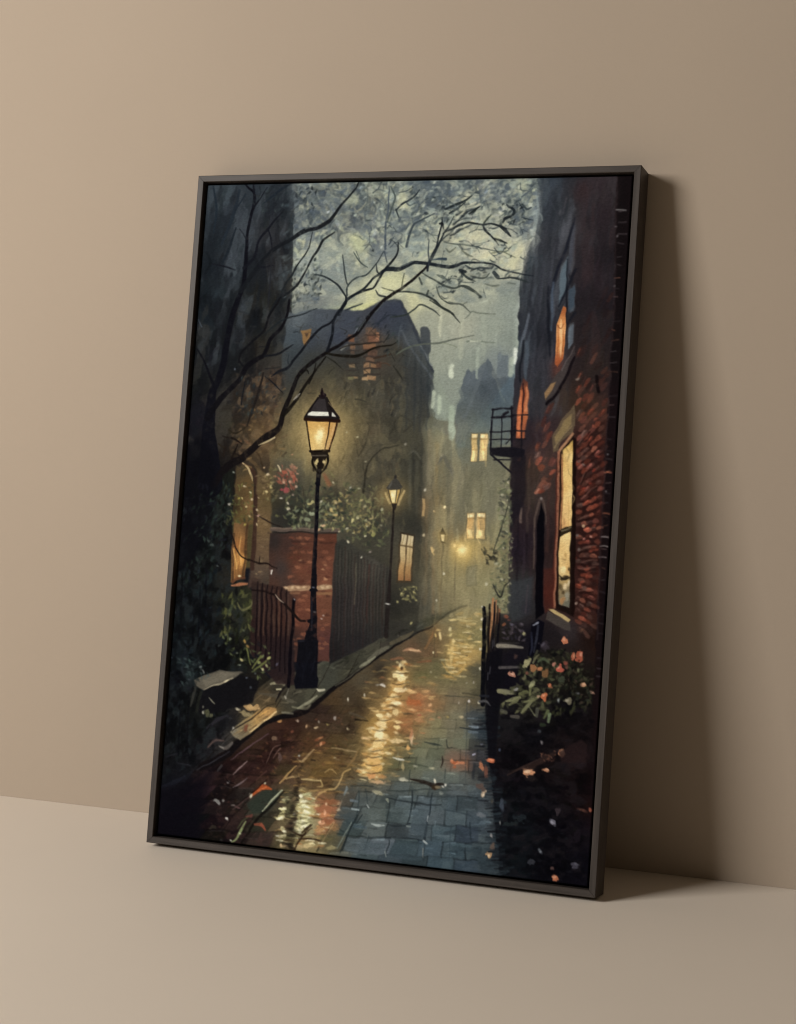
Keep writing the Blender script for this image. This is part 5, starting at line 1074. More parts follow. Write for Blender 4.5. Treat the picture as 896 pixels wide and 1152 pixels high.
def paint_street():
    G = ['e6c88a', 'f1dca0', 'd6ad68', 'c8985a', 'f6e8b8', 'b98a4e']
    # lamp light broken on the wet stones, farther reflections first
    brush([(508, 690), (545, 688), (543, 745), (505, 760)], 90, 2, 9, 2, .12, .55, 12, ['c7ac6c', 'd9bf7c', '8a7c54', 'b5985c'], .8)
    for x, y, w, h, c, a in [(509, 698, 4, 1.2, 'd9c184', .9), (521, 698, 30, 1, 'c9b47c', .7), (508, 692, 3, 2.4, 'b5a374', .8), (525, 690, 3, 5, '9c9068', .6), (537, 691, 2, 3, 'b8a678', .8), (527, 705, 2.6, 1.6, 'f2e2b0', .95), (528, 710, 3, 1.2, 'c4b27a', .9), (507.6, 709, 1.8, 3, 'e0cf98', .9), (508, 715, 2, 2, 'd8c688', .8),
                             (511.6, 722, 2.4, 2.4, 'f0dca0', .95), (504, 727, 3.6, .9, 'd8bc7c', .9), (532, 726.5, 3, .8, 'd0b87c', .8), (531, 720, 2.2, 2.4, '6f6a4c', .7), (505, 731, 1, 1, 'c4ab72', .8), (501, 742, 5, .9, 'b8b088', .8), (488, 734, 1.7, 1.5, 'fbecb8', .95), (496, 734, 8, .9, 'b89a68', .7),
                             (490, 715, 2, 3, 'e0bd78', .85), (495.6, 716, 1.6, 4, 'ead094', .9), (494, 709, 3, 1.2, 'dcb878', .85), (484.5, 757.6, 1.8, 1.3, 'a09674', .8), (490.6, 762, 2, .9, '908660', .8), (489, 700, 1.2, 8, '8a7a54', .5)]:
        dot(x, y, w / 1 if w < 6 else w / 2, h, c, 0, .5, a, .8)
    for x, y in inside([(508, 722), (534, 715), (532, 752), (508, 760), (500, 752)], 60):
        dot(x, y, rng.uniform(1.2, 4), rng.uniform(.7, 1.6), ['d9b672', 'c49e5c', 'e6c884', 'b08a4e'][rng.integers(4)], rng.uniform(-10, 10), .7, rng.uniform(.4, .85), .6)
    line([(510, 724), (509, 735), (508, 746)], (3, 4, 2), 'dcc080', .75, 1.2)
    line([(498, 745), (504, 755), (514, 758), (522, 752)], (1, 2, 2, 1), 'c39c58', .7, .8)
    # red-brown puddle streaks
    for pts, w, c, a in [([(454, 733), (463, 731), (474, 734)], (1, 4, 1.4), 'b88a68', .8), ([(462, 731.6), (472, 732.4)], 1.3, 'e6c090', .9), ([(440, 742), (450, 741), (456, 745)], (2, 3, 1), '8a5a40', .7), ([(470, 745), (485, 744)], (1, 2.4), '7c5038', .7),
                         ([(478, 730), (486, 716), (490, 706)], (2, 3, 2), '8a6440', .6), ([(489, 740), (489, 705)], (1.2, 1.2), '4d4430', .6), ([(466, 752), (480, 760)], (1, 2), '50492f', .5)]:
        line(pts, w, c, a, .7)
    glow(446, 780, 13, 'a8854c', .5, 26)
    glow(427, 830, 17, 'b08a50', .55, 34)
    glow(424, 862, 12, 'b08848', .4, 16)
    glow(462, 800, 22, '94603c', .4, 16)
    glow(372, 866, 30, '7a5c34', .4, 22)
    for x, y in inside([(330, 845), (400, 838), (412, 870), (392, 896), (336, 892)], 90):
        line([(x - 5, y), (x, y + rng.uniform(-1, 1)), (x + 5, y + .5)], (.7, rng.uniform(1.4, 3), .7), ['8a6a3c', '6a5030', '4a3824', 'a07c48', '5c4a30', '352a1e'][rng.integers(6)], rng.uniform(.3, .75), .8, body=.4)
    for x, y in inside([(410, 745), (470, 740), (500, 790), (470, 840), (440, 885), (405, 880), (412, 800)], 150):
        line([(x - rng.uniform(2, 6), y), (x, y + rng.uniform(-1, 1)), (x + rng.uniform(2, 6), y + .4)], (.7, rng.uniform(1.2, 2.8), .7), ['b08c54', '8a6a40', 'd0ac70', '9a6844', '5a4830', '7a6a48', 'c49c60', '463a2a'][rng.integers(8)], rng.uniform(.3, .7), .8, body=.5)
    tone([(470, 770), (530, 770), (530, 875), (462, 875)], 14, 1.2, .95)
    # big broken column of light
    path = [(452, 746), (451, 760), (448, 776), (440, 790), (434, 806), (427, 822), (425, 838), (421, 852), (419, 866), (423, 876)]
    for (x, y), wd in zip(smooth(path, np.ones(10), 7)[0], np.linspace(5, 13, 64)):
        for k in range(3):
            dot(x + rng.normal(0, wd * .45), y + rng.uniform(-2, 2), rng.uniform(1.5, wd * .7), rng.uniform(.8, 2), G[rng.integers(6)], rng.uniform(-10, 10), .7, rng.uniform(.5, .9), .8)
    for x, y, rx, ry, c in [(452, 752, 1.6, 2.6, '2c2018'), (452.6, 763, 6, 2.4, 'efd9a0'), (451, 776, 7, 2.6, 'e6d2a0'), (447, 771, 10, 2, 'c09a60'), (446, 760, 4, 3, 'e9d39a'), (448, 792, 5, 2, 'f2e2b2'), (443, 795, 6.5, 1.3, '6a5436'), (444, 783, 5, 2, 'e3c88c'), (428, 805, 4, 2.6, 'f0dca4'),
                            (446, 802, 4, 3, 'd9be86'), (449, 813, 5, 1.6, 'e6c88c'), (447, 819, 3.4, 2.2, 'f2d696'), (446, 825, 3, 1.4, 'eecf98'), (428, 815, 7, 2, 'e4c88e'), (426, 828, 6.4, 4, 'f3e2b0'), (426, 838, 7, 3.6, 'e8c888'), (448, 834, 11, 2.4, 'd8bc88'), (429, 847, 6, 1.6, 'dcb87c'),
                            (421, 855, 8, 4, 'd9ae6c'), (423, 864, 7, 3.4, 'd5a862'), (419, 873, 5, 3, 'c98f58'), (430, 874, 5, 1.8, 'b58550'), (426, 880, 8, 1.6, 'c69c6c'), (426, 892, 6, 2.6, '9c9470'), (459, 842, 2.4, 3.4, 'd8a868'), (453, 862.6, 2, 4, 'a3936a'), (453, 877, 4, 1.7, 'b3ad92'), (464, 831, 1.6, 5, 'd8b890'),
                            (463, 825, 1.4, 5, 'b07c58'), (417, 830, 3, 1, 'dcc088'), (419, 820, 3, .8, 'f2e6c0'), (432, 772, 1.8, 1.6, 'e0d8c8'), (426, 771, 2.6, 1.2, '8a8474'), (415, 821, 3, 1, 'e0c890'), (412, 831, 4, 1.4, 'dcb884'), (423, 800, 4, 1.2, 'cdae74')]:
        dot(x, y, rx, ry, c, rng.uniform(-6, 6), .7, .9, .9)
    for y in (757, 769, 783, 799, 810, 822, 833, 844, 851, 860, 869):
        x = np.interp(y, [p[1] for p in path], [p[0] for p in path])
        line([(x - 8, y), (x, y + 1.2), (x + 8, y)], (.8, 1.5, .8), '3d2f1f', .65, .5)
    # orange leaf-strewn part
    brush([(450, 775), (490, 780), (485, 800), (462, 830), (448, 828)], 70, 5, 7, 2, .14, .6, 20, ['a5643e', 'b87448', '8a5032', 'c08a5c'], .75)
    for x, y, rx, ry, c in [(466, 790, 8, 3.4, 'a4623c'), (463, 778, 6, 1.6, 'd8b078'), (480, 778, 4, 1.4, 'c09464'), (485, 793.6, 2.2, 1.6, 'd8a878'), (463, 798, 5, 1.2, 'd3a470'), (483, 800, 6, 1.2, 'b98458'), (471, 810, 4.4, 2, 'a87c54'), (495, 808, 1.8, 1.1, 'b08060'), (504, 807, 2, 1, 'a08c58'), (519, 806, 2.8, 1.4, 'c8b48c'),
                            (505, 761, 7, 1.2, 'a98850'), (516, 790, 1.2, 1.8, 'a89c88'), (528, 789, 1.6, 1.8, 'd8d0c8'), (467.5, 862, 2.4, 1.1, 'b8b49a'), (486, 864.6, 3, 1.2, 'c8c09c'), (472, 805, 2.4, 1.2, '9a5c44'), (533, 768, 1, 1.6, 'a8a090'), (525, 769, 1.2, 1.2, '8c846c'), (460, 768, 1.6, 1.2, '8a7c58')]:
        dot(x, y, rx, ry, c, rng.uniform(-8, 8), .6, .92, .8)
    line([(442, 852.6), (449, 854), (455, 855)], (1, 2.6, 1.4), 'd0ccb8', .95, .5)
    for k in range(60):
        t = rng.random()
        x, y = 537 - 22 * t + rng.normal(0, 7) - 8 * t, 690 + 75 * t
        line([(x - rng.uniform(2, 6), y), (x + rng.uniform(2, 6), y + .3)], (.6, rng.uniform(.9, 1.8)), ['e8cc8c', 'c8a868', 'f2e0ac', '9a8050', '5e5238'][k % 5], rng.uniform(.35, .8), .6, body=.7)
    for k in range(70):
        x, y = rng.uniform(385, 545), rng.uniform(868, 965)
        line([(x - rng.uniform(2, 7), y), (x + rng.uniform(2, 7), y + .8)], (.6, rng.uniform(.9, 2)), under(x, y) * rng.choice([.55, .7, 1.4, 1.7]), rng.uniform(.3, .75), .6, body=.5)
    # slab joints
    for pts, w, c, a in [([(478, 835), (488, 837), (497, 839)], (1, 2.2, .8), '2a2f2c', .8), ([(503, 833), (504, 841), (510, 841)], (1.2, 1.6, .8), '2a2c28', .8), ([(455, 857), (470, 861), (482, 863)], (.8, 1.4, .8), '34392f', .7), ([(498, 851), (498.6, 857), (496, 864)], (1.6, 2, 1.2), '2a201c', .85),
                         ([(462, 877), (475, 879), (487, 883), (500, 882)], (1.4, 3.6, 5, 2), '231a14', .9), ([(462, 866), (460, 880)], (1.2, 1.4), '2c332f', .7), ([(502, 866), (502, 880)], 1.2, '363d3a', .7), ([(435, 889), (450, 890), (480, 888), (510, 890)], (.8, 1.6, 1, .8), '2b3330', .8),
                         ([(436, 898), (455, 901), (475, 904), (497, 906)], (1.2, 2, 2, 1.6), '23292b', .85), ([(439, 903), (436, 918), (435, 926)], (1.6, 1.4, 1), '262d2d', .8), ([(464, 890), (464, 905), (460, 922), (457, 930)], (1.6, 1.8, 1.6, 1), '20272a', .85),
                         ([(487, 892), (485, 908), (481, 925), (478, 944)], (1.2, 1.6, 2.4, 3), '1f272c', .85), ([(437, 928), (447, 929.6), (457, 930)], (1, 1.4, 1), '222a2c', .8), ([(415, 942), (430, 942), (460, 944), (478, 946)], (1, 1.2, 1.4, 1), '232c30', .8), ([(438, 945), (437, 955), (434, 962)], (2, 1.6, 1.4), '232b2e', .8),
                         ([(404, 890), (404, 905), (400, 925)], 1.3, '263031', .75), ([(404, 915), (396, 930), (390, 945), (383, 960)], (1, 1.6, 1.8, 1.2), '1c2426', .85), ([(408, 917), (402, 926)], (1.2, 1), '171d1f', .8), ([(380, 938), (400, 941), (412, 942)], (1, 1.2, 1), '232a26', .8), ([(416, 940), (410, 958)], 1.1, '2a3436', .6),
                         ([(377, 930), (390, 938)], (1, 1.4), '222b2c', .7), ([(500, 912), (530, 918)], 1.3, '2b373d', .7), ([(529, 925), (530, 945)], (1.6, 1.4), '212b31', .8), ([(500, 938), (515, 936), (523, 942)], (3, 5, 2), '2b363d', .6), ([(497, 958), (530, 956)], 1.2, '2a3941', .6), ([(507, 930), (506, 968)], 1.1, '2c3b43', .6),
                         ([(521, 780), (540, 783)], (1.2, 1), '2c2a22', .7), ([(500, 783), (535, 785)], (1, 1), '3b3a30', .7), ([(535, 860), (532, 876)], 3, '24272b', .6), ([(518, 819), (535, 821), (552, 820)], (1.4, 1.8, 1), '22282b', .75), ([(526, 790), (524, 880)], 1.2, '2f3638', .35), ([(395, 885), (408, 884), (420, 885)], 1.2, '2b322e', .7),
                         ([(412, 888), (414, 910)], 1.4, '2a3232', .6), ([(498, 902), (496, 890)], 1.1, '2a3234', .6), ([(478, 945), (477, 970)], (1.4, 1), '273136', .7), ([(430, 962), (460, 966)], .9, '2c3a40', .5)]:
        line(pts, w, c, a, .5)
    for pts, w, c, a in [([(418, 927), (425, 928.6), (433, 929)], (1.4, 3, 1.4), '9ca59c', .95), ([(437, 903), (436, 900)], (1.4, 3), '8c9078', .8), ([(380, 955), (390, 937), (396, 925)], (1, 1.6, 1), '7d8878', .7), ([(387, 894), (390, 886)], (1.2, 2), '7d8a8c', .7), ([(396, 909), (404, 911)], (2, 1.6), '9caaa8', .9), ([(395, 900), (403, 901)], (2.6, 2), '66747a', .8),
                         ([(482, 918), (481.6, 924)], (1.6, 1), 'cfd2cc', .9), ([(477, 946), (480, 949)], (2.4, 1.6), 'a9b0aa', .9), ([(476, 955), (476.6, 966)], (1.6, 1), '868478', .7), ([(435, 964), (434, 958)], (1.4, 1), '8f978c', .8), ([(458, 930), (462, 930)], 2, '8a958c', .8), ([(441, 943), (470, 946)], (1, 1), '60706f', .6),
                         ([(415, 909), (413, 906)], 1.6, 'aab0a8', .8), ([(449, 846), (448, 855)], (1, 1.4), '8a8a70', .5), ([(527, 807.6), (538, 808)], 1.2, '6c767a', .8), ([(528, 817), (538, 818.6)], (1.4, 3), '7d8890', .8), ([(528, 823.6), (538, 824)], (3, 2.2), '5c666c', .8), ([(533, 849.6), (535, 849)], 2, 'b0aec0', .8), ([(541, 838), (543, 838)], 2, '70727c', .8),
                         ([(490, 940), (505, 941)], 1.8, '5c6c72', .6), ([(510, 950), (530, 952)], 3, '455a60', .6), ([(490, 930), (491, 924)], 1.2, '687a80', .6), ([(400, 930), (412, 932)], 3, '425560', .5), ([(458, 915), (470, 916)], 3, '4c5c62', .5), ([(440, 912), (455, 910)], 5, '54605f', .5), ([(418, 950), (432, 952)], 5, '47555a', .5)]:
        line(pts, w, c, a, .5, body=.6)
    for p, c in [([(440, 905), (461, 908), (457, 928), (438, 927)], '4b5857'), ([(466, 908), (484, 911), (479, 942), (461, 938)], '435158'), ([(415, 905), (434, 903), (434, 925), (415, 926)], '59625a'), ([(440, 948), (476, 950), (475, 970), (438, 965)], '3b4b52'), ([(412, 947), (434, 948), (432, 962), (408, 959)], '445155')]:
        poly(p, c, 1.4, .5)
    for x, y, rx, ry, c in [(490, 879, 1.8, 2.8, 'e2d8b8'), (490.6, 886, 5, 3, '382818'), (493, 886, 3.4, 2.2, '77684a'), (499, 885, 1.4, 1.2, 'd8ccb0'), (502, 883, 1.2, 1.6, 'e4dcc4'), (497, 892.6, 2, 2, '7e8478'), (512, 858, 4, 1.8, 'a8603f'), (518, 859.4, 6, 1.2, 'c07c58'), (509, 856, 1.8, 1.6, 'd08a64'), (512, 863, 2.2, 2, '9a5a3c')]:
        dot(x, y, rx, ry, c, rng.uniform(-8, 8), .5, .95, .8)
    # leafy brick part in front of the lamp post
    brush([(295, 830), (400, 790), (410, 880), (320, 895), (280, 890)], 150, -12, 8, 2, .25, .5, 24)
    specks([(290, 830), (400, 795), (400, 860), (290, 880)], 70, ['5c3a2a', '6c4830', '2a1a14', '7a5638', '43301f'], (.8, 2.4), (.4, .85), .7)
    for x, y, rx, ry, c in [(315, 810.4, 3.4, 1.8, 'b08050'), (335.4, 810.8, 2.4, 1.6, 'a38c78'), (345.4, 817, 1.4, 2.2, 'c09c74'), (356, 819, 2.6, 1.5, 'cfb68c'), (359.6, 812.4, 1.6, 2, '8c8070'), (369, 815.6, 2.4, 1.6, '8c7c4c'), (377, 808, 1.8, 2.4, 'a3988c'), (392, 819.6, 1.8, 1.8, 'a89878'), (392.4, 787, 1.2, 2.2, 'e2d8c0'), (410, 782.6, 1.2, 2, 'd8d0b8'),
                            (328.6, 823, 2.6, 1.6, '6c4030'), (309, 830.6, 3.6, 2, '6c5644'), (357, 832, 3, 1.4, '7c4a32'), (363, 835, 3.4, 1.6, '8c5638'), (361, 830, 3.4, 1, 'a4704c'), (358, 838, 2.4, 1.2, '6c4430'), (361.4, 836, 1.6, 2, 'c89068'), (377, 853, 1.8, 1, 'a59878'), (381, 855.4, 3, 1.6, '6e5c40'), (316, 852, 2, 5, '54423c'), (337, 850.6, 1.5, 1.2, 'c4c4bc'), (430, 771, 2.2, 1.6, 'dcd4c4')]:
        dot(x, y, rx, ry, c, rng.uniform(-20, 20), .5, .92, .8)
    for pts, w, c, a in [([(335, 854), (340, 857), (348, 850), (354, 843)], (1.4, 2.6, 2.2, 1.2), 'b89c70', .62), ([(334, 862), (325, 871), (315, 881)], (1.4, 2.2, 1.6), 'd0a668', .62), ([(373, 841), (388, 843.6), (402, 846)], (1, 2.2, 1.6), 'a89068', .62), ([(404, 845), (398, 855), (391, 864)], (1.4, 2.4, 1), '8a6c44', .62), ([(395, 866), (387, 870), (384, 878), (378, 887), (368, 889), (358, 894), (352, 901)], (1.4, 2, 1.8, 2.2, 2.4, 2, 1), 'c6a468', .62),
                         ([(340, 876.6), (352, 877.6), (361, 878)], (2, 2.6, 2), 'd8be84', .62), ([(361, 878), (363, 884), (357, 886)], (1.6, 2, 1), 'c8ac70', .62), ([(340, 889.6), (355, 890), (366, 888)], (1.6, 2, 1.2), 'ac8c58', .62), ([(366, 869), (373, 866), (379, 871)], (1, 1.8, 1), 'a08454', .8), ([(322, 876), (336, 873)], (1.2, 2), 'b89a68', .8), ([(308, 853), (316, 842)], (1, 1.6), '6b5248', .8),
                         ([(394, 803), (404, 806), (412, 809)], (2.6, 2.6, 1), '4c4234', .8), ([(400, 810), (414, 812)], (2, 1), '14100d', .8), ([(350, 856), (355, 857)], 1.6, '1d1612', .8), ([(387, 895), (391, 888)], (1, 1.8), '74807e', .7), ([(385, 900), (380, 912)], (1, 2), 'a89070', .7)]:
        line(pts, w, c, a, .5, body=.7)
    # lamp post mirrored in the wet, with white-gold light either side
    brush([(312, 885), (362, 885), (358, 955), (308, 950)], 60, 4, 7, 2.2, .1, .6, 14)
    for x, y in inside([(338, 892), (352, 895), (348, 930), (336, 948), (334, 920)], 60):
        dot(x, y, rng.uniform(1, 4), rng.uniform(.6, 1.3), ['e9e3b0', 'd6cf98', 'f3f0c8', 'c4bd84', 'cdb67c'][rng.integers(5)], rng.uniform(-25, 25), .6, rng.uniform(.55, .95), .9)
    for x, y, rx, ry, c in [(344, 896, 6, 3, 'd8d29c'), (343, 906, 5.6, 4, 'ece8b8'), (344, 915, 4.6, 4.4, 'e3dda4'), (341, 926, 5, 4, 'e2dba6'), (346, 927, 5, 3, 'e8e2ae'), (337, 935, 2.4, 2, 'f2eccc'), (322, 900, 3, 2.4, 'cfc893'), (319.6, 909, 4, 3, 'dcd498'), (314, 920, 5, 4, 'd9cd8c'), (318, 913, 3, 3, 'c9bf84'),
                            (320, 933, 4, 3, 'd4c792'), (321, 941.4, 3.6, 2.6, 'dccfa0'), (321, 952, 3, 3.6, 'd8b888'), (313, 941, 1.4, 1, 'ece4c8'), (338, 952, 9, 4, 'd8bd88'), (342, 946, 7, 1.8, 'b89864'), (348, 951, 6, 3, 'e0c890'), (357, 939, 3, 2, 'b98460'), (331, 916, 1.4, 1.4, 'd8d4cc'), (363, 951, 6, 2, '96865c')]:
        for k in range(4):
            dot(x + rng.normal(0, rx * .5), y + rng.normal(0, ry * .45), rx * rng.uniform(.4, .9), ry * rng.uniform(.25, .5), np.clip(rgb(c) * rng.uniform(.75, 1.05), 0, 1), rng.uniform(-20, 12), .8, .85, .9)
    for k in range(70):
        x, y = inside([(314, 890), (352, 886), (382, 905), (372, 950), (352, 958), (312, 948)], 1)[0]
        if 326 < x < 336:
            continue
        line([(x - rng.uniform(2, 6), y), (x, y + rng.uniform(-1, 1)), (x + rng.uniform(2, 6), y + .5)], (.6, rng.uniform(1, 2.6), .6), ['efe6b4', 'd8c084', 'b48a50', 'f6efc8', 'a4683e', '8a7048', '4a3a26'][k % 7], rng.uniform(.4, .85), .6, body=.8)
    for x, y in [(342, 902), (345, 914), (341, 924), (346, 908), (339, 896), (320, 910), (316, 921), (321, 936), (343, 930)]:
        dot(x, y, rng.uniform(2.4, 4.4), rng.uniform(1, 2), 'f8f2cc', rng.uniform(-15, 10), .8, .9, .9)
    for k in range(16):
        y = rng.uniform(888, 950)
        x = rng.uniform(314, 352)
        line([(x - 5, y), (x, y + rng.uniform(-1, 1.5)), (x + 5, y)], (.6, 1.3, .6), ['4a4630', '2a261c', '6a6040'][k % 3], rng.uniform(.4, .8), .6)
    for y in np.arange(842, 958, 2.1):
        t = (y - 842) / 116
        xc = 340 - 14 * t + 2.2 * math.sin(y * .33)
        wd = 1.6 + 4.2 * t
        if rng.random() < .86:
            line([(xc - wd * rng.uniform(.5, 1.3), y), (xc, y + rng.uniform(-.8, .8)), (xc + wd * rng.uniform(.4, 1.1), y + .4)], (1, rng.uniform(1.6, 3.2), 1), ['161210', '1e1814', '2a2018'][rng.integers(3)], rng.uniform(.5, .9) * (.55 + .45 * t), .7)
    for pts, w in [([(330, 936), (340, 940), (352, 932)], (1, 2.4, 1.2)), ([(336, 944), (350, 944), (362, 946)], (1.6, 2, 1.4)), ([(331, 956), (338, 944), (352, 928)], (1.6, 2, 1.2)), ([(340, 937), (350, 929)], (1.4, 3)), ([(364, 946), (374, 928)], (1, 1.4))]:
        line(pts, w, '2a1d14', .85, .5)
    for x, y, rx, ry, c in [(372, 902, 10, 3, '8a5a3c'), (365, 910, 12, 4, '9a6446'), (366, 917, 6, 2.6, 'c08058'), (366, 914.6, 1.6, 3, 'eab48c'), (362, 925.6, 4, 2.6, 'd8a078'), (362, 924.6, 1.8, 1.4, 'f6d0ac'), (371, 924, 8, 3.6, '915c40'), (376, 932, 6, 3, '8a6844'), (355, 906, 2, 2, 'd8b888'), (367, 905, 1.4, 2.4, 'e0bc94'), (380, 903, 3, 2, 'a8825c'),
                            (381, 911, 3, 1.4, 'b8a484'), (360, 934, 6, 3, 'b08658'), (367, 944, 8, 2.6, '60583c'), (374, 954, 6, 2, '948860')]:
        dot(x, y, rx, ry, c, rng.uniform(-12, 8), .8, .88, .8)
    line([(368, 932), (376, 926), (364, 946)], (1, 1.6, 1), 'c0a070', .5, .6)
    # greenish slab with a bright edge and a red leaf
    poly([(277, 905), (292, 893), (300, 886), (318, 890), (310, 905), (297, 916), (285, 915)], '2c3129', 1.4, .9)
    line([(318, 888.6), (308, 899), (296, 913)], (1.6, 2.4, 1.2), 'a8a98a', .95, .45, body=.8)
    line([(320, 890), (306, 907), (290, 922), (272, 948)], (1, 2.4, 3, 2), '120f0d', .9, .6)
    line([(277, 925), (272, 934), (266, 944), (261, 948)], (1.6, 3, 2, 1.4), '80885c', .95, .6)
    dot(270.6, 938, 1.6, 1.2, 'b9bd94', 0, .5)
    dot(260, 946, 1.5, 1.3, 'b0b098', 0, .5)
    line([(283, 896), (290, 889), (297, 886), (306, 888)], (2, 5, 6, 2), '9d4c28', .95, .8, body=.7)
    line([(290, 890), (300, 886)], 1.6, 'c0683c', .8, .6)
    dot(281.6, 895, 2.6, 2, 'd6cfb0', -30, .6)
    dot(298, 881.6, 1.5, 1.4, 'c8bc9c', 0, .5)
    line([(287, 928), (294, 928), (299, 934)], (2, 4.4, 2.4), '8a4a36', .9, .8)
    line([(282, 918), (274, 924), (268, 932)], (1, 1.4, 1), '54603c', .7, .6)
    for x, y, rx, ry, c in [(245.4, 902, 4.4, 1.9, '7d7a74'), (252, 899.6, 1.8, 1.7, '847f78'), (255.6, 922, 2.2, 1.9, 'e0dcd0'), (263, 906.6, 2.6, 1.5, '766a64'), (257.4, 880, 1.8, 2, '8a8480'), (268, 909, 4, 1.4, '4a3634'), (281, 918.6, 5, 1.6, '5c3830'), (240, 931, 5, 2, '2c2620'), (247, 917, 4, 1.4, '2c1f1e'), (250, 946, 2, 1.6, '2c2826'), (262, 877, 2, 3, '2a1a18')]:
        dot(x, y, rx, ry, c, rng.uniform(-20, 10), .5, .92, .8)
    for pts, w, c, a in [([(263, 871), (270, 864), (279, 856)], (1, 2, 1), '8a7470', .85), ([(263, 886), (270, 882), (278, 875)], (1, 2, 1), '6e5f5e', .85), ([(260, 855), (280, 841), (302, 826)], (1, 2, 1), '5a4448', .8), ([(262, 912), (272, 903), (281, 896)], (1, 1.6, 1), '54403c', .75), ([(245, 868), (250, 862)], (2, 3), '3a3636', .8), ([(254, 875), (258, 880), (264, 882)], (1, 1.6, 1), '0e0a0a', .8),
                         ([(268, 905), (292, 885), (300, 878)], (1.2, 1.6, 1), '140c0b', .8), ([(278, 850), (292, 852)], (1.4, 2), '442a26', .6), ([(248, 940), (262, 920), (280, 900)], (1, 1.4, 1), '140e0e', .8), ([(300, 858), (308, 842), (316, 838)], (1, 1.4, 1), '6e544a', .7), ([(288, 877), (300, 868)], (1, 1.6), '5a3c34', .7), ([(276, 942), (290, 944)], (1, 2), '3e3430', .6)]:
        line(pts, w, c, a, .5)
    specks([(240, 885), (300, 850), (310, 900), (260, 950), (235, 935)], 60, ['3a2522', '4a302a', '1a1010', '5a4038', '2b2018'], (.8, 2.2), (.4, .8), .6)


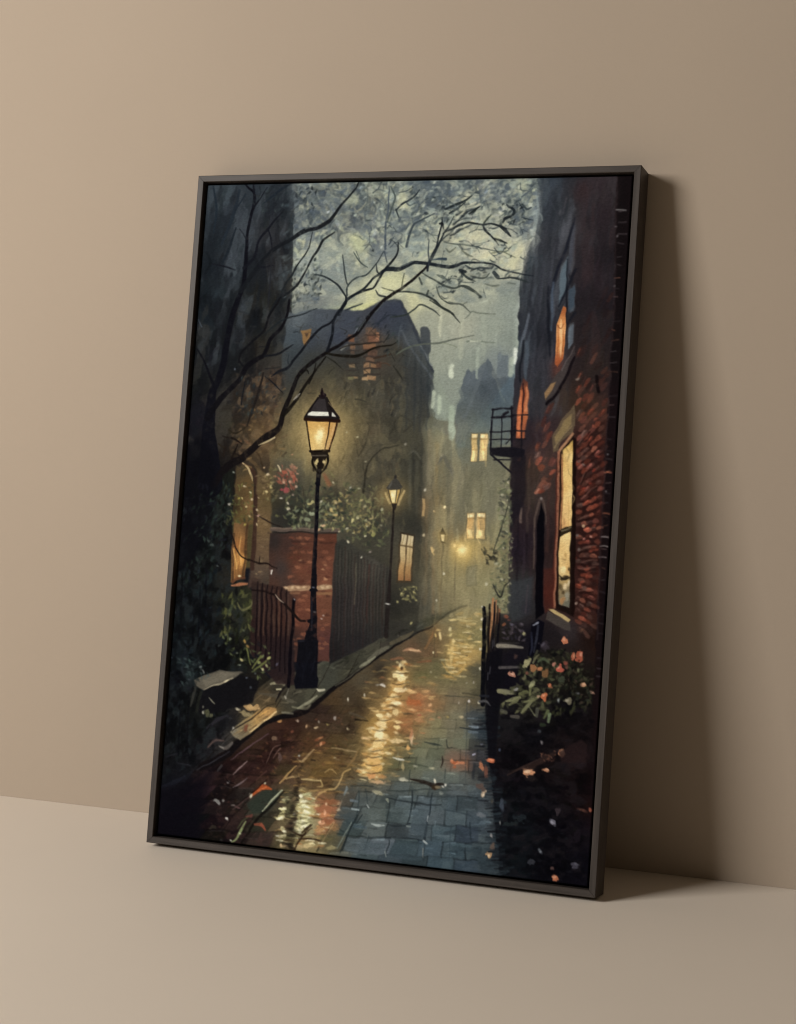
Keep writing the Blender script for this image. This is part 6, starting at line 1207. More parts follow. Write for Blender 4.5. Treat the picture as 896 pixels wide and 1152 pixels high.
def paint_pavement():
    walk = [(440, 714), (470, 700), (520, 682), (467, 714), (420, 743), (371, 777), (352, 794), (313, 806), (271, 833), (216, 868), (178, 888), (168, 870), (205, 820), (262, 797), (300, 765), (345, 755), (372, 745)]
    tone(walk, 3, .80, .9)
    for k in range(130):
        x, y = inside(walk, 1)[0]
        a = math.radians((-33 if k % 3 else 8) + rng.normal(0, 8))
        L = rng.uniform(4, 13)
        line([(x - math.cos(a) * L / 2, y - math.sin(a) * L / 2), (x + math.cos(a) * L / 2, y + math.sin(a) * L / 2)], (.8, rng.uniform(1.2, 3)), under(x, y) * rng.choice([.5, .65, 1.35, 1.6]), rng.uniform(.3, .7), .8, body=.5)
    for a, b in [((300, 812), (326, 772)), ((344, 796), (372, 748)), ((392, 760), (404, 735)), ((424, 738), (428, 722)), ((262, 838), (292, 796)), ((225, 862), (262, 822)), ((448, 724), (450, 712))]:
        line([a, ((a[0] + b[0]) / 2 + 1, (a[1] + b[1]) / 2), b], (1.4, 1, .6), '17130f', .7, .6)
    # kerb in shade, lit slab edges
    line([(526, 682), (514, 686), (501, 692), (487, 704), (467, 714), (445, 727), (420, 743), (394, 762), (372, 778), (353, 794), (335, 804), (313, 808), (290, 819), (271, 834), (252, 851), (227, 863)],
         (1, 1, 1.2, 1.4, 1.6, 2, 2.6, 3.4, 4.2, 5.2, 5.6, 5.6, 6.6, 8, 9, 9), '1a1614', .45, 1)
    line([(487, 704), (467, 714), (445, 727), (420, 743), (394, 762), (372, 778), (353, 794), (335, 804), (313, 808), (290, 819), (271, 834), (252, 851), (227, 863)],
         (.6, 1.2, 2, 3, 3.8, 4.4, 5.4, 5.6, 5.6, 6.6, 7.6, 8.6, 9), '110e0f', .9, .8)
    line([(495, 703), (510, 692), (525, 684)], (1, 1.8, 1), '726a50', .6, .6)
    for pts, w, c, a in [([(465, 711), (455, 717), (440, 724)], (2, 5, 4), '5a513f', .8), ([(436, 728), (425, 735), (415, 742)], (4, 6, 4), '676353', .7), ([(421, 740), (412, 746), (405, 751)], (2, 4, 2), '98957a', .7), ([(420, 742), (400, 757), (378, 772)], (1, 1.4, 1), '7a775f', .6), ([(436, 724), (430, 726)], 5, '3a352e', .7),
                         ([(366, 776), (360, 777), (357, 775)], (2, 3, 1.4), 'bfb89c', .9), ([(357, 783), (348, 790), (336, 797)], (2, 3.4, 2), '8d8970', .85), ([(330, 796), (344, 797), (350, 793)], (2, 3, 1.6), '7b7760', .7), ([(318, 785), (330, 790)], (3, 4), '5c5748', .6), ([(330, 803), (318, 802)], (2, 2.4), '7c7864', .7),
                         ([(306, 770), (316, 768), (322, 771)], (2, 4.4, 2), '9a9274', .9), ([(312, 776), (317, 775.6)], (2, 2.4), 'b9b08c', .9), ([(292, 780), (312, 784)], (2, 4), '4c463a', .7), ([(324, 769), (316, 780), (311, 790)], (1.6, 2.4, 1.2), '161213', .9), ([(325, 774.6), (322, 785)], (1, 1.6), '8c8878', .5), ([(322, 786), (321, 784)], 2, 'b0a894', .7)]:
        line(pts, w, c, a, .6, body=.5)
    wash([(259, 823), (274, 811), (290, 801), (303, 795), (312, 797), (312, 803), (300, 811), (286, 822), (271, 833), (264, 829)], [(262, 824, '6f695a'), (272, 818, '7d7155'), (280, 812, '8a7650'), (290, 806, 'a47e4c'), (303, 800, 'b08650'), (309, 799, '9a764a'), (275, 828, '6a614e'), (290, 813, 'a88854')], .9)
    line([(312, 801), (303, 808), (290, 818), (281, 824)], (1.4, 2, 2, 1), 'e2c48c', .85, .5, body=.8)
    line([(294, 806), (300, 800)], (2, 3.4), 'dca860', .7, .8)
    for k in range(22):
        x, y = inside([(262, 823), (303, 797), (311, 802), (272, 831)], 1)[0]
        line([(x - 4, y + 2.6), (x + 4, y - 2.6)], (.6, rng.uniform(1, 2)), ['5c4a34', 'c8a066', '7a6444', '463626'][k % 4], rng.uniform(.3, .7), .7)
    dot(277, 819, 2, 4, '6e4432', 20, .8, .85)
    dot(262.6, 820.6, 2.4, 2.2, 'a29c8c', 0, .6)
    dot(285, 796, 10, 3.2, 'a5855a', 8, .8, .95)
    dot(283, 795.4, 5, 1.6, 'c29f6c', 8, .8, .8)
    dot(277.6, 802.6, 8, 2.6, '897a58', 6, .8, .92)
    dot(267.6, 798, 3.2, 1.6, 'a29880', 5, .6)
    dot(263, 794, 2.4, 1, '5e584c', 0, .6)
    line([(300, 795), (285, 808), (262, 822)], (1, 1.6, 1.4), '1b1614', .85, .5)
    for pts, w, c, a in [([(233, 820), (246, 810), (256, 806)], (2, 5, 2.4), '28262a', .8), ([(234, 841), (242, 833), (252, 833)], (1.6, 3, 1.4), '54443f', .85), ([(249, 840), (255, 842), (262, 836)], (2, 4.4, 3), '5a544e', .85), ([(247, 839), (252, 842)], (1, 2), '8d867c', .8), ([(258, 846), (240, 857), (222, 866)], (1, 1.6, 1), '3e3e44', .6), ([(200, 858), (215, 862)], (1, 1.4), '2c2c31', .7),
                         ([(183, 885), (197, 880), (208, 873)], (2, 5, 2), '1d1f26', .7), ([(187, 852), (200, 848)], (1.4, 2), '26252a', .6), ([(230, 826), (238, 816)], (2, 1.4), '0c0b0d', .7), ([(245, 825), (254, 820)], (1.4, 1.4), '0f0e11', .8)]:
        line(pts, w, c, a, .7)
    # raised stone and its block
    poly([(229, 776), (250, 770), (270, 760), (292, 766), (285, 790), (262, 797), (232, 805), (222, 800)], '121113', 1.4, .9)
    poly([(219, 766), (230, 760), (247, 754), (274, 757), (262, 764), (229, 776.6), (221, 772)], '585246', .8, .97, .5)
    poly([(228, 766), (248, 756), (268, 758), (250, 765), (232, 773)], '6b6455', 1.4, .7)
    line([(229.6, 776), (245, 770), (262, 763)], (1, 1.8, 1.2), '9b9076', .85, .5)
    dot(254.6, 765.6, 3.2, .9, 'c9bc98', -20, .4)
    line([(221, 768), (218, 782), (215, 795)], (2.4, 3.6, 2), '34332e', .8, .9)
    line([(226, 780), (222, 800)], (3, 4), '23241e', .7, 1)
    for x, y, rx, ry, c in [(229.4, 801.4, 2, 2.6, 'a09c88'), (234, 803, 3, 3.6, '4a4a36'), (238, 806, 2.4, 2, '55543f'), (229, 796, 1.2, 1.4, '6c6a5c')]:
        dot(x, y, rx, ry, c, -30, .6, .92, .7)
    line([(236, 786), (239, 789), (242, 792)], (1, 1.8, 1), '88846f', .85, .5)
    # dark kerb stones at the bottom left corner
    poly([(150, 895), (216, 878), (240, 866), (232, 890), (222, 960), (150, 960)], '0d0b10', 9, .85)


def paint_branches():
    B, T = '15161b', '14120f'
    for pts, w, c in [
        # main trunk
        ([(237, 545), (236, 515), (235, 488), (237, 465), (239, 443), (246, 428), (252, 407), (257, 380), (262, 355), (268, 338), (273, 324), (277, 301), (278, 282), (278.4, 265), (282, 247), (286, 231), (286.4, 218), (280, 212), (275, 206)],
         (30, 24, 16, 13, 10, 8, 8, 7.4, 7, 6.4, 5.6, 4.6, 4, 3.6, 3.6, 4, 3, 2.4, 1.6), '0e0e13'),
        ([(286, 231), (286.6, 218), (285, 205)], (3, 2.4, 1.4), B), ([(287, 232), (295, 221), (301, 211)], (2.4, 1.6, .8), B), ([(296, 230), (307, 221), (317, 213), (327, 207)], (1.2, 2.6, 3, 1.4), '1c2228'), ([(302, 226), (316, 228), (322, 226)], (1, 2, .8), '23272b'),
        ([(222, 393), (231, 409), (236, 421), (241, 434)], (1.4, 2.4, 3, 4), '0f0f13'), ([(239, 297), (252, 300), (265, 304)], (1.2, 2, 1.4), B), ([(270, 258), (274, 264), (279, 274)], (.8, 1.4, 1), B), ([(240, 210), (244, 235), (241, 262)], (2, 3, 1.4), '1e252b'), ([(270, 215), (262, 245), (250, 275)], (3, 5, 3), '20262c'), ([(266, 257), (258, 280), (250, 298)], (2, 3.4, 2), '1b2025'),
        ([(277, 219), (268, 233), (264, 240)], (1.6, 2, 1), '1f252b'),
        # upper limb sweeping right
        ([(271, 328), (280, 315), (290, 301), (304, 285), (317, 276), (329, 269), (342, 260.6), (357, 256.6), (366, 252), (374, 246), (385, 229.5), (393, 221), (401, 212), (404, 205)], (6, 5.4, 5, 5, 4.4, 4.4, 5.4, 5, 4.6, 4, 2.6, 2.2, 2, 1.4), '16181b'),
        ([(275, 302), (287, 289), (291, 272), (301, 259), (314, 243), (320, 236)], (3.4, 3.4, 3, 3, 1.6, .8), '15161b'), ([(290, 299), (298, 301), (308, 299)], (1.4, 2, 1), B), ([(302, 258), (306, 270), (307, 282)], (1.4, 2, 1), B), ([(307, 283), (304, 320), (302, 345)], (1, 2, 1), '222326'),
        # right-hand stems of the left tree
        ([(303, 357), (306, 349), (311, 340), (318, 334), (326, 329), (333, 323), (339, 315), (346, 302), (352, 290), (358, 282), (363.4, 271.5), (370, 266), (376.7, 261.4)], (3, 3, 3, 2.6, 3, 2.6, 2.6, 2.2, 2.6, 3, 2.8, 2.4, 1.4), '191b1d'),
        ([(317, 328), (322, 319), (329, 310), (334, 300), (339, 293), (346.5, 282), (352, 262)], (2, 2.4, 2.4, 2, 1.8, 1.6, 1), '1d2022'),
        ([(234.6, 470), (239, 462), (248, 450), (258, 440), (266, 432), (272, 424.4), (278, 413.4), (290.6, 404), (297, 400), (301, 392), (304.7, 382), (315.6, 371), (321, 362), (324, 352), (326, 338)], (8, 8, 7, 6, 5.6, 6, 6, 5.4, 5, 4.4, 4.6, 4, 3.4, 3.4, 3), '0f0e11'),
        ([(268.8, 408), (272, 397), (284, 385), (298.4, 371), (303, 356), (312.5, 341.6), (316, 335)], (2, 3.4, 3, 2.6, 2.6, 2.4, 1.2), '121214'), ([(270, 407), (274, 412)], 2.4, '121214'), ([(298, 376), (307, 369), (316, 362), (330, 356.5), (345, 352.5), (357, 348)], (1, 2, 2, 1.6, 1.4, .8), '1c2022'),
        ([(298, 401), (312.5, 398.6), (322, 393), (330, 388)], (2.4, 2.6, 2.2, 1), '16171a'), ([(306, 424), (314, 418), (325, 413.5), (331, 405), (339, 396), (346, 386), (353, 377.5), (362, 369), (371.6, 364), (375, 360)], (1.4, 3, 3.4, 3, 3, 3, 3, 2.6, 2.4, 1.4), '15161a'), ([(299, 424), (310, 433), (319, 442)], (1, 1.6, .8), '15161a'),
        ([(297, 420), (292, 440), (284, 462), (278, 480)], (2, 3, 3, 1.4), '1e1a18'), ([(276, 430), (272, 455)], (1.4, 2), '16171a'),
        # the great lower bough
        ([(241, 545), (249, 533), (257, 525), (264, 520), (271, 517), (278, 511), (285, 505), (292, 498), (300, 492), (307, 488), (315, 480), (318.8, 466), (323, 455), (327, 446), (331, 435), (335, 425), (342, 416), (351, 409), (359, 403), (367, 398), (374, 393), (382.5, 388.4), (392, 382), (401, 376), (408, 368), (414, 359), (420, 351), (428, 343), (434, 337), (443, 331), (452.5, 325), (461, 318), (468, 312), (475, 306), (482, 299)],
         (9, 9, 9.5, 9, 9, 8.6, 8.4, 8, 8, 8, 6.6, 5.6, 5.4, 5, 5, 4.6, 4.4, 4.2, 4, 4, 3.6, 3.6, 3.6, 4, 4.4, 4.4, 4, 4, 4, 3.6, 3.4, 3, 3, 2.6, 2.2), '120f10'),
        ([(319, 468), (327, 459), (336, 447), (341, 438), (346.5, 430), (353, 421), (359, 413), (367, 402)], (4.6, 4.4, 4, 3.4, 3.4, 2.8, 2.4, 1.6), '15120f'), ([(337, 424), (345, 417), (348, 421)], (2, 2, 1), T), ([(356, 409), (354.6, 416), (352, 424), (348, 432)], (1, 1.8, 2, 1.6), T), ([(343, 418), (346, 411), (352, 405)], (1.4, 1.6, .8), T),
        ([(368.4, 396), (372, 385), (374.7, 374), (375.6, 362), (381, 352), (388.8, 343), (390, 335)], (3, 3.4, 3.4, 3.4, 3.4, 3, 2.6), '15171b'), ([(368, 398), (378, 400), (387, 401), (396, 401.6), (404, 400), (412, 397), (420, 393), (430, 390), (440, 389), (448, 384)], (2.4, 3, 3.2, 3, 3.2, 2.6, 2.4, 2, 1.6, .8), '17140f'), ([(368, 402), (377, 408), (386, 416)], (1, 1.6, .8), '23221c'),
        ([(382, 393), (395, 389), (410, 387), (425, 386)], (1, 2, 1.6, .8), '2a241e'), ([(421, 404), (433, 401), (440, 399)], (1.2, 2, 1), '3a2c22'), ([(432, 386), (437, 379), (438, 376)], (1, 1.6, .6), '23231f'), ([(443, 412), (449, 420), (454, 428)], (1, 2, .8), '2c2b25'), ([(427, 410), (434, 409), (440, 412)], (1, 1.6, 1), '4a3a2e'),
        # crown twigs in front of the sky
        ([(382, 354), (386, 346), (390, 339), (396, 334), (409, 328), (417, 325.6), (421, 323.6), (427.5, 313), (434, 303), (441.5, 295), (446, 289), (448.4, 282), (448.6, 273)], (4, 4, 3.6, 3.2, 3, 2.4, 2.4, 2.4, 2.8, 2.6, 2.2, 2, 1.2), '16191d'),
        ([(391, 336), (386, 329), (380.6, 321.5), (372, 315), (363, 310.6), (352.5, 308.4)], (2, 2.2, 2.2, 2, 1.8, .8), '23282a'), ([(391, 333), (391, 324), (396, 317), (404, 312), (412, 310), (420, 302), (426, 294), (432, 283)], (2, 2, 2, 1.8, 1.8, 1.6, 1.4, 1), '2c3333'), ([(391, 320), (388, 306), (386, 288)], (1.6, 1.8, 1.2), '2c3232'),
        ([(390, 339), (400, 332), (411, 324), (420, 314), (427, 309), (434, 304), (441, 303), (449, 303.4), (458, 299), (465, 296), (473, 296), (480, 297), (492, 299), (505, 300.6), (514, 299), (522.5, 296), (538, 296), (554, 297.4), (566, 304), (582, 308), (600, 311)], (2, 2.6, 2.6, 2.6, 3, 4, 5, 5, 4.6, 4.4, 3.8, 3.6, 3.8, 4, 3.6, 3, 2, 1.8, 1.8, 1.4, .8), '171c22'),
        ([(389, 350), (398, 346), (408, 342)], (1.6, 2, 1), '2a3034'), ([(424, 298), (425, 306), (429, 309)], (1, 1.8, 1), '23282b'), ([(398, 284), (403, 292), (408, 297), (414, 301)], (1, 1.8, 1.6, 1), '3c4542'), ([(401, 283), (405, 292)], (1, 1), '4c5550'), ([(433, 283), (436, 296)], (1.4, 1), '39424a'), ([(434, 280), (434, 255), (437, 235), (438, 210)], (2.6, 2.4, 2, 1.4), '48525a'), ([(443, 268), (438, 275)], 1.6, '3c464c'),
        ([(447, 236), (453, 230), (460, 226), (466, 222), (473, 214)], (1.6, 2.4, 2, 2, 1.2), '252b30'), ([(449, 245), (446, 236)], (1.4, 2), '2b3234'), ([(458, 277), (461, 265), (466, 253), (474, 248), (482, 244), (490, 240)], (3, 2.8, 2.4, 2, 1.8, 1), '394247'), ([(436, 250), (442, 232), (445, 222), (440, 210)], (2, 2.4, 2, 1.4), '4a544f'),
        ([(481, 305), (483, 295), (487, 286), (491, 278), (494, 266), (497.5, 253), (498, 246)], (2.4, 2.6, 2.4, 2.2, 2, 2, 1), '1a1f25'), ([(482, 300), (490, 284), (499, 265), (506, 254), (511, 244)], (1.4, 2, 2, 1.6, .8), '23282c'), ([(483, 300), (482, 285), (483, 270)], (1, 1.6, .8), '333b40'), ([(495, 252), (498, 252), (500, 258)], (2, 3, 1), '1b1d1f'),
        ([(499, 263), (508, 258), (519, 253), (527, 251), (535, 252), (544, 253), (553, 252), (563, 255), (570, 258)], (1, 2.4, 2.4, 2.4, 2.2, 2, 2, 2.4, 1.6), '1f2427'), ([(544, 254), (547, 260), (553, 266), (558, 271), (561.5, 276)], (2, 2.6, 2, 1.8, .8), '1d2123'), ([(556, 268), (564, 271), (571, 274)], (1, 2.6, 1), '1f2422'), ([(563, 255), (569, 260), (575, 266)], (2.4, 3.6, 1.6), '1e2326'),
        ([(566, 251), (569, 246), (576, 243), (579, 238), (577, 235), (572.5, 233), (570, 230)], (2, 3.2, 3, 3, 2.6, 2.2, 1), '1c2125'), ([(545, 251), (550, 245), (553, 242)], (2, 1.6, .8), '3a4038'), ([(502, 236), (515, 230), (524, 226), (531, 221)], (3, 3, 2.4, 1.4), '20272a'), ([(506, 241), (514, 236), (524, 228)], (2, 2.4, 1), '222a2e'), ([(528, 241), (534, 237), (540, 233)], (1.4, 3, 1), '1f2524'),
        ([(587, 222), (592, 218), (600, 212)], (1.4, 2.4, 1), '525c60'), ([(588, 230), (593, 236), (598, 234)], (1.4, 2.6, 1.4), '3a4346'), ([(584, 228), (590, 238)], (1, 2), '3c474c'), ([(590, 246), (600, 248)], (1.6, 1), '2f383c'), ([(572, 251), (582, 254)], (1.4, 1), '4a5458'),
        ([(500, 273), (512, 275), (522, 276), (540, 279), (560, 283), (570, 283), (575, 279)], (1, 1.8, 1.6, 1.4, 1.4, 1.6, .8), '5c6358'), ([(502, 280), (506, 284), (513, 279)], (1.4, 2.4, 1.4), '666b5c'), ([(520, 282), (526, 287), (532, 289)], (1.4, 2.4, 1), '6c705e'), ([(554, 285), (566, 284), (580, 290)], (1.4, 1.8, 1), '74775f'),
        ([(475.6, 307.6), (483, 313), (491, 317), (501, 322), (511.5, 324.6), (519, 322), (527, 324), (535, 329), (541, 335)], (1, 1.6, 2, 2.4, 2, 2.4, 3.6, 2.6, 1.6), '3a403a'), ([(491, 323), (494, 332), (499, 338), (507, 342), (517, 342), (524, 347), (530, 352)], (1, 1.6, 1.6, 1.6, 1.4, 1.2, .8), '3d433b'), ([(519, 304), (523, 310), (528, 314), (535, 317)], (2.6, 2.2, 2.6, 1), '2e3532'), ([(518, 304), (524, 306)], 3, '22272a'),
        ([(524, 299), (532, 303), (540, 302), (552, 302), (556, 298)], (1.4, 2, 2, 3, 2), '3a4142'), ([(530, 311), (538, 313), (546, 313), (551, 308)], (1.4, 2.4, 2, 1), '4a5048'), ([(560, 314), (568, 313.6), (576, 313), (586, 315), (595, 318)], (1.2, 2, 2, 2, 1), '2a3030'), ([(556, 307), (560, 312)], (4, 4.4), '343b3c'), ([(546, 320), (555, 322), (562, 321)], (1, 2.4, 1.4), '666c5e'), ([(572, 319), (580, 320)], 1.2, '545c54'),
        ([(492, 310), (498, 312), (504, 316)], (1.4, 4, 1.4), '5a6258'), ([(486, 293), (494, 292), (502, 292)], (1, 2.4, 3), '2c3a45'), ([(472, 313), (475, 320)], (2, 2), '3a413c'), ([(449, 329), (456, 328.6), (462, 329), (472, 330), (482, 334), (490, 339), (497, 346), (505, 350), (511, 355)], (1, 1.8, 2, 2, 2.2, 2.6, 2, 2, 1), '2a2f2c'), ([(480, 332), (482, 328)], (2.4, 2.4), '2b302c'),
        ([(423, 327), (427, 333), (434, 334)], (1.2, 2, 2), '23282a'), ([(452, 325), (455, 308)], (1.4, 1), '4a4d3c'), ([(430, 324), (440, 327), (446, 329)], (1, 1.6, 1), '4a4c3c'), ([(446, 355), (438, 355), (428, 362), (419, 366)], (1, 1.4, 1.6, 1), '2a2f36'), ([(436, 352), (428, 362), (420, 371)], (1.4, 1.8, 1), '2b3038'),
        ([(440, 357), (450, 356), (459, 353.6), (467, 348), (473, 343), (482, 347), (490, 351), (495, 355.6)], (1.6, 1.8, 2, 1.8, 2, 1.8, 1.6, .8), '2e3432'), ([(484, 338), (495, 345), (502, 349), (509, 353), (513, 358), (518, 364)], (1.4, 2.2, 2.2, 2.4, 1.6, .8), '30352f'), ([(505, 340), (514, 342), (520, 343), (526, 349)], (1, 2, 1.8, .8), '5c6054'), ([(526, 340), (520, 344)], (1, 1.4), '5c6054'),
        ([(523, 359.6), (528, 355), (532, 351), (540, 353), (557, 353.6)], (1.2, 1.4, 1.4, 1.4, 1.6), '6e7464'), ([(446, 399), (459, 391.6), (472, 388.6), (485, 387), (494, 386), (499, 385), (508, 383), (521, 380.4), (534, 377.5)], (1.6, 2, 1.6, 1.6, 2, 2, 1.6, 1.4, .8), '5c6154'), ([(498, 386), (507, 388), (514, 391)], (.8, 1.2, .8), '82886f'), ([(526, 385), (532, 383), (545, 385), (558, 386)], (1.6, 1.2, 1.2, .8), '757d6c'),
        ([(440, 397), (449, 394)], (1.6, 1), '4c4a40'), ([(331, 374), (336, 373)], 1, '22272a'),
        # small ones over the lit wall
        ([(261, 517), (265, 508), (268, 500)], (2.4, 2.6, 1), '171210'), ([(250, 491), (257, 493), (264, 494), (273, 500)], (1, 2, 2.6, 1), '1a1512'), ([(252, 514), (254, 503), (256, 508)], (2.6, 2.4, 1), '1e1814'), ([(260, 510), (268, 511), (273, 516)], (1, 1.6, 1.4), '1a1512'), ([(258, 484), (265, 488), (276, 482)], (1.4, 2, 1), '241e16'), ([(246, 500), (252, 504)], 1.6, '241e16')]:
        line(pts, w, c, .94, .5, body=.35)
    line([(309.6, 492.6), (301, 497), (291.5, 501)], (1.6, 2, .8), 'c3b087', .95, .4, body=.8)
    line([(331, 450), (335, 446), (338, 443)], (1.4, 2.4, 1), '989183', .9, .5)
    line([(293, 500), (304, 495)], (.8, 1), '7a6a48', .7, .5)
    dot(264.6, 415.6, 1.2, 1.6, '50555c', 0, .5)
    line([(228, 368), (224, 360)], (1.6, 1), '454b52', .7, .6)
    line([(541, 384), (530, 384)], (1.4, 2.4), 'c3c6aa', .7, .6)
    for x, y, w, h, n in [(300, 225, 26, 16, 26), (352, 318, 14, 26, 34), (505, 235, 34, 16, 40), (575, 240, 22, 16, 34), (545, 306, 36, 10, 34), (500, 320, 26, 10, 20), (420, 365, 20, 14, 16), (290, 440, 24, 30, 44), (435, 390, 14, 20, 14), (345, 225, 14, 16, 20)]:
        ring = [(x + w * math.cos(t * .5236), y + h * math.sin(t * .5236)) for t in range(12)]
        leaves(ring, n, ['232a2c', '2e3637', '3a4442', '191d20'], (1, 3.2), -35 if x > 460 else -60, (.3, .8), .8)
    # the finest twigs, reaching out to the right and up
    for k in range(120):
        x, y = rng.uniform(400, 600), rng.uniform(206, 335)
        if x < 470 and y > 290 or x > 560 and y > 315:
            continue
        a = math.radians(rng.choice([-150, -35, -55, 20, 8, -10]) + rng.normal(0, 16))
        L = rng.uniform(5, 17)
        b = rng.normal(0, 3)
        p = [(x, y), (x + math.cos(a) * L / 2 - math.sin(a) * b, y + math.sin(a) * L / 2 + math.cos(a) * b), (x + math.cos(a) * L, y + math.sin(a) * L)]
        line(p, (rng.uniform(.8, 1.5), rng.uniform(.6, 1.6), .5), ['2c3439', '3b4446', '525c5a', '20262b'][k % 4], rng.uniform(.35, .85), .6)
        if k % 2:
            q = p[1]
            a += rng.choice([-.7, .7])
            line([q, (q[0] + math.cos(a) * L * .5, q[1] + math.sin(a) * L * .5)], (1, .5), '343d40', rng.uniform(.3, .8), .6)
        if k % 4 == 0:
            dot(p[2][0], p[2][1], rng.uniform(.9, 1.8), rng.uniform(.7, 1.3), '2c3436', rng.uniform(-60, 0), .7, .8)
    for k in range(46):
        x, y = rng.uniform(262, 330), rng.uniform(205, 420)
        a = math.radians(-60 + rng.normal(0, 40))
        L = rng.uniform(6, 18)
        line([(x, y), (x + math.cos(a) * L * .5 + rng.normal(0, 1.5), y + math.sin(a) * L * .5), (x + math.cos(a) * L, y + math.sin(a) * L)], (1.2, 1, .5), ['16181b', '1e2022', '2b2b2a'][k % 3], rng.uniform(.35, .8), .6)
    for k in range(40):
        x, y = rng.uniform(330, 460), rng.uniform(352, 470)
        a = math.radians(-40 + rng.normal(0, 60))
        L = rng.uniform(5, 14)
        line([(x, y), (x + math.cos(a) * L * .5 + rng.normal(0, 1.5), y + math.sin(a) * L * .5), (x + math.cos(a) * L, y + math.sin(a) * L)], (1.1, .9, .5), ['22221f', '2e2d28', '3a352c'][k % 3], rng.uniform(.3, .75), .6)
    # thin pale rims where the sky touches wet bark
    for pts in ([(344, 258), (358, 254)], [(450, 301), (466, 294)], [(422, 352), (432, 341)], [(403, 373), (412, 360)], [(492, 297), (505, 298)]):
        line(pts, .9, '7b8580', .6, .4)
    # dark foot of the tree melting into the garden
    poly([(206, 500), (228, 490), (243, 520), (243, 560), (236, 600), (210, 640), (190, 650), (196, 560)], '0b0b0f', 5, .75)
    leaves([(205, 540), (258, 545), (256, 640), (205, 660)], 120, ['141916', '1d2420', '262f2a', '0b0c0f', '191a20'], (1.4, 4), 115, (.4, .9))
    leaves([(192, 640), (250, 640), (245, 735), (185, 760)], 110, ['12171a', '1a2122', '0c0d10', '20262a', '15181c'], (1.6, 5), 100, (.4, .85))
    leaves([(182, 760), (220, 765), (215, 850), (176, 850)], 50, ['15181a', '0b0c0e', '1c2022'], (1.6, 5), 95, (.4, .8))
    for x, y0, y1 in [(219, 690, 725), (226, 660, 715), (233, 640, 690), (206, 640, 700), (213, 780, 840), (203, 800, 850)]:
        line([(x, y0), (x - 2, y1)], (1.4, 2.4, ), '08080b', .6, .9)


def paint_all():
    for step in (paint_ground_colours, paint_texture, paint_sky_foliage, paint_house_left, paint_right_house_base, paint_street_base, paint_far_street, paint_lamps, paint_right_house, paint_fire_escape,
                 paint_street, paint_pavement, paint_garden_wall, paint_creepers, paint_second_lamp, paint_front_right, paint_branches, paint_lamp_post):
        step()
        if step is paint_texture:
            kuwahara(2, .55)
            waver(1.1, 12, 200)
        if step is paint_street_base:
            kuwahara(1, .6)
            waver(.7, 14, 220)
        if step is paint_creepers:
            waver(.6, 16, 240)
    kuwahara(1, .35)
    waver(.45, 20, 300)
    tone([(306, 598), (380, 598), (372, 745), (330, 745), (320, 690)], 4, 1.0, .80)
    tone([(380, 880), (552, 870), (565, 990), (380, 965)], 12, 1.03, .74)
    tone([(575, 705), (670, 705), (665, 800), (560, 800)], 8, .94, .86)
    tone([(308, 518), (342, 518), (340, 562), (308, 562)], 5, .95, .82)
    tone([(322, 352), (452, 342), (488, 425), (478, 600), (320, 590)], 14, .93, 1.0)
    tone([(331, 200), (606, 198), (584, 330), (576, 420), (520, 480), (490, 420), (450, 338), (330, 345)], 3, .97, .86)
    tone([(565, 815), (665, 805), (660, 990), (565, 985)], 10, .90, .85)
    # last relit touches: lamp heads and far lamp go over everything
    for x, y, r, c in [(361, 490, 5, 'fdebb0'), (442.6, 557, 2, 'fbeab4')]:
        glow(x, y, r, c, .5)
    # fine bristle grain over the whole picture
    g = rng.normal(0, 1, (PH, PW)).astype(np.float32)
    g = (g + np.roll(g, 1, 1) + np.roll(g, 1, 0) + np.roll(g, 2, 1)) / 4
    np.clip(img * (1 + g[..., None] * .05) + g[..., None] * .005, 0, 1, out=img)


# ================================================================== the scene
import bpy
import bmesh
from mathutils import Vector, Matrix

scene = bpy.context.scene
COL = scene.collection
FW, FH, FD = 0.600, 0.8824, 0.0404          # frame: width, height, depth
LIP, GAP, REC = 0.0085, 0.0030, 0.0060      # rail face, gap round the canvas, canvas set back
LEAN = 0.1376                               # how far the frame leans back
DAY = np.array((.89, .83, .755), np.float32)    # light reaching the canvas, so its paints read true


def link(name, me, mat, parent=None):
    o = bpy.data.objects.new(name, me)
    COL.objects.link(o)
    me.materials.append(mat)
    if parent:
        o.parent = parent
    return o


def nodes_of(name):
    m = bpy.data.materials.new(name)
    m.use_nodes = True
    nt = m.node_tree
    return m, nt, nt.nodes['Principled BSDF']


def add(nt, kind, **kw):
    n = nt.nodes.new(kind)
    for k, v in kw.items():
        if hasattr(n, k):
            setattr(n, k, v)
        else:
            n.inputs[k].default_value = v
    return n


def ramp(nt, src, stops):
    r = nt.nodes.new('ShaderNodeValToRGB')
    el = r.color_ramp.elements
    el[0].position, el[0].color = stops[0][0], (*stops[0][1], 1)
    el[1].position, el[1].color = stops[-1][0], (*stops[-1][1], 1)
    for p, c in stops[1:-1]:
        el.new(p).color = (*c, 1)
    nt.links.new(src, r.inputs['Fac'])
    return r.outputs['Color']


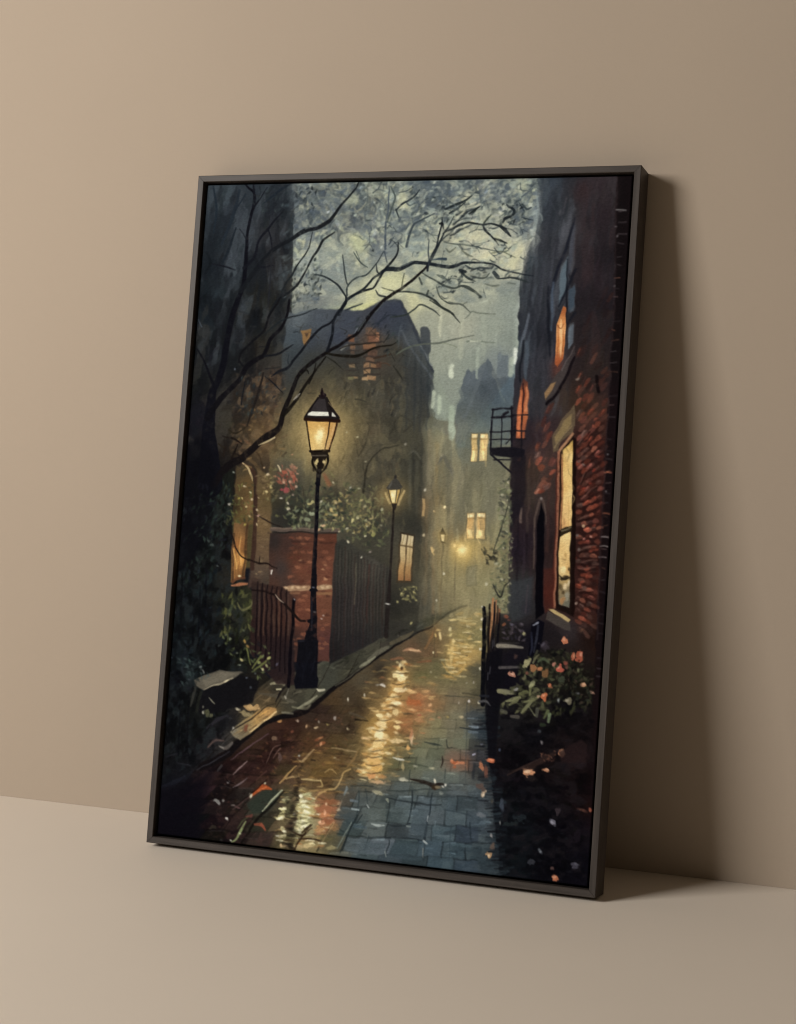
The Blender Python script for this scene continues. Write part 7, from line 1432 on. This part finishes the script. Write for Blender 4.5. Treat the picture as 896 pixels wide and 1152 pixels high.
def plaster(name, base, spread, rough, bump, scale, spec=.3):
    """matt painted surface: slow tonal drift, faint roller grain"""
    m, nt, b = nodes_of(name)
    tc = add(nt, 'ShaderNodeTexCoord')
    big = add(nt, 'ShaderNodeTexNoise', Scale=1.7, Detail=5.0, Roughness=.55)
    fine = add(nt, 'ShaderNodeTexNoise', Scale=scale, Detail=6.0, Roughness=.65)
    for n in (big, fine):
        nt.links.new(tc.outputs['Object'], n.inputs['Vector'])
    lo = tuple(c * (1 - spread) for c in base)
    hi = tuple(min(1, c * (1 + spread)) for c in base)
    col = ramp(nt, big.outputs['Fac'], [(.3, lo), (.7, hi)])
    nt.links.new(col, b.inputs['Base Color'])
    rr = add(nt, 'ShaderNodeMapRange')
    rr.inputs['To Min'].default_value, rr.inputs['To Max'].default_value = rough - .06, rough + .06
    nt.links.new(fine.outputs['Fac'], rr.inputs['Value'])
    nt.links.new(rr.outputs['Result'], b.inputs['Roughness'])
    bp = add(nt, 'ShaderNodeBump', Strength=bump, Distance=.002)
    nt.links.new(fine.outputs['Fac'], bp.inputs['Height'])
    nt.links.new(bp.outputs['Normal'], b.inputs['Normal'])
    b.inputs['Specular IOR Level'].default_value = spec
    return m


WALL = plaster('warm beige wall paint', (.392, .321, .250), .025, .82, .10, 160)
FLOOR = plaster('pale beige matt top', (.725, .645, .550), .02, .62, .06, 220, .35)


def rail_material(name, grain):
    m, nt, b = nodes_of(name)
    tc = add(nt, 'ShaderNodeTexCoord')
    mp = add(nt, 'ShaderNodeMapping')
    mp.inputs['Scale'].default_value = grain
    nt.links.new(tc.outputs['Object'], mp.inputs['Vector'])
    n = add(nt, 'ShaderNodeTexNoise', Scale=260.0, Detail=4.0)
    nt.links.new(mp.outputs['Vector'], n.inputs['Vector'])
    col = ramp(nt, n.outputs['Fac'], [(.28, (.030, .024, .020)), (.72, (.058, .047, .041))])
    nt.links.new(col, b.inputs['Base Color'])
    b.inputs['Roughness'].default_value = .5
    b.inputs['Specular IOR Level'].default_value = .3
    bp = add(nt, 'ShaderNodeBump', Strength=.05, Distance=.001)
    nt.links.new(n.outputs['Fac'], bp.inputs['Height'])
    nt.links.new(bp.outputs['Normal'], b.inputs['Normal'])
    return m


def canvas_material():
    m, nt, b = nodes_of('oil paint on canvas')
    at = add(nt, 'ShaderNodeAttribute', attribute_name='paint')
    nt.links.new(at.outputs['Color'], b.inputs['Base Color'])
    tc = add(nt, 'ShaderNodeTexCoord')
    w1 = add(nt, 'ShaderNodeTexWave', bands_direction='X', Scale=330.0, Distortion=1.2)
    w2 = add(nt, 'ShaderNodeTexWave', bands_direction='Z', Scale=330.0, Distortion=1.2)
    for w in (w1, w2):
        nt.links.new(tc.outputs['Object'], w.inputs['Vector'])
    mx = add(nt, 'ShaderNodeMath', operation='ADD')
    nt.links.new(w1.outputs['Fac'], mx.inputs[0])
    nt.links.new(w2.outputs['Fac'], mx.inputs[1])
    bp = add(nt, 'ShaderNodeBump', Strength=.05, Distance=.0004)
    nt.links.new(mx.outputs['Value'], bp.inputs['Height'])
    nt.links.new(bp.outputs['Normal'], b.inputs['Normal'])
    b.inputs['Roughness'].default_value = .6
    b.inputs['Specular IOR Level'].default_value = .0
    return m


def plain(name, col, rough):
    m, nt, b = nodes_of(name)
    tc = add(nt, 'ShaderNodeTexCoord')
    n = add(nt, 'ShaderNodeTexNoise', Scale=40.0, Detail=4.0)
    nt.links.new(tc.outputs['Object'], n.inputs['Vector'])
    nt.links.new(ramp(nt, n.outputs['Fac'], [(.3, tuple(c * .85 for c in col)), (.7, tuple(c * 1.15 for c in col))]), b.inputs['Base Color'])
    b.inputs['Roughness'].default_value = rough
    return m


# ---------------------------------------------------------------- setting
def sheet(name, corners, mat):
    me = bpy.data.meshes.new(name)
    me.from_pydata(corners, [], [tuple(range(len(corners)))])
    o = link(name, me, mat)
    o['kind'] = 'structure'
    return o


def slab(name, lo, hi, mat):
    bm = bmesh.new()
    bmesh.ops.create_cube(bm, size=1)
    for v in bm.verts:
        v.co = Vector([lo[i] + (v.co[i] + .5) * (hi[i] - lo[i]) for i in range(3)])
    me = bpy.data.meshes.new(name)
    bm.to_mesh(me)
    bm.free()
    o = link(name, me, mat)
    o['kind'] = 'structure'
    return o


slab('wall', (-4, 0, -.2), (4, .12, 3.2), WALL)
slab('floor', (-4, -5, -.12), (4, -.0004, 0), FLOOR)

# ---------------------------------------------------------------- framed painting
root = bpy.data.objects.new('framed_painting', None)
COL.objects.link(root)
root.location = (0, -FH * math.sin(LEAN) - .0006, 0.0004)
root.rotation_euler = (-LEAN, 0, 0)
root['label'] = 'dark-framed oil painting of a lamplit rainy alley leaning against the beige wall'
root['category'] = 'painting'
RAIL_ACROSS = rail_material('dark bronze lacquer, grain across', (.05, 1, 1))
RAIL_UP = rail_material('dark bronze lacquer, grain up', (1, 1, .05))


def rail(a, b, inward):
    """one mitred length of floater frame from outer corner a to outer corner b (x, z); inward is the
    direction of the picture.  L-shaped section: a thin side wall and a ledge behind the canvas."""
    a, b, inward = Vector(a), Vector(b), Vector(inward)
    along = (b - a).normalized()
    ledge = .026
    # section: (distance in from the outer face, depth y from the back 0 to the front -FD)
    r = .0007
    sec = [(0, 0), (0, -FD + r), (r, -FD), (LIP - r, -FD), (LIP, -FD + r), (LIP, -.012), (ledge, -.012), (ledge, 0)]
    bm = bmesh.new()
    rows = []
    for end, s in ((a, 1), (b, -1)):
        ring = []
        for d, y in sec:
            p = end + inward * d + along * (s * (d + .0002))
            ring.append(bm.verts.new((p.x, y, p.y)))
        rows.append(ring)
    n = len(sec)
    for i in range(n):
        bm.faces.new((rows[0][i], rows[0][(i + 1) % n], rows[1][(i + 1) % n], rows[1][i]))
    bm.faces.new(rows[0][::-1])
    bm.faces.new(rows[1])
    bmesh.ops.recalc_face_normals(bm, faces=bm.faces)
    me = bpy.data.meshes.new('frame_rail')
    bm.to_mesh(me)
    bm.free()
    return link('frame_rail', me, RAIL_UP if abs(along.y) > .5 else RAIL_ACROSS, root)


hw = FW / 2
TL, TR, BR, BL = (-hw, FH), (hw, FH), (hw, 0), (-hw, 0)
rail(TL, TR, (0, -1))
rail(BL, BR, (0, 1))
rail(TL, BL, (1, 0))
rail(TR, BR, (-1, 0))

# ---------------------------------------------------------------- canvas
paint_all()
lin = np.where(img <= .04045, img / 12.92, ((img + .055) / 1.055) ** 2.4) / DAY
lin = np.clip(lin, .0015, .92)
cw, ch = FW - 2 * (LIP + GAP), FH - 2 * (LIP + GAP)
x = np.linspace(-cw / 2, cw / 2, PW)
z = np.linspace(LIP + GAP + ch, LIP + GAP, PH)
X, Z = np.meshgrid(x, z)
Yf = np.full_like(X, -FD + REC) - height * .00022
# rounded turn-over of the canvas at its four edges
edge = np.minimum(np.minimum(X - x[0], x[-1] - X), np.minimum(Z - z[-1], z[0] - Z))
Yf += .0012 * np.clip(1 - edge / .0016, 0, 1) ** 2
front = np.stack([X, Yf, Z], -1).reshape(-1, 3)
idx = np.arange(PW * PH).reshape(PH, PW)
quads = np.stack([idx[:-1, :-1], idx[1:, :-1], idx[1:, 1:], idx[:-1, 1:]], -1).reshape(-1, 4)
loop = np.concatenate([idx[0, :], idx[1:, -1], idx[-1, -2::-1], idx[-2:0:-1, 0]])
back = front[loop].copy()
back[:, 1] = -.0135
base = PW * PH
bidx = base + np.arange(len(loop))
sides = np.stack([loop, np.roll(loop, -1), np.roll(bidx, -1), bidx], -1)
verts = np.vstack([front, back]).astype(np.float32)
faces = np.vstack([quads, sides]).astype(np.int32)
me = bpy.data.meshes.new('canvas')
me.vertices.add(len(verts))
me.vertices.foreach_set('co', verts.ravel())
me.loops.add(faces.size)
me.loops.foreach_set('vertex_index', faces.ravel())
me.polygons.add(len(faces))
me.polygons.foreach_set('loop_start', np.arange(0, faces.size, 4, dtype=np.int32))
me.polygons.foreach_set('use_smooth', np.ones(len(faces), bool))
at = me.attributes.new('paint', 'FLOAT_COLOR', 'POINT')
rgba = np.ones((len(verts), 4), np.float32)
rgba[:base, :3] = lin.reshape(-1, 3)
rgba[base:, :3] = .02
at.data.foreach_set('color', rgba.ravel())
me.update(calc_edges=True)
me.validate()
link('canvas', me, canvas_material(), root)

# backing board closing the frame behind the canvas
bm = bmesh.new()
bmesh.ops.create_cube(bm, size=1)
for v in bm.verts:
    v.co = Vector((v.co.x * (FW - .054), -.0065 + v.co.y * .005, FH / 2 + v.co.z * (FH - .054)))
me = bpy.data.meshes.new('backing_board')
bm.to_mesh(me)
bm.free()
link('backing_board', me, plain('brown backing board', (.20, .14, .09), .9), root)

# ---------------------------------------------------------------- light: one big soft lamp from the left
def lamp(name, loc, aim, w, h, power, col):
    L = bpy.data.lights.new(name, 'AREA')
    L.shape, L.size, L.size_y, L.energy, L.color = 'RECTANGLE', w, h, power, col
    o = bpy.data.objects.new(name, L)
    COL.objects.link(o)
    o.location = loc
    o.rotation_euler = (Vector(aim) - Vector(loc)).to_track_quat('-Z', 'Y').to_euler()
    return o


az, el, dist = math.radians(43.5), math.radians(22), 3.9
aim = Vector((0, -.1, .45))
d = Vector((math.sin(az) * math.cos(el), math.cos(az) * math.cos(el), -math.sin(el)))
lamp('softbox_light', aim - d * dist, aim, 1.4, 1.4, 149, (1, .962, .915))

world = bpy.data.worlds.new('World')
scene.world = world
world.use_nodes = True
bg = world.node_tree.nodes['Background']
bg.inputs['Color'].default_value = (1, .79, .56, 1)
bg.inputs['Strength'].default_value = .074

# ---------------------------------------------------------------- camera
cam = bpy.data.cameras.new('camera')
co = bpy.data.objects.new('camera', cam)
COL.objects.link(co)
cam.sensor_fit = 'VERTICAL'
cam.sensor_height = 36
cam.lens = 1974.4 / 1152 * 36
cam.clip_start, cam.clip_end = .05, 60
yaw, pitch, roll = .356876, -.068344, .022547
f = Vector((-math.sin(yaw) * math.cos(pitch), math.cos(yaw) * math.cos(pitch), math.sin(pitch)))
r0 = Vector((math.cos(yaw), math.sin(yaw), 0))
u0 = r0.cross(f)
r = math.cos(roll) * r0 + math.sin(roll) * u0
u = r.cross(f)
co.matrix_world = Matrix(((r.x, u.x, -f.x, .784735), (r.y, u.y, -f.y, -2.159749), (r.z, u.z, -f.z, .598625), (0, 0, 0, 1)))
scene.camera = co

vs = scene.view_settings
vs.view_transform, vs.look, vs.exposure, vs.gamma = 'Standard', 'None', 0, 1
scene.render.engine = 'CYCLES'
scene.cycles.use_denoising = True
scene.cycles.filter_width = 1.1
